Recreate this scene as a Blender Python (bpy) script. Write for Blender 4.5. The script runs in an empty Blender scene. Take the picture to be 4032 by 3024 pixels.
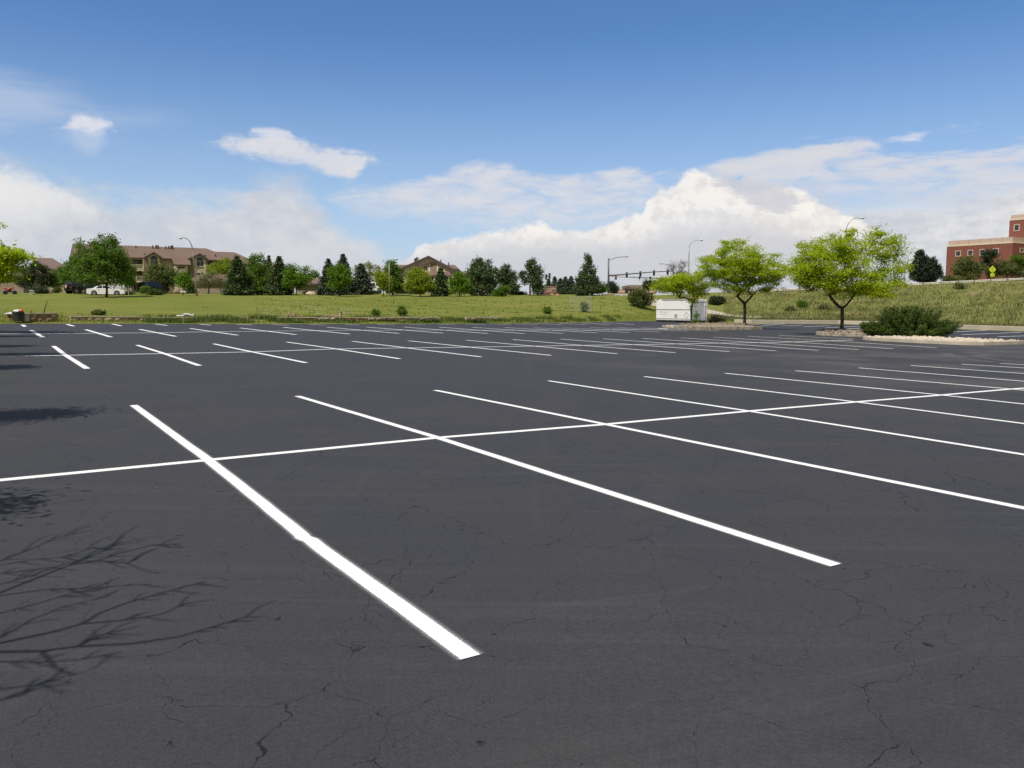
import bpy, math, random
import numpy as np
from mathutils import Vector, Matrix
R = math.radians
S = bpy.context.scene
COL = S.collection
rng = np.random.default_rng(7)
random.seed(7)

# ------------------------------------------------------------------ camera
F, CU, CV, H0, PITCH = 3187.0, 2016.0, 1512.0, 1.66, 0.0974
CP, SP = math.cos(PITCH), math.sin(PITCH)
SLOPE = 0.0149                     # the lot drains towards the right
cam = bpy.data.cameras.new('camera')
cam.sensor_width = 36.0
cam.lens = F / 4032.0 * 36.0
cam.clip_start, cam.clip_end = 0.1, 9000
camo = bpy.data.objects.new('camera', cam)
camo.location = (0, 0, H0)
camo.rotation_euler = (math.pi / 2 - PITCH, 0, 0)
COL.objects.link(camo)
S.camera = camo

def ray(u, v):
    a, b = (u - CU) / F, (CV - v) / F
    return (a, CP + b * SP, -SP + b * CP)
def A(u, v, Y):                    # a point seen at (u, v) at distance Y
    d = ray(u, v); t = Y / d[1]
    return Vector((t * d[0], Y, H0 + t * d[2]))
def G(u, v):                       # a point on the lot surface
    d = ray(u, v); t = -H0 / (d[2] + SLOPE * d[0])
    return Vector((t * d[0], t * d[1], H0 + t * d[2]))
def lotz(x): return -SLOPE * x
def mpp(Y): return Y / F           # metres per photo pixel at distance Y

# ------------------------------------------------------------------ object helpers
def props(o, label=None, cat=None, group=None, kind=None):
    if label: o['label'] = label
    if cat: o['category'] = cat
    if group: o['group'] = group
    if kind: o['kind'] = kind
    return o
def empty(name, loc, rz=0.0, label=None, cat=None, group=None):
    o = bpy.data.objects.new(name, None)
    o.empty_display_size = 0.3
    o.location = loc; o.rotation_euler = (0, 0, rz)
    COL.objects.link(o)
    return props(o, label, cat, group)
def mesh_obj(name, verts, faces, mat, parent=None, smooth=False, loc=None, rz=0.0):
    me = bpy.data.meshes.new(name)
    me.from_pydata([tuple(v) for v in verts], [], [tuple(f) for f in faces])
    me.update()
    if mat is not None: me.materials.append(mat)
    if smooth:
        me.polygons.foreach_set('use_smooth', [True] * len(me.polygons))
    o = bpy.data.objects.new(name, me)
    COL.objects.link(o)
    if parent is not None: o.parent = parent
    if loc is not None: o.location = loc
    o.rotation_euler = (0, 0, rz)
    return o
def quads_obj(name, q, mat, parent=None):
    """q: (n,4,3) array of separate quads -> one mesh"""
    n = len(q)
    me = bpy.data.meshes.new(name)
    me.vertices.add(n * 4); me.loops.add(n * 4); me.polygons.add(n)
    me.vertices.foreach_set('co', q.reshape(-1).astype(np.float32))
    me.loops.foreach_set('vertex_index', np.arange(n * 4, dtype=np.int32))
    me.polygons.foreach_set('loop_start', np.arange(0, n * 4, 4, dtype=np.int32))
    me.polygons.foreach_set('loop_total', np.full(n, 4, dtype=np.int32))
    me.update(calc_edges=True)
    me.materials.append(mat)
    o = bpy.data.objects.new(name, me)
    COL.objects.link(o)
    if parent is not None: o.parent = parent
    return o

class MB:
    def __init__(self): self.v, self.f = [], []
    def poly(self, pts):
        n = len(self.v); self.v += [tuple(p) for p in pts]
        self.f.append(tuple(range(n, n + len(pts)))); return self
    def box(self, x0, x1, y0, y1, z0, z1):
        n = len(self.v)
        for z in (z0, z1):
            self.v += [(x0, y0, z), (x1, y0, z), (x1, y1, z), (x0, y1, z)]
        for f in ((0, 3, 2, 1), (4, 5, 6, 7), (0, 1, 5, 4), (1, 2, 6, 5), (2, 3, 7, 6), (3, 0, 4, 7)):
            self.f.append(tuple(n + i for i in f))
        return self
    def prism(self, xz, y0, y1):
        """polygon in the x-z plane (counter-clockwise seen from -y) extruded in y"""
        n, k = len(self.v), len(xz)
        self.v += [(x, y0, z) for x, z in xz] + [(x, y1, z) for x, z in xz]
        self.f.append(tuple(range(n, n + k)))
        self.f.append(tuple(range(n + 2 * k - 1, n + k - 1, -1)))
        for i in range(k):
            j = (i + 1) % k
            self.f.append((n + i, n + k + i, n + k + j, n + j))
        return self
    def slab(self, pts, off):
        """polygon thickened by the vector off"""
        n, k = len(self.v), len(pts); off = Vector(off)
        self.v += [tuple(p) for p in pts] + [tuple(Vector(p) + off) for p in pts]
        self.f.append(tuple(range(n, n + k)))
        self.f.append(tuple(range(n + 2 * k - 1, n + k - 1, -1)))
        for i in range(k):
            j = (i + 1) % k
            self.f.append((n + i, n + k + i, n + k + j, n + j))
        return self
    def tube(self, pts, rad, n=6, cap=True):
        pts = [Vector(p) for p in pts]
        if not hasattr(rad, '__len__'): rad = [rad] * len(pts)
        b = len(self.v)
        for i, p in enumerate(pts):
            d = pts[min(i + 1, len(pts) - 1)] - pts[max(i - 1, 0)]
            if d.length < 1e-6: d = Vector((0, 0, 1))
            d.normalize()
            e = d.cross(Vector((0, 0, 1)))
            if e.length < 0.05: e = d.cross(Vector((0, 1, 0)))
            e.normalize(); g = d.cross(e)
            for k in range(n):
                t = 2 * math.pi * k / n
                self.v.append(tuple(p + rad[i] * (math.cos(t) * e + math.sin(t) * g)))
        for i in range(len(pts) - 1):
            for k in range(n):
                j = (k + 1) % n
                self.f.append((b + i * n + k, b + i * n + j, b + (i + 1) * n + j, b + (i + 1) * n + k))
        if cap:
            self.f.append(tuple(b + k for k in range(n))[::-1])
            self.f.append(tuple(b + (len(pts) - 1) * n + k for k in range(n)))
        return self
    def cyl(self, c, axis, r, h, n=16):
        c = Vector(c); a = Vector(axis).normalized()
        return self.tube([c - a * h / 2, c + a * h / 2], r, n)
    def ball(self, c, rx, ry, rz, n=8, m=6, jit=0.0):
        b = len(self.v)
        for i in range(m + 1):
            p = math.pi * i / m
            for k in range(n):
                t = 2 * math.pi * k / n
                q = 1 + random.uniform(-jit, jit)
                self.v.append((c[0] + rx * q * math.sin(p) * math.cos(t), c[1] + ry * q * math.sin(p) * math.sin(t), c[2] + rz * q * math.cos(p)))
        for i in range(m):
            for k in range(n):
                j = (k + 1) % n
                self.f.append((b + i * n + k, b + (i + 1) * n + k, b + (i + 1) * n + j, b + i * n + j))
        return self
    def obj(self, name, mat, parent=None, smooth=False, bevel=0.0, loc=None, rz=0.0):
        o = mesh_obj(name, self.v, self.f, mat, parent, smooth, loc, rz)
        if bevel > 0:
            m = o.modifiers.new('bevel', 'BEVEL'); m.width = bevel; m.segments = 2; m.limit_method = 'ANGLE'
        return o
def struct(o, kind='structure'):
    o['kind'] = kind; return o

# ------------------------------------------------------------------ materials
class NT:
    def __init__(self, nt): self.nt = nt
    def n(self, t, **kw):
        x = self.nt.nodes.new(t)
        for k, v in kw.items():
            if k == 'inp':
                for i, val in v.items(): self.set(x.inputs[i], val)
            else: setattr(x, k, v)
        return x
    def set(self, sock, val):
        if isinstance(val, bpy.types.NodeSocket): self.nt.links.new(val, sock)
        elif isinstance(val, bpy.types.Node): self.nt.links.new(val.outputs[0], sock)
        else:
            if hasattr(sock, 'default_value') and hasattr(sock.default_value, '__len__') and not hasattr(val, '__len__'):
                val = [val] * len(sock.default_value)
            if hasattr(val, '__len__') and hasattr(sock.default_value, '__len__') and len(val) == 3 and len(sock.default_value) == 4: val = (*val, 1)
            sock.default_value = val
    def m(self, op, a, b=0.0, c=None, clamp=False):
        x = self.n('ShaderNodeMath', operation=op); x.use_clamp = clamp
        self.set(x.inputs[0], a); self.set(x.inputs[1], b)
        if c is not None: self.set(x.inputs[2], c)
        return x.outputs[0]
    def mix(self, f, a, b, blend='MIX'):
        x = self.n('ShaderNodeMix', data_type='RGBA', blend_type=blend)
        self.set(x.inputs[0], f); self.set(x.inputs[6], a); self.set(x.inputs[7], b)
        return x.outputs[2]
    def smooth(self, v, lo, hi):
        x = self.n('ShaderNodeMapRange', interpolation_type='SMOOTHSTEP')
        self.set(x.inputs[0], v); self.set(x.inputs[1], lo); self.set(x.inputs[2], hi)
        return x.outputs[0]
    def noise(self, vec, scale, detail=4.0, rough=0.55, dist=0.0):
        x = self.n('ShaderNodeTexNoise')
        if vec is not None: self.set(x.inputs['Vector'], vec)
        self.set(x.inputs['Scale'], scale); self.set(x.inputs['Detail'], detail)
        self.set(x.inputs['Roughness'], rough); self.set(x.inputs['Distortion'], dist)
        return x.outputs[0]
    def mapping(self, vec, scale=(1, 1, 1), loc=(0, 0, 0), rot=(0, 0, 0)):
        x = self.n('ShaderNodeMapping')
        self.set(x.inputs[0], vec); x.inputs['Location'].default_value = loc
        x.inputs['Rotation'].default_value = rot; x.inputs['Scale'].default_value = scale
        return x.outputs[0]
    def bump(self, h, strength=0.3, dist=0.02):
        x = self.n('ShaderNodeBump'); self.set(x.inputs['Height'], h)
        x.inputs['Strength'].default_value = strength; x.inputs['Distance'].default_value = dist
        return x.outputs[0]

def new_mat(name):
    m = bpy.data.materials.new(name); m.use_nodes = True
    nt = m.node_tree; nt.nodes.clear()
    t = NT(nt); out = t.n('ShaderNodeOutputMaterial'); b = t.n('ShaderNodeBsdfPrincipled')
    nt.links.new(b.outputs[0], out.inputs[0])
    return m, t, b, out
def plain(name, c1, c2=None, rough=0.6, scale=4.0, bump=0.0, metal=0.0, spec=0.5, bscale=None, emis=None):
    m, t, b, out = new_mat(name)
    pos = t.n('ShaderNodeTexCoord').outputs['Object']
    if c2 is None: c2 = tuple(x * 0.8 for x in c1)
    f = t.smooth(t.noise(pos, scale, 5), 0.35, 0.65)
    t.set(b.inputs['Base Color'], t.mix(f, c1, c2))
    b.inputs['Roughness'].default_value = rough; b.inputs['Metallic'].default_value = metal
    b.inputs['Specular IOR Level'].default_value = spec
    if bump: t.set(b.inputs['Normal'], t.bump(t.noise(pos, bscale or scale * 4, 5), bump, 0.02))
    if emis:
        t.set(b.inputs['Emission Color'], emis[:3]); b.inputs['Emission Strength'].default_value = emis[3]
    return m
def leafmat(name, c1, c2, trans=0.35, rough=0.55, clump=1.2):
    m, t, b, out = new_mat(name)
    geo = t.n('ShaderNodeNewGeometry')
    nz = t.smooth(t.noise(geo.outputs['Position'], clump, 3), 0.3, 0.7)
    f = t.m('ADD', t.m('MULTIPLY', geo.outputs['Random Per Island'], 0.6), t.m('MULTIPLY', nz, 0.4))
    colr = t.mix(f, c1, c2)
    t.set(b.inputs['Base Color'], colr); b.inputs['Roughness'].default_value = rough
    b.inputs['Specular IOR Level'].default_value = 0.25
    tr = t.n('ShaderNodeBsdfTranslucent'); t.set(tr.inputs[0], colr)
    ms = t.n('ShaderNodeMixShader'); ms.inputs[0].default_value = trans
    t.nt.links.new(b.outputs[0], ms.inputs[1]); t.nt.links.new(tr.outputs[0], ms.inputs[2])
    t.nt.links.new(ms.outputs[0], out.inputs[0])
    return m

# ------------------------------------------------------------------ sun and sky
SUN_EL, TR = R(58), Vector((0.55, 0.835, 0)).normalized()      # TR: where the light travels, seen from above
LDIR = Vector((TR.x * math.cos(SUN_EL), TR.y * math.cos(SUN_EL), -math.sin(SUN_EL)))
sun = bpy.data.lights.new('sun', 'SUN'); sun.energy = 4.6; sun.angle = R(0.45); sun.color = (1.0, 0.955, 0.88)
suno = bpy.data.objects.new('sun', sun); COL.objects.link(suno)
suno.location = (-40, -60, 120)
suno.rotation_euler = LDIR.to_track_quat('-Z', 'Y').to_euler()

def build_world():
    w = bpy.data.worlds.new('World'); S.world = w; w.use_nodes = True
    nt = w.node_tree; nt.nodes.clear(); t = NT(nt)
    out = t.n('ShaderNodeOutputWorld'); bg = t.n('ShaderNodeBackground')
    nt.links.new(bg.outputs[0], out.inputs[0])
    sky = t.n('ShaderNodeTexSky', sky_type='NISHITA')
    sky.sun_disc = False; sky.sun_elevation = SUN_EL
    sky.sun_rotation = math.atan2(-TR.x, -TR.y)
    sky.altitude = 1700; sky.air_density = 1.0; sky.dust_density = 0.6; sky.ozone_density = 2.5
    STR = 0.1
    bg.inputs[1].default_value = STR
    d = t.n('ShaderNodeTexCoord').outputs['Generated']
    sx = t.n('ShaderNodeSeparateXYZ'); t.set(sx.inputs[0], d)
    X, Y, Z = sx.outputs
    az = t.m('MULTIPLY', t.m('ARCTAN2', X, Y), 180 / math.pi)      # degrees, 0 = straight ahead, right positive
    el = t.m('MULTIPLY', t.m('ARCSINE', Z), 180 / math.pi)
    cv = t.n('ShaderNodeCombineXYZ'); t.set(cv.inputs[0], az); t.set(cv.inputs[1], el)
    P = cv.outputs[0]
    n_big = t.noise(t.mapping(P, (0.10, 0.22, 1)), 1.0, 5, 0.6)
    n_mid = t.noise(t.mapping(P, (0.30, 0.60, 1), (3, 7, 0)), 1.0, 6, 0.62)
    n_puff = t.noise(t.mapping(P, (0.55, 0.75, 1), (11, 2, 0)), 1.0, 7, 0.6)
    n_cau = t.m('ADD', t.m('MULTIPLY', t.noise(t.mapping(P, (0.42, 0.5, 1), (21, 2, 0)), 1.0, 3, 0.5), .5), t.m('MULTIPLY', t.noise(t.mapping(P, (1.3, 1.6, 1), (2, 13, 0)), 1.0, 5, 0.6), .5))
    n_str = t.noise(t.mapping(P, (0.16, 0.95, 1), (5, 1, 0), (0, 0, R(-8))), 1.0, 6, 0.6, 0.3)
    n_wisp = t.noise(t.mapping(P, (0.35, 1.3, 1), (9, 4, 0), (0, 0, R(-6))), 1.0, 7, 0.65, 0.4)
    def AZ(u): return math.degrees(math.atan2((u - CU) / F, CP))
    def EL(v):
        b = (CV - v) / F
        return math.degrees(math.atan2(-SP + b * CP, CP + b * SP))
    def curve(pts):
        fc = t.n('ShaderNodeFloatCurve')
        a0, a1, e0, e1 = -60.0, 60.0, -5.0, 30.0
        t.set(fc.inputs['Value'], t.m('DIVIDE', t.m('SUBTRACT', az, a0), a1 - a0, clamp=True))
        c = fc.mapping.curves[0]
        pp = [((AZ(u) - a0) / (a1 - a0), (EL(v) - e0) / (e1 - e0)) for u, v in pts]
        pp = [(0.0, pp[0][1])] + pp + [(1.0, pp[-1][1])]
        c.points[0].location = pp[0]; c.points[1].location = pp[-1]
        for q in pp[1:-1]: c.points.new(*q)
        fc.mapping.update()
        return t.m('ADD', t.m('MULTIPLY', fc.outputs[0], e1 - e0), e0)
    def layer(top, bot, st, sb, noise, amp, namp2=None):
        """density of a cloud between two outlines; st/sb: softness in degrees"""
        w_ = t.m('MULTIPLY', t.m('SUBTRACT', noise, 0.5), amp)
        a = t.smooth(t.m('ADD', t.m('SUBTRACT', curve(top), el), w_), -st * .5, st * .5)
        if bot is not None:
            b_ = t.smooth(t.m('ADD', t.m('SUBTRACT', el, curve(bot)), w_), -sb * .5, sb * .5)
            a = t.m('MULTIPLY', a, b_)
        return a
    col = sky.outputs[0]
    hz = t.n('ShaderNodeHueSaturation'); t.set(hz.inputs['Color'], col)
    hz.inputs['Saturation'].default_value = SKY_SAT; hz.inputs['Value'].default_value = SKY_VAL; hz.inputs['Hue'].default_value = SKY_HUE
    col = t.mix(1.0, hz.outputs[0], (1.0, 1.17, 1.32), 'MULTIPLY')
    def lay(col, dens, op, c):
        dd = t.m('MULTIPLY', dens, op, clamp=True)
        return t.mix(dd, col, tuple(x / STR for x in c))
    HI, GR = (0.92, 0.90, 0.88), (0.66, 0.67, 0.72)
    # pale air near the horizon
    col = lay(col, t.smooth(el, 18.5, -1.0), 0.80, (0.50, 0.61, 0.74))
    # thin streak far upper left
    col = lay(col, t.m('MULTIPLY', layer([(-400, 420), (0, 425), (300, 480), (560, 520)], [(-400, 640), (0, 600), (250, 560), (560, 530)], 2.2, 2.2, n_str, 2.5), t.smooth(az, -19, -27)), 0.42, (0.66, 0.70, 0.80))
    # grey white bank low on the left
    big = layer([(-600, 740), (0, 740), (160, 755), (300, 810), (420, 830), (640, 820), (850, 835), (980, 805), (1090, 745), (1220, 790), (1330, 890), (1480, 1000), (1700, 1190)], None, 2.6, 1, n_mid, 4.5)
    bigc = t.mix(t.smooth(t.m('ADD', t.m('MULTIPLY', n_puff, .5), t.m('MULTIPLY', n_big, .5)), 0.36, 0.64), (0.58 / STR, 0.60 / STR, 0.65 / STR), (0.73 / STR, 0.72 / STR, 0.73 / STR))
    col = t.mix(t.m('MULTIPLY', big, t.m('ADD', 0.50, t.m('MULTIPLY', t.m('ADD', t.m('MULTIPLY', n_big, .5), t.m('MULTIPLY', n_mid, .5)), 0.72)), clamp=True), col, bigc)
    rim = layer([(-600, 735), (0, 740), (90, 752), (165, 758), (230, 795), (330, 840), (420, 880), (520, 980), (600, 1250)], [(-600, 1000), (0, 960), (230, 880), (400, 880), (600, 880)], 1.0, 3.5, n_cau, 3.4)
    col = lay(col, rim, 0.62, (0.88, 0.86, 0.84))
    # small puff
    col = lay(col, layer([(300, 600), (335, 555), (430, 542), (485, 556), (520, 600)], [(300, 585), (335, 588), (430, 592), (485, 575), (520, 570)], 0.7, 0.7, t.m('ADD', t.m('MULTIPLY', n_wisp, .5), t.m('MULTIPLY', n_cau, .5)), 2.6), 0.80, (0.80, 0.80, 0.84))
    col = lay(col, layer([(300, 620), (360, 585), (430, 585), (480, 620)], [(300, 615), (360, 650), (400, 670), (480, 615)], 1.2, 1.2, n_mid, 0.8), 0.35, (0.70, 0.73, 0.82))
    # lens shaped cloud with a torn right end
    col = lay(col, t.m('MULTIPLY', t.m('ADD', 0.62, t.m('MULTIPLY', n_cau, 0.62)), layer([(880, 612), (905, 592), (1010, 575), (1150, 565), (1230, 596), (1330, 604), (1420, 612), (1490, 630), (1520, 660)], [(880, 600), (920, 614), (1080, 648), (1200, 668), (1290, 690), (1390, 702), (1425, 690), (1452, 650), (1475, 632), (1520, 625)], 0.7, 0.9, t.m('ADD', t.m('MULTIPLY', n_wisp, .5), t.m('MULTIPLY', n_cau, .5)), 2.8)), 0.95, (0.74, 0.735, 0.77))
    col = lay(col, layer([(985, 570), (1015, 535), (1080, 530), (1160, 538), (1200, 570)], [(985, 555), (1020, 560), (1100, 570), (1160, 565), (1200, 550)], 0.4, 0.6, n_wisp, 0.8), 0.75, (0.76, 0.77, 0.83))
    # middle cirrus bank
    mid = layer([(1290, 800), (1350, 770), (1560, 735), (1740, 690), (1860, 648), (1990, 655), (2080, 685), (2220, 700), (2440, 672), (2530, 690), (2640, 760)], [(1290, 770), (1380, 805), (1500, 830), (1800, 865), (2100, 890), (2400, 880), (2640, 800)], 0.7, 2.8, t.m('ADD', t.m('MULTIPLY', n_wisp, .6), t.m('MULTIPLY', n_cau, .4)), 1.7)
    col = lay(col, t.m('MULTIPLY', mid, t.m('ADD', 0.20, t.m('MULTIPLY', t.smooth(t.m('ADD', t.m('MULTIPLY', n_wisp, .6), t.m('MULTIPLY', n_mid, .4)), .30, .62), 0.80)), clamp=True), 0.92, (0.72, 0.72, 0.76))
    # streaks on the right
    st = layer([(2560, 705), (2700, 690), (2900, 650), (3040, 625), (3200, 612), (3390, 618), (3470, 660), (3700, 690), (4100, 650), (4600, 640)], [(2560, 690), (2760, 760), (3000, 800), (3300, 790), (3600, 830), (4100, 900), (4600, 900)], 0.7, 3.0, n_str, 3.2)
    col = lay(col, t.m('MULTIPLY', st, t.smooth(n_wisp, 0.22, 0.58)), 0.86, (0.70, 0.70, 0.745))
    wsp = layer([(3440, 640), (3500, 615), (3590, 585), (3640, 590)], [(3440, 625), (3500, 635), (3590, 608), (3640, 580)], 0.9, 0.9, n_wisp, 3.2)
    col = lay(col, wsp, 0.7, (0.74, 0.76, 0.83))
    # bright cumulus with the tower
    # soft far right part first, then the crisp tower and its long shelf to the left
    soft = layer([(2700, 1000), (2900, 860), (3050, 800), (3200, 830), (3400, 850), (3600, 840), (3800, 845), (3950, 815), (4100, 790), (4600, 780)], None, 2.2, 1, n_cau, 3.4)
    softc = t.mix(t.smooth(t.m('ADD', t.m('MULTIPLY', n_cau, .6), t.m('MULTIPLY', n_str, .4)), 0.38, 0.60), (0.86 / STR, 0.82 / STR, 0.79 / STR), (0.62 / STR, 0.625 / STR, 0.665 / STR))
    col = t.mix(t.m('MULTIPLY', soft, 0.88), col, softc)
    cum = layer([(1600, 1030), (1640, 985), (1700, 960), (1800, 948), (1960, 912), (2060, 880), (2140, 874), (2185, 905), (2250, 918), (2330, 905), (2440, 872), (2525, 856), (2500, 838), (2530, 805), (2580, 770), (2640, 742), (2690, 698), (2730, 690), (2770, 700), (2830, 722), (2890, 770), (2960, 775), (3040, 765), (3110, 775), (3180, 820), (3260, 850), (3360, 905), (3500, 1000), (3700, 1180)], None, 0.45, 1, n_cau, 2.0)
    base = layer([(1600, 1030), (1800, 985), (2100, 950), (2400, 955), (2600, 920), (2800, 880), (3000, 890), (3200, 930), (3500, 1000), (3700, 1180)], None, 2.4, 1, n_cau, 3.0)
    cc = t.mix(base, (0.96 / STR, 0.915 / STR, 0.86 / STR), (0.64 / STR, 0.64 / STR, 0.675 / STR))
    shade = t.m('MULTIPLY', t.smooth(t.noise(t.mapping(P, (0.9, 1.0, 1), (21.3, 2.4, 0)), 1.0, 4, 0.55), 0.46, 0.64), 0.55)
    cc = t.mix(shade, cc, (0.70 / STR, 0.675 / STR, 0.675 / STR))
    col = t.mix(t.m('MULTIPLY', cum, t.m('ADD', 0.74, t.m('MULTIPLY', n_big, 0.36)), clamp=True), col, cc)
    dk = layer([(2740, 735), (2800, 705), (2900, 715), (3000, 745), (3090, 775), (3150, 820)], [(2740, 715), (2860, 770), (2960, 830), (3060, 862), (3150, 835)], 0.6, 0.5, n_wisp, 2.2)
    col = lay(col, dk, 0.80, (0.60, 0.605, 0.665))
    col = lay(col, layer([(2480, 720), (2700, 690), (2850, 655), (3040, 630), (3200, 612), (3400, 622), (3450, 650)], [(2480, 705), (2800, 690), (2950, 735), (3100, 720), (3250, 665), (3400, 632), (3450, 640)], 0.5, 0.9, n_wisp, 1.2), 0.72, (0.70, 0.70, 0.745))
    # low band right at the horizon
    col = lay(col, t.smooth(el, 5.2, 0.0), 0.80, (0.585, 0.605, 0.67))
    # added grey overhead and beside the view, unseen, to neutralise blue fill light
    hi = t.m('MAXIMUM', t.smooth(el, 26.0, 48.0), t.smooth(t.m('ABSOLUTE', az), 52.0, 85.0))
    col = t.mix(t.m('MULTIPLY', hi, 0.85), col, (0.27 / STR, 0.275 / STR, 0.285 / STR))
    t.set(bg.inputs[0], col)
SKY_SAT, SKY_VAL, SKY_HUE = 1.10, 1.0, 0.5
build_world()
S.view_settings.view_transform = 'Standard'; S.view_settings.look = 'None'
S.view_settings.exposure = 0.0; S.view_settings.gamma = 1.0
S.cycles.max_bounces = 6; S.cycles.transparent_max_bounces = 12; S.cycles.use_denoising = True
# ------------------------------------------------------------------ asphalt and paint
def asphalt_mat():
    m, t, b, out = new_mat('sealed_asphalt')
    pos = t.n('ShaderNodeNewGeometry').outputs['Position']
    warp = t.n('ShaderNodeTexNoise'); t.set(warp.inputs['Vector'], pos); warp.inputs['Scale'].default_value = 2.3; warp.inputs['Detail'].default_value = 5; warp.inputs['Roughness'].default_value = 0.52
    vm = t.n('ShaderNodeVectorMath', operation='MULTIPLY_ADD'); t.set(vm.inputs[0], warp.outputs['Color']); vm.inputs[1].default_value = (0.55, 0.55, 0); t.set(vm.inputs[2], pos)
    def cracks(scale, w, lo, hi, seed):
        v = t.n('ShaderNodeTexVoronoi', feature='DISTANCE_TO_EDGE'); t.set(v.inputs['Vector'], t.mapping(vm.outputs[0], (1, 1, 0), seed)); v.inputs['Scale'].default_value = scale
        wn = t.m('MULTIPLY', t.m('ADD', t.noise(pos, 6.0, 3), -0.28), w)
        line = t.smooth(v.outputs['Distance'], wn, t.m('MULTIPLY', wn, 0.2))
        gate = t.smooth(t.noise(t.mapping(pos, (1, 1, 0), seed), 0.75, 4, 0.6), lo, hi)
        dash = t.smooth(t.noise(pos, 11.0, 3, 0.7), 0.40, 0.56)
        return t.m('MULTIPLY', t.m('MULTIPLY', line, gate), t.m('ADD', 0.25, t.m('MULTIPLY', dash, 0.75)))
    c1 = cracks(0.80, 0.0125, 0.38, 0.50, (3, 1, 0))
    c2 = cracks(1.7, 0.0125, 0.38, 0.50, (8, 4, 0))
    ck = t.m('MAXIMUM', c1, t.m('MULTIPLY', c2, 0.95))
    tone = t.noise(t.mapping(pos, (1, 1, 0)), 0.55, 6, 0.6)
    fine = t.noise(pos, 26.0, 4, 0.65)
    gran = t.noise(pos, 120.0, 3, 0.75)
    cool, warm = (0.0315, 0.0315, 0.0360), (0.0370, 0.0345, 0.0355)
    col = t.mix(t.smooth(tone, 0.40, 0.62), cool, warm)
    # dusty brown wash where the coat is worn, strongest in patches
    dust = t.m('MULTIPLY', t.smooth(t.noise(t.mapping(pos, (1, 1, 0), (40, 9, 0)), 0.35, 5, 0.65), 0.50, 0.72), t.smooth(fine, 0.3, 0.7))
    col = t.mix(t.m('MULTIPLY', dust, 0.24), col, (0.078, 0.066, 0.062))
    # brush marks of the sealcoat along the aisles
    rotp = t.mapping(pos, (0.10, 2.6, 0), (0, 0, 0), (0, 0, R(-32.7)))
    sw = t.noise(rotp, 1.6, 5, 0.6)
    col = t.mix(t.m('MULTIPLY', t.smooth(sw, 0.52, 0.72), 0.20), col, (0.076, 0.072, 0.075))
    rot2 = t.mapping(pos, (2.2, 0.12, 0), (5, 2, 0), (0, 0, R(-50)))
    col = t.mix(t.m('MULTIPLY', t.smooth(t.noise(rot2, 1.1, 5, 0.6), 0.56, 0.75), 0.14), col, (0.10, 0.094, 0.094))
    col = t.mix(t.m('MULTIPLY', t.smooth(gran, 0.30, 0.70), 0.55), col, t.mix(0.5, col, (0.085, 0.084, 0.088)))
    # stone grain of the old surface under the coat
    g1 = t.noise(pos, 42.0, 3, 0.75); g2 = t.noise(pos, 85.0, 3, 0.8)
    gr = t.m('ADD', 0.16, t.m('MULTIPLY', t.m('ADD', t.m('MULTIPLY', g1, .45), t.m('MULTIPLY', g2, .55)), 1.7))
    col = t.mix(1.0, col, t.n('ShaderNodeCombineColor', inp={0: gr, 1: gr, 2: gr}).outputs[0], 'MULTIPLY')
    speck = t.smooth(g2, 0.70, 0.78)
    col = t.mix(t.m('MULTIPLY', speck, 0.55), col, (0.15, 0.145, 0.14))
    # lighter drag marks left by the squeegee, long shallow arcs
    c2v = t.n('ShaderNodeVectorMath', operation='DISTANCE'); t.set(c2v.inputs[0], pos); c2v.inputs[1].default_value = (-9, 31, 0)
    arc = t.noise(t.n('ShaderNodeCombineXYZ', inp={0: t.m('MULTIPLY', c2v.outputs['Value'], 3.2), 1: t.m('MULTIPLY', t.noise(pos, .15, 2), 3.0)}).outputs[0], 1.0, 5, .7)
    col = t.mix(t.m('MULTIPLY', t.m('MULTIPLY', t.smooth(arc, 0.54, 0.70), t.smooth(t.noise(pos, .3, 3), .42, .62)), 0.26), col, (0.088, 0.083, 0.082))
    # tyre dust arcs near the right hand aisle
    ctr = G(4480, 1425)
    dv = t.n('ShaderNodeVectorMath', operation='DISTANCE'); t.set(dv.inputs[0], pos); dv.inputs[1].default_value = (ctr.x, ctr.y, ctr.z)
    dst = t.m('ADD', dv.outputs['Value'], t.m('MULTIPLY', t.noise(pos, 0.5, 3), 0.8))
    a1 = t.m('MULTIPLY', t.smooth(t.m('ABSOLUTE', t.m('SUBTRACT', dst, 6.3)), 0.34, 0.05), 1.0)
    a2 = t.m('MULTIPLY', t.smooth(t.m('ABSOLUTE', t.m('SUBTRACT', dst, 5.2)), 0.34, 0.05), 0.8)
    arcs = t.m('MULTIPLY', t.m('MAXIMUM', a1, a2), t.smooth(t.noise(pos, 1.2, 5), 0.36, 0.62))
    col = t.mix(t.m('MULTIPLY', arcs, 0.40), col, (0.19, 0.175, 0.155))
    # sand washed along the kerb on the right
    drive = t.m('MULTIPLY', t.smooth(dv.outputs['Value'], 26.0, 10.0), t.smooth(t.noise(pos, 0.25, 5, 0.6), 0.42, 0.66))
    col = t.mix(t.m('MULTIPLY', drive, 0.40), col, (0.14, 0.128, 0.115))
    col = t.mix(t.m('MULTIPLY', ck, 0.92), col, (0.008, 0.008, 0.009))
    t.set(b.inputs['Base Color'], col)
    t.set(b.inputs['Roughness'], t.m('ADD', 0.60, t.m('MULTIPLY', fine, 0.25)))
    b.inputs['Specular IOR Level'].default_value = 0.30
    h = t.m('ADD', t.m('MULTIPLY', gran, 0.25), t.m('ADD', t.m('MULTIPLY', fine, 0.45), t.m('MULTIPLY', ck, -3.0)))
    t.set(b.inputs['Normal'], t.bump(h, 0.55, 0.006))
    return m
M = {}
M['asphalt'] = asphalt_mat()

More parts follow.
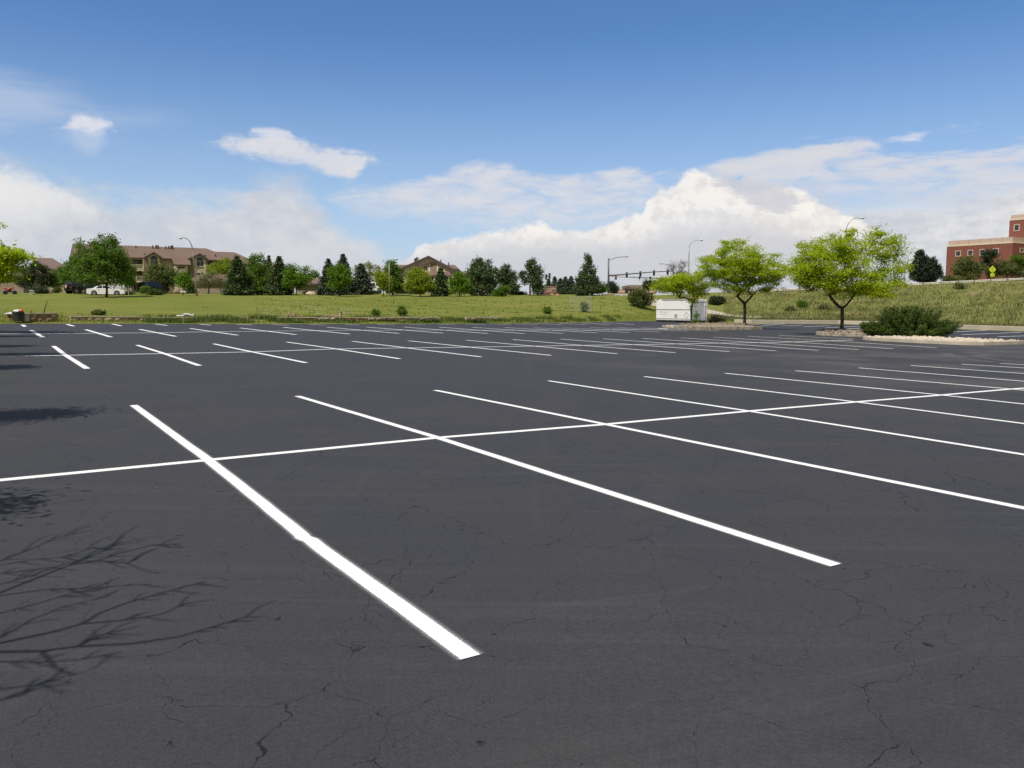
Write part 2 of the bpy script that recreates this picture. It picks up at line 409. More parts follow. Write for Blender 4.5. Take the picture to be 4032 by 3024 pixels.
ROW = R(32.7); CR, SR = math.cos(ROW), math.sin(ROW)
def rowpt(xr, yr):                # lot grid -> world
    x, y = CR * xr - SR * yr, SR * xr + CR * yr
    return Vector((x, y, lotz(x)))
far_edge = [(-250, 1271), (0, 1273), (500, 1272.5), (1000, 1274.5), (1500, 1274), (2000, 1273), (2300, 1269), (2500, 1264), (2620, 1263), (2700, 1262), (2830, 1272), (2960, 1274), (3300, 1276), (3450, 1279.5), (3785, 1296), (4032, 1305)]
FE = [G(*p) for p in far_edge]
right_end = [Vector((49.5, 45, 0)), Vector((58, 8, 0)), Vector((62, -25, 0))]
poly = [rowpt(-2.6, -25)]
poly += [rowpt(-2.6, 10), rowpt(-2.6, 35), rowpt(-2.6, 58)] + FE + right_end
poly = [(p[0], p[1], lotz(p[0])) for p in poly]
lot = MB().poly(poly).obj('parking_lot', M['asphalt'])
struct(lot)

def paint_mat():
    m, t, b, out = new_mat('white_line_paint')
    uv = t.n('ShaderNodeUVMap').outputs[0]
    sx = t.n('ShaderNodeSeparateXYZ'); t.set(sx.inputs[0], uv)
    pos = t.n('ShaderNodeNewGeometry').outputs['Position']
    n1 = t.noise(pos, 30.0, 5, 0.7); n2 = t.noise(pos, 160.0, 3, 0.7)
    d = t.m('ABSOLUTE', sx.outputs[0])                    # metres from the line's middle
    edge = t.m('ADD', 0.054, t.m('MULTIPLY', t.m('SUBTRACT', n1, 0.5), 0.016))
    solid = t.smooth(t.m('SUBTRACT', edge, d), -0.002, 0.004)
    spray = t.m('MULTIPLY', t.m('POWER', t.smooth(d, 0.110, 0.046), 3.4), t.smooth(t.noise(pos, 330.0, 2, 0.7), 0.40, 0.60))
    al = t.m('MAXIMUM', solid, t.m('MULTIPLY', spray, 0.70))
    n3 = t.noise(pos, 1.1, 3, 0.6)
    gate = t.smooth(t.m('ADD', t.m('ADD', n2, t.m('MULTIPLY', n1, 0.5)), t.m('MULTIPLY', n3, 0.25)), 0.50, 0.62)
    al = t.m('MULTIPLY', al, gate)
    t.set(b.inputs['Base Color'], t.mix(t.smooth(n1, 0.35, 0.7), (0.86, 0.86, 0.85), (0.80, 0.80, 0.79)))
    b.inputs['Roughness'].default_value = 0.65
    tr = t.n('ShaderNodeBsdfTransparent'); ms = t.n('ShaderNodeMixShader')
    t.set(ms.inputs[0], al)
    t.nt.links.new(tr.outputs[0], ms.inputs[1]); t.nt.links.new(b.outputs[0], ms.inputs[2]); t.nt.links.new(ms.outputs[0], out.inputs[0])
    return m
M['paint'] = paint_mat()

def stripe(name, pts, dz=0.004, ws=1.0, half=0.118):
    """a painted line through the points, with its soft overspray edges; uv.x = metres from the middle"""
    pts = [Vector(p) for p in pts]
    P = []
    for a, b in zip(pts, pts[1:]):
        n = max(2, int((b - a).length / 0.35))
        for i in range(n): P.append(a.lerp(b, i / n))
    P.append(pts[-1])
    V, Fc, U = [], [], []
    w = 0.0
    for i, p in enumerate(P):
        d = (P[min(i + 1, len(P) - 1)] - P[max(0, i - 1)]); d.z = 0; d.normalize()
        s = Vector((-d.y, d.x, 0))
        w = 0.85 * w + random.uniform(-0.004, 0.004)
        for k in (-1, 0, 1):
            q = p + s * (half * ws * k + w)
            V.append((q.x, q.y, lotz(q.x) + dz)); U.append((half * k, i * 0.35))
        if i:
            b = 3 * i
            Fc += [(b - 3, b - 2, b + 1, b), (b - 2, b - 1, b + 2, b + 1)]
    o = mesh_obj(name, V, Fc, M['paint'], lot)
    uvl = o.data.uv_layers.new(name='UVMap')
    for l in o.data.loops: uvl.data[l.index].uv = U[l.vertex_index]
    return o

P_ = 2.74
def grid(x0, k, y): return rowpt(x0 + k * P_, y)
# (start, crossing, end) of each stall line where it could be read, the regular lot grid elsewhere
R1s = {1: (527, 1596), 2: (1171, 1560), 3: (1713, 1537), 4: (2160, 1500), 5: (2538, 1483), 6: (2855, 1470), 7: (3133, 1460), 8: (3382, 1449), 9: (3586, 1439.5), 10: (3786, 1434), 11: (3937, 1431.6)}
R1c = {1: (823, 1811), 2: (1722, 1724), 3: (2384, 1671), 4: (2947, 1619), 5: (3371, 1583), 6: (3707, 1556), 7: (3980, 1532)}
R1e = {1: (1859, 2588), 2: (3290, 2227)}
R2s = {1: (211, 1363), 2: (540, 1359), 3: (841, 1354), 4: (1129, 1347), 5: (1387, 1344), 6: (1608, 1342), 7: (1834, 1339.5), 8: (2020, 1337), 9: (2206.6, 1335), 10: (2375, 1334), 11: (2530, 1332.7), 12: (2680, 1330.5), 13: (2811.5, 1327.8), 14: (2942.6, 1324), 15: (3064, 1320.5)}
R2c = {1: (258, 1399), 2: (646.5, 1392.4), 3: (992, 1385.6), 4: (1323, 1374), 5: (1601, 1370), 6: (1850, 1367), 7: (2101.7, 1363), 8: (2294, 1360), 9: (2493, 1357), 10: (2664.6, 1354.4), 11: (2832, 1351), 12: (2987, 1349.4), 13: (3121, 1346.5), 14: (3265.5, 1341.8)}
R2e = {1: (343.6, 1452), 2: (785, 1440), 3: (1205.7, 1428.6), 4: (1574, 1413), 5: (1895, 1405.5), 6: (2169.5, 1399.6), 7: (2429.5, 1393), 8: (2659, 1388.8), 9: (2872.5, 1384.7), 10: (3058, 1381.6), 11: (3223, 1379.8), 12: (3380, 1377), 13: (3518, 1373.7), 14: (3688, 1369.5), 15: (3357, 1335.5)}
R3s = {0: (123, 1300.6), 1: (338, 1298), 2: (550, 1297), 3: (748, 1293.4), 4: (946, 1291.6), 5: (1116, 1289), 6: (1287, 1288.4), 7: (1443, 1288), 8: (1592, 1288), 9: (1730, 1288.4), 10: (1860, 1289), 11: (1988, 1289.8), 12: (2102, 1290.7), 13: (2216, 1291), 14: (2323, 1289.8), 15: (2427, 1289.8), 16: (2526.7, 1290.7)}
R3e = {0: (168, 1327.3), 1: (437.6, 1327.3), 2: (691.7, 1324.6), 3: (935.8, 1320), 4: (1167, 1317.8), 5: (1377.5, 1315.6), 6: (1572, 1313), 7: (1746, 1312), 8: (1920, 1313.3), 9: (2065.6, 1313.7), 10: (2217, 1312.8), 11: (2352.6, 1311), 12: (2479, 1309.7), 13: (2594.5, 1307.4), 14: (2712, 1304), 15: (2829.6, 1303), 16: (2690, 1297)}
X1, X2, X3 = -0.896, -0.964, 1.705
cl1, cl2, cl3 = [], [], []
for k in range(1, 16):
    s = G(*R1s[k]) if k in R1s else grid(X1, k, 14.22)
    c = G(*R1c[k]) if k in R1c else grid(X1, k, 8.76)
    e = G(*R1e[k]) if k in R1e else grid(X1, k, 3.18)
    cl1.append(c)
    if k == 1:                     # two passes of the machine meet with a small jog
        j = G(1190, 2106); dj = (e - c); dj.z = 0; dj.normalize(); sj = Vector((-dj.y, dj.x, 0)) * 0.022
        stripe('stall_line', [s, c, j - sj * .35, j + dj * .08 - sj * .5, j + dj * .16 + sj * .4, j + dj * .5 + sj * .3, e])
    else: stripe('stall_line', [s, c, e])
for k in range(1, 16):
    s, e = G(*R2s[k]), G(*R2e[k])
    if k in R2c:
        c = G(*R2c[k]); cl2.append(c); stripe('stall_line', [s, c, e], ws=1.25)
    else: stripe('stall_line', [s, e], ws=1.25)
for k in range(0, 17):
    s, e = G(*R3s[k]), G(*R3e[k])
    cl3.append(s.lerp(e, 0.53)); stripe('stall_line', [s, e], ws=1.6)
def ext(pts, a, b):
    d0 = (pts[0] - pts[1]).normalized(); d1 = (pts[-1] - pts[-2]).normalized()
    return [pts[0] + d0 * a] + pts + [pts[-1] + d1 * b]
for c_, a, b, w_ in ((cl1, 5.0, 3, 1.05), (cl2, 4.0, 2.6, 1.4), (cl3, 4.6, 1.5, 1.9)):
    stripe('centre_line', ext(c_, a, b), 0.0025, w_)
# short stall lines along the far edge
r4 = [((89, 1279), (98.5, 1286)), ((263.6, 1276.7), (290, 1284.4)), ((443, 1275.8), (478, 1283.5)), ((612, 1276), (658.6, 1281.6)), ((789, 1277), (831, 1280.7)), ((931, 1277), (992.7, 1280.3)), ((1074.6, 1278), (1138.8, 1280.7)), ((1219, 1278), (1283.9, 1280.3)), ((1359.4, 1278), (1415, 1279.8)), ((1483.7, 1277.6), (1553.8, 1279.4)), ((1610.3, 1278), (1678, 1279.5)), ((1727.8, 1277.6), (1795.6, 1279)), ((1831.8, 1277.1), (1908.7, 1278.5)), ((1926.8, 1275.8), (2013.6, 1278.5)), ((2027, 1274.9), (2117.5, 1278.5)), ((2110.8, 1274), (2214.7, 1278.5)), ((2201.2, 1272.6), (2311.9, 1278.5)), ((2289.3, 1270.8), (2402.3, 1278)), ((2375.2, 1269.9), (2497.3, 1277.6))]
for s, e in r4: stripe('stall_line', [G(*s), G(*e)], ws=1.7)
# stalls along the right kerb
r5 = [((2846, 1275.2), (2956, 1273.4)), ((2876.7, 1278.5), (3030.4, 1274.9)), ((3003.2, 1281.4), (3092, 1274.9)), ((3081, 1283.5), (3161, 1281)), ((3164, 1286.8), (3269, 1282.5)), ((3251, 1290.4), (3394, 1283.9)), ((3330.6, 1295.5), (3420, 1290)), ((3754.6, 1307), (3886.6, 1300.5)), ((3789, 1317.5), (4024, 1308.5)), ((3930, 1326), (4200, 1317))]
for s, e in r5: stripe('stall_line', [G(*s), G(*e)], ws=1.6)
print('stall lines', len([o for o in COL.objects if o.name.startswith('stall_line')]))

# ------------------------------------------------------------------ terrain
tab = [  # u: E | Y1 v1 | Y2 v2 | Y3 v3 | Y4 v4
    (0, 51.6, 55, 1240, 80, 1198, 106, 1161, 125, 1153), (500, 56.6, 60, 1247, 82, 1203, 107, 1164, 126, 1154),
    (1000, 59.8, 64, 1250, 85, 1205, 110, 1168, 132, 1155), (1500, 65.3, 70, 1250, 90, 1207, 112, 1171, 134, 1154),
    (2000, 73, 78, 1256, 95, 1208, 113, 1171, 134, 1158), (2300, 82, 87, 1248, 100, 1200, 113, 1166, 134, 1160),
    (2500, 92, 96, 1238, 106, 1195, 114, 1168, 130, 1165), (2640, 100, 104, 1234, 112, 1200, 120, 1175, 135, 1160),
    (2830, 90.5, 95, 1250, 104, 1228, 122, 1185, 140, 1150), (2960, 90.5, 93, 1256, 102, 1225, 113, 1152, 128, 1150),
    (3300, 94.5, 97.5, 1250, 104, 1210, 111, 1141, 128, 1138), (3700, 80, 84, 1268, 97, 1205, 109, 1121, 126, 1118),
    (4032, 71.5, 75, 1282, 90, 1195, 106, 1106, 122, 1104)]
ca, cy, cz = [], [], []
fa = np.array([p.x / p.y for p in FE]); fy = np.array([p.y for p in FE])
for r_ in tab:
    u = r_[0]
    a = A(u, 1201, 1.0).x
    e = float(np.interp(a, fa, fy))
    ys, zs = [e], [lotz(a * e) + 0.01]
    for Y, v in zip(r_[2::2], r_[3::2]):
        ys.append(max(Y, ys[-1] + 2)); zs.append(A(u, v, Y).z)
    ca.append(a); cy.append(ys); cz.append(zs)
ca.insert(0, -2.5); cy.insert(0, [20, 26, 60, 100, 125]); cz.insert(0, [lotz(-50), .9, 2.0, 3.0, 3.3])
ca.insert(1, -0.80); cy.insert(1, [45, 50, 78, 106, 125]); cz.insert(1, [lotz(-36) + .0, 1.0, 2.1, 3.0, 3.25])
ca.append(0.85); cy.append([56, 60, 76, 100, 118]); cz.append([lotz(48), -.3, 2.2, 5.2, 5.25])
ca.append(2.5); cy.append([24, 28, 40, 70, 90]); cz.append([lotz(58), -.4, 2.4, 5.6, 5.6])
ca, cy, cz = np.array(ca), np.array(cy, float), np.array(cz, float)
# the far edge of the lot is a polyline: keep the terrain's first node exactly on it
def edgeY(a):
    lo, hi = fa[0], fa[-1]
    e = np.interp(a, fa, fy)
    return np.where(a < lo, np.interp(a, ca, cy[:, 0]), np.where(a > hi, np.interp(a, ca, cy[:, 0]), e))
fine_a = np.unique(np.concatenate([ca, fa, np.linspace(-1.2, 1.2, 200)]))
NY = [np.interp(fine_a, ca, cy[:, j]) for j in range(5)]
NZ = [np.interp(fine_a, ca, cz[:, j]) for j in range(5)]
eY = edgeY(fine_a)
NZ[0] = -SLOPE * fine_a * eY + 0.01
NY[0] = eY; NY[1] = np.maximum(NY[1], eY + 2.0)
for j in (2, 3, 4): NY[j] = np.maximum(NY[j], NY[j - 1] + 3)
NY, NZ = np.array(NY), np.array(NZ)
def wob(x, y):
    return (np.sin(x * .21 + 1.3) * np.sin(y * .17 + .4) + .6 * np.sin(x * .53 + y * .31) + .4 * np.sin(x * 1.1 - y * .77 + 2))
def terr(x, y):
    y = max(y, 1.0); a = x / y
    ny = np.array([np.interp(a, fine_a, NY[j]) for j in range(5)]); nz = np.array([np.interp(a, fine_a, NZ[j]) for j in range(5)])
    if y < ny[0] - 0.001: return lotz(x) - 0.06
    if y >= ny[4]:
        return float(nz[4] + min(1.0, (y - ny[4]) / 200) * 0.8)
    z = float(np.interp(y, ny, nz))
    k = min(1, (y - ny[0]) / 6) * min(1, (ny[4] - y) / 6)
    amp = 0.05 if a < 0.18 else 0.13
    return z + amp * float(wob(x, y)) * k
def hit(u, v, y0=44.0, y1=260.0):
    d = ray(u, v); Y = y0; prev = None
    while Y < y1:
        t_ = Y / d[1]; x, z = t_ * d[0], H0 + t_ * d[2]
        if z <= terr(x, Y):
            return Vector((x, Y, terr(x, Y)))
        Y += 0.2
    return A(u, v, y1)
def gpt(u, Y):
    x = A(u, 1201, Y).x
    return Vector((x, Y, terr(x, Y)))

def grass_mat(name, c1, c2, c3, dry):
    m, t, b, out = new_mat(name)
    pos = t.n('ShaderNodeNewGeometry').outputs['Position']
    big = t.smooth(t.noise(t.mapping(pos, (0.5, 1.0, 1)), 0.16, 5, 0.6), 0.36, 0.64)
    mid = t.smooth(t.noise(pos, 0.9, 5, 0.65), 0.35, 0.66)
    fine = t.noise(pos, 7.0, 4, 0.7)
    col = t.mix(big, c1, c2)
    col = t.mix(t.m('MULTIPLY', mid, 0.55), col, c3)
    dr = t.m('MULTIPLY', t.smooth(t.noise(t.mapping(pos, (0.6, 1.6, 1), (9, 3, 0)), 0.33, 6, 0.7), 0.52, 0.70), dry)
    col = t.mix(dr, col, (0.25, 0.205, 0.075))
    col = t.mix(t.m('MULTIPLY', t.smooth(fine, 0.62, 0.36), 0.45), col, t.mix(0.55, col, (0.02, 0.035, 0.005)))
    # the bank on the right is drier, with bare tan earth showing
    sx = t.n('ShaderNodeSeparateXYZ'); t.set(sx.inputs[0], pos)
    bank = t.m('MULTIPLY', t.smooth(sx.outputs[0], 20.0, 32.0), t.smooth(sx.outputs[1], 60.0, 75.0))
    col = t.mix(t.m('MULTIPLY', bank, 0.55), col, t.mix(mid, (0.150, 0.165, 0.055), (0.23, 0.21, 0.09)))
    bare = t.m('MULTIPLY', bank, t.smooth(t.noise(t.mapping(pos, (0.8, 1.2, 1), (3, 7, 0)), 0.22, 5, 0.6), 0.585, 0.65))
    col = t.mix(t.m('MULTIPLY', bare, 0.85), col, (0.33, 0.25, 0.15))
    t.set(b.inputs['Base Color'], col); b.inputs['Roughness'].default_value = 0.9; b.inputs['Specular IOR Level'].default_value = 0.1
    t.set(b.inputs['Normal'], t.bump(fine, 0.9, 0.12))
    return m
M['grass_ground'] = grass_mat('rough_grass', (0.160, 0.190, 0.032), (0.235, 0.235, 0.055), (0.165, 0.200, 0.030), 0.85)

# one sheet: fine near the lot edge, coarse to the horizon; its column and row lines follow the lot edge
ga = np.unique(np.concatenate([np.linspace(-2.5, -0.8, 12), np.linspace(-0.8, 0.8, 300), np.linspace(0.8, 2.5, 12), fa]))
rows_t = [-1.0] + list(np.linspace(0, 1, 5)) + list(np.linspace(1, 2, 14)[1:]) + list(np.linspace(2, 3, 14)[1:]) + list(np.linspace(3, 4, 6)[1:])
V, Fc = [], []
extraY = [200, 320, 700, 1800, 4500]
for i, a in enumerate(ga):
    ny = np.array([np.interp(a, fine_a, NY[j]) for j in range(5)])
    ys = []
    for tt in rows_t:
        if tt < 0: ys.append(ny[0] * 0.25 if abs(a) > 1.0 else ny[0] - 6.0)
        else:
            j = min(3, int(tt)); ys.append(ny[j] + (tt - j) * (ny[j + 1] - ny[j]))
    for y in ys + extraY: V.append((a * y, y, terr(a * y, y)))
nr = len(rows_t) + len(extraY)
for i in range(len(ga) - 1):
    for j in range(nr - 1):
        p = i * nr + j
        Fc.append((p, p + nr, p + nr + 1, p + 1))
ground = struct(mesh_obj('grass_field', V, Fc, M['grass_ground'], smooth=True))
# grass verge left of the lot, where the row of trees stands
vp = [rowpt(-2.75, -40), rowpt(-2.75, 60), rowpt(-40, 60), rowpt(-40, -40)]
verge = struct(MB().poly([(p.x, p.y, p.z + 0.05) for p in vp][::-1]).obj('verge', M['grass_ground']))
# the land behind and beside the camera
land = struct(MB().poly([(-4500, -4500, -3.0), (4500, -4500, -3.0), (4500, 60, -3.0), (-4500, 60, -3.0)]).obj('ground', M['grass_ground']))
# ------------------------------------------------------------------ foliage
M['bark'] = plain('bark', (0.060, 0.045, 0.035), (0.030, 0.023, 0.019), 0.9, 9, 0.6)
M['bark_grey'] = plain('grey_bark', (0.16, 0.14, 0.115), (0.09, 0.075, 0.06), 0.9, 9, 0.5)
M['bark_pine'] = plain('pine_bark', (0.10, 0.065, 0.045), (0.05, 0.035, 0.026), 0.9, 8, 0.5)
L = {}
L['locust'] = leafmat('locust_leaves', (0.31, 0.42, 0.013), (0.56, 0.65, 0.030), 0.56, clump=0.9)
L['mid'] = leafmat('green_leaves', (0.088, 0.168, 0.018), (0.170, 0.275, 0.032), 0.45)
L['bright'] = leafmat('bright_leaves', (0.095, 0.195, 0.013), (0.18, 0.30, 0.022), 0.4)
L['yellow'] = leafmat('yellow_green_leaves', (0.22, 0.30, 0.018), (0.36, 0.43, 0.034), 0.46)
L['olive'] = leafmat('olive_leaves', (0.088, 0.118, 0.026), (0.170, 0.198, 0.056), 0.34)
L['dark'] = leafmat('dark_leaves', (0.032, 0.052, 0.018), (0.062, 0.085, 0.03), 0.22)
L['sparse'] = leafmat('sparse_olive_leaves', (0.12, 0.135, 0.042), (0.20, 0.205, 0.075), 0.3)
L['pale'] = leafmat('pale_new_leaves', (0.20, 0.24, 0.06), (0.32, 0.34, 0.11), 0.4)
L['spruce'] = leafmat('spruce_needles', (0.042, 0.074, 0.023), (0.110, 0.148, 0.050), 0.10)
L['bluespruce'] = leafmat('blue_spruce_needles', (0.050, 0.072, 0.048), (0.11, 0.135, 0.085), 0.10)
L['pine'] = leafmat('pine_needles', (0.046, 0.080, 0.026), (0.118, 0.162, 0.056), 0.16)
L['pine_dark'] = leafmat('dark_pine_needles', (0.018, 0.030, 0.016), (0.045, 0.060, 0.034), 0.08)
L['juniper'] = leafmat('juniper_sprays', (0.024, 0.048, 0.008), (0.100, 0.150, 0.018), 0.15, clump=2.0)
L['brown'] = leafmat('dry_brown_twigs', (0.13, 0.10, 0.06), (0.22, 0.18, 0.11), 0.15)
L['greytwig'] = leafmat('grey_twigs', (0.10, 0.09, 0.08), (0.20, 0.18, 0.16), 0.1)
L['weed'] = leafmat('weeds', (0.070, 0.115, 0.018), (0.16, 0.20, 0.045), 0.3)
L['blades'] = leafmat('grass_blades', (0.135, 0.185, 0.026), (0.27, 0.275, 0.066), 0.40, clump=0.12)
L['hillgrass'] = leafmat('dry_hill_grass', (0.140, 0.165, 0.042), (0.31, 0.285, 0.12), 0.35, clump=0.3)

def unit(a): return a / np.maximum(np.linalg.norm(a, axis=1, keepdims=True), 1e-9)
def leaf_quads(c, ll, lw, up=0.6, direction=None, dirw=0.0, jit=0.35):
    """diamond shaped leaves at the points c"""
    n = len(c)
    nrm = rng.normal(size=(n, 3)); nrm[:, 2] += up * 1.6; nrm = unit(nrm)
    t = rng.normal(size=(n, 3))
    if direction is not None: t = t * (1 - dirw) + direction * dirw * 1.7
    t = unit(t - nrm * np.sum(t * nrm, 1, keepdims=True))
    b = np.cross(nrm, t)
    s = (1 + rng.uniform(-jit, jit, (n, 1)))
    a = t * (ll / 2) * s; w = b * (lw / 2) * s
    k = c - a * 0.15
    return np.stack([c - a, k + w, c + a, k - w], 1)
def in_ball(n, inner=0.0):
    d = unit(rng.normal(size=(n, 3)))
    r = (inner ** 3 + (1 - inner ** 3) * rng.random((n, 1))) ** (1 / 3)
    return d * r

def skeleton(base, fork, targets, r0, rmin=0.008, sub=0.5, sway=0.06, upfirst=0.25):
    """branches that grow from the fork to the targets, thinner with every split -> MB"""
    nodes = [Vector(base)]; par = [-1]; leafc = [0]
    d = Vector(fork) - Vector(base); n = max(2, int(d.length / 0.6))
    for i in range(1, n + 1):
        p = Vector(base) + d * (i / n) + Vector((random.uniform(-1, 1), random.uniform(-1, 1), 0)) * sway * (0 if i == n else 0.6)
        nodes.append(p); par.append(len(nodes) - 2); leafc.append(0)
    nf = len(nodes) - 1
    T = sorted([Vector(t) for t in targets], key=lambda t: (t - Vector(fork)).length)
    tips = []
    arr = [tuple(nodes[nf])]; idx = [nf]
    for t in T:
        A_ = np.array(arr); dv = np.array(t) - A_
        dist = np.linalg.norm(dv, axis=1)
        cost = dist * (1 + 0.9 * np.maximum(0, -dv[:, 2] / np.maximum(dist, 1e-6)))
        j = idx[int(np.argmin(cost))]
        p0 = nodes[j]; seg = t - p0; k = max(1, int(round(seg.length / sub)))
        prev = j
        bow = Vector((0, 0, 1)) * seg.length * upfirst * random.uniform(-0.2, 0.5)
        for i in range(1, k + 1):
            f = i / k
            q = p0 + seg * f + bow * math.sin(math.pi * f) + Vector((random.gauss(0, 1), random.gauss(0, 1), random.gauss(0, .6))) * sway * (0 if i == k else 1)
            nodes.append(q); par.append(prev); leafc.append(0); prev = len(nodes) - 1
            arr.append(tuple(q)); idx.append(prev)
        leafc[prev] += 1; tips.append(prev)
    for i in range(len(nodes) - 1, 0, -1): leafc[par[i]] += leafc[i]
    tot = max(1, leafc[0])
    rad = [max(rmin, r0 * (max(c, 0.4) / tot) ** 0.5) for c in leafc]
    for i in range(1, nf): rad[i] = r0 * (1.0 - 0.12 * i / nf)
    rad[0] = r0 * 1.35
    mb = MB()
    for i in range(1, len(nodes)):
        p, q = nodes[par[i]], nodes[i]
        ra = min(rad[par[i]], rad[i] * 1.35) if i > nf else rad[par[i]]
        mb.tube([p, q], [ra, rad[i]], 7 if i <= nf else (6 if rad[i] > .04 else 4), cap=False)
    return mb, nodes, par, tips

def px_blob(b, Y):
    c = A(b[0], b[1], Y); m = mpp(Y)
    rd = (b[4] if len(b) > 4 else 0.9)
    off = (b[5] if len(b) > 5 else 0.0)
    return np.array(c) + np.array([0, off, 0]), np.array([b[2] * m, b[2] * m * rd, b[3] * m])

def leafy(name, label, cat, base, blobs, Y, mat, nclus=60, nleaf=45, ll=0.16, lw=0.09, rc=0.35, flat=0.7, up=0.6,
          trunk=0.12, bark='bark', fork=None, inner=0.45, group=None, twigs=True, sink=0.0, dirw=0.0, stems=1):
    """a leafy tree or shrub: every blob is (u, v, ru, rv) in photo pixels at distance Y"""
    base = Vector(base)
    BL = [px_blob(b, Y) for b in blobs]
    vol = np.array([np.prod(r) ** 0.7 for _, r in BL]); vol = vol / vol.sum()
    C_ = []
    for (c, r), f in zip(BL, vol):
        k = max(3, int(round(nclus * f)))
        p = in_ball(k, inner)
        p *= (0.90 + 0.18 * np.sin(p[:, :1] * 5 + c[0]) * np.sin(p[:, 2:] * 6 + p[:, 1:2] * 4))
        C_.append(c + p * r)
    C_ = np.concatenate(C_)
    C_ = C_[C_[:, 2] > base.z + 0.05]
    root = empty(name, base, 0, label, cat, group)
    b0 = np.array(base)
    n = len(C_)
    ck = rng.normal(size=(n, nleaf, 3)) * rc * (0.7 + 0.6 * rng.random((n, 1, 1)))
    ck[:, :, 2] *= flat
    pts = (C_[:, None, :] + ck).reshape(-1, 3)
    ok = pts[:, 2] > base.z + 0.03
    pts = pts[ok]
    d = unit(ck.reshape(-1, 3)[ok] + 1e-6)
    q = leaf_quads(pts, ll, lw, up, d, dirw)
    quads_obj('crown' if cat == 'tree' else 'foliage', q - b0, mat, root)
    if twigs:
        lowest = C_[:, 2].min()
        cc = C_.mean(0)
        if fork is None:
            fz = max(base.z + 0.15, lowest + 0.05 * (C_[:, 2].max() - lowest))
            fork = Vector((base.x * 0.6 + cc[0] * 0.4, base.y * 0.6 + cc[1] * 0.4, fz))
        else: fork = Vector(fork)
        tg = C_ if n < 90 else C_[rng.choice(n, 90, replace=False)]
        mb, *_ = skeleton(base - Vector((0, 0, 0.1)), fork, [Vector(t) for t in tg], trunk, 0.012, 0.7)
        mb.v = [(v[0] - base.x, v[1] - base.y, v[2] - base.z) for v in mb.v]
        mb.obj('trunk' if cat == 'tree' else 'stems', M[bark], root, smooth=True)
    return root

def spruce(label, base, apex_v, halfw, Y, mat, group=None, name='spruce_tree', dens=1.0, lean=0.0):
    base = Vector(base); m = mpp(Y); top = A(0, apex_v, Y).z
    Hh = top - base.z; Rr = halfw * m * 1.18
    root = empty(name, base, 0, label, 'tree', group)
    Q = []
    nw = max(12, int(Hh / 0.27))
    for i in range(nw):
        t = 0.03 + 0.95 * (i / (nw - 1)) ** 0.95
        rt = 1.08 * Rr * (1 - t) ** 0.72 * random.uniform(0.82, 1.10) + 0.10
        nb = max(6, int((7 + 9 * (1 - t)) * dens))
        for k in range(nb):
            az = 2 * math.pi * (k + random.random() * 0.9) / nb
            rr = rt * random.uniform(0.70, 1.12)
            npt = max(3, int(rr / 0.13))
            f = np.linspace(0.12, 1.0, npt)
            rad = f * rr
            z = t * Hh + 0.05 + (-0.30 * f ** 1.3 + 0.16 * f ** 4) * rr * (0.4 + 0.9 * (1 - t)) + random.uniform(-.06, .06)
            dr = np.array([math.cos(az), math.sin(az), 0])
            p = dr[None, :] * rad[:, None]; p[:, 2] = z
            rep = 7
            pp = np.repeat(p, rep, 0)
            wd = (0.07 + 0.15 * rr * np.repeat(1 - 0.6 * f, rep))[:, None]
            jit = rng.normal(size=pp.shape) * np.concatenate([wd, wd, 0.75 * wd], 1)
            pp = pp + jit
            dd = np.tile(np.array([dr[0], dr[1], -0.30]), (len(pp), 1)) + jit * 3
            Q.append(leaf_quads(pp, 0.30, 0.14, 0.9, unit(dd), 0.70))
    tp = np.stack([rng.normal(0, .03, 24), rng.normal(0, .03, 24), Hh - 0.45 * rng.random(24) ** 1.5], 1)
    Q.append(leaf_quads(tp, 0.20, 0.06, 0.0, np.tile([0, 0, 1.0], (24, 1)), 0.8))
    q = np.concatenate(Q)
    quads_obj('crown', q, mat, root)
    MB().tube([(0, 0, -0.15), (0, 0, Hh * 0.5), (0, 0, Hh * 0.97)], [0.035 * Hh ** .8 + .03, 0.02 * Hh ** .8 + .02, 0.012], 7).obj('trunk', M['bark_pine'], root, smooth=True)
    return root

def pine(label, base, blobs, Y, mat, group=None, ntuft=150, nn=26, ln=0.30, name='pine_tree', trunk=0.13, rc=0.17, up=0.8, inner=0.5):
    base = Vector(base)
    BL = [px_blob(b, Y) for b in blobs]
    vol = np.array([np.prod(r) ** 0.7 for _, r in BL]); vol /= vol.sum()
    C_ = np.concatenate([c + in_ball(max(4, int(ntuft * f)), inner) * r for (c, r), f in zip(BL, vol)])
    C_ = C_[C_[:, 2] > base.z + 0.15]
    root = empty(name, base, 0, label, 'tree', group)
    ax = C_ - np.array([base.x, base.y, 0]); ax[:, 2] = 0
    out = unit(ax + 1e-6) * 0.8; out[:, 2] = up; out = unit(out)
    n = len(C_)
    off = rng.normal(size=(n, nn, 3)) * rc
    off += out[:, None, :] * rng.uniform(-0.25, 0.32, (n, nn, 1))
    pts = (C_[:, None, :] + off).reshape(-1, 3)
    dd = unit(np.repeat(out, nn, 0) * 0.9 + unit(off.reshape(-1, 3)) * 0.8)
    q = leaf_quads(pts, ln, ln * 0.30, 0.2, dd, 0.85)
    quads_obj('crown', q - np.array(base), mat, root)
    top = C_[:, 2].max()
    fork = Vector((base.x, base.y, base.z + 0.30 * (top - base.z)))
    tg = [Vector(t) for t in (C_ if n < 110 else C_[rng.choice(n, 110, replace=False)])] + [Vector((base.x, base.y, base.z + f * (top - base.z))) for f in (.45, .6, .75, .9)]
    mb, *_ = skeleton(base - Vector((0, 0, .15)), fork, tg, trunk, 0.014, 0.6, 0.03, -0.1)
    mb.v = [(v[0] - base.x, v[1] - base.y, v[2] - base.z) for v in mb.v]
    mb.obj('trunk', M['bark_pine'], root, smooth=True)
    return root

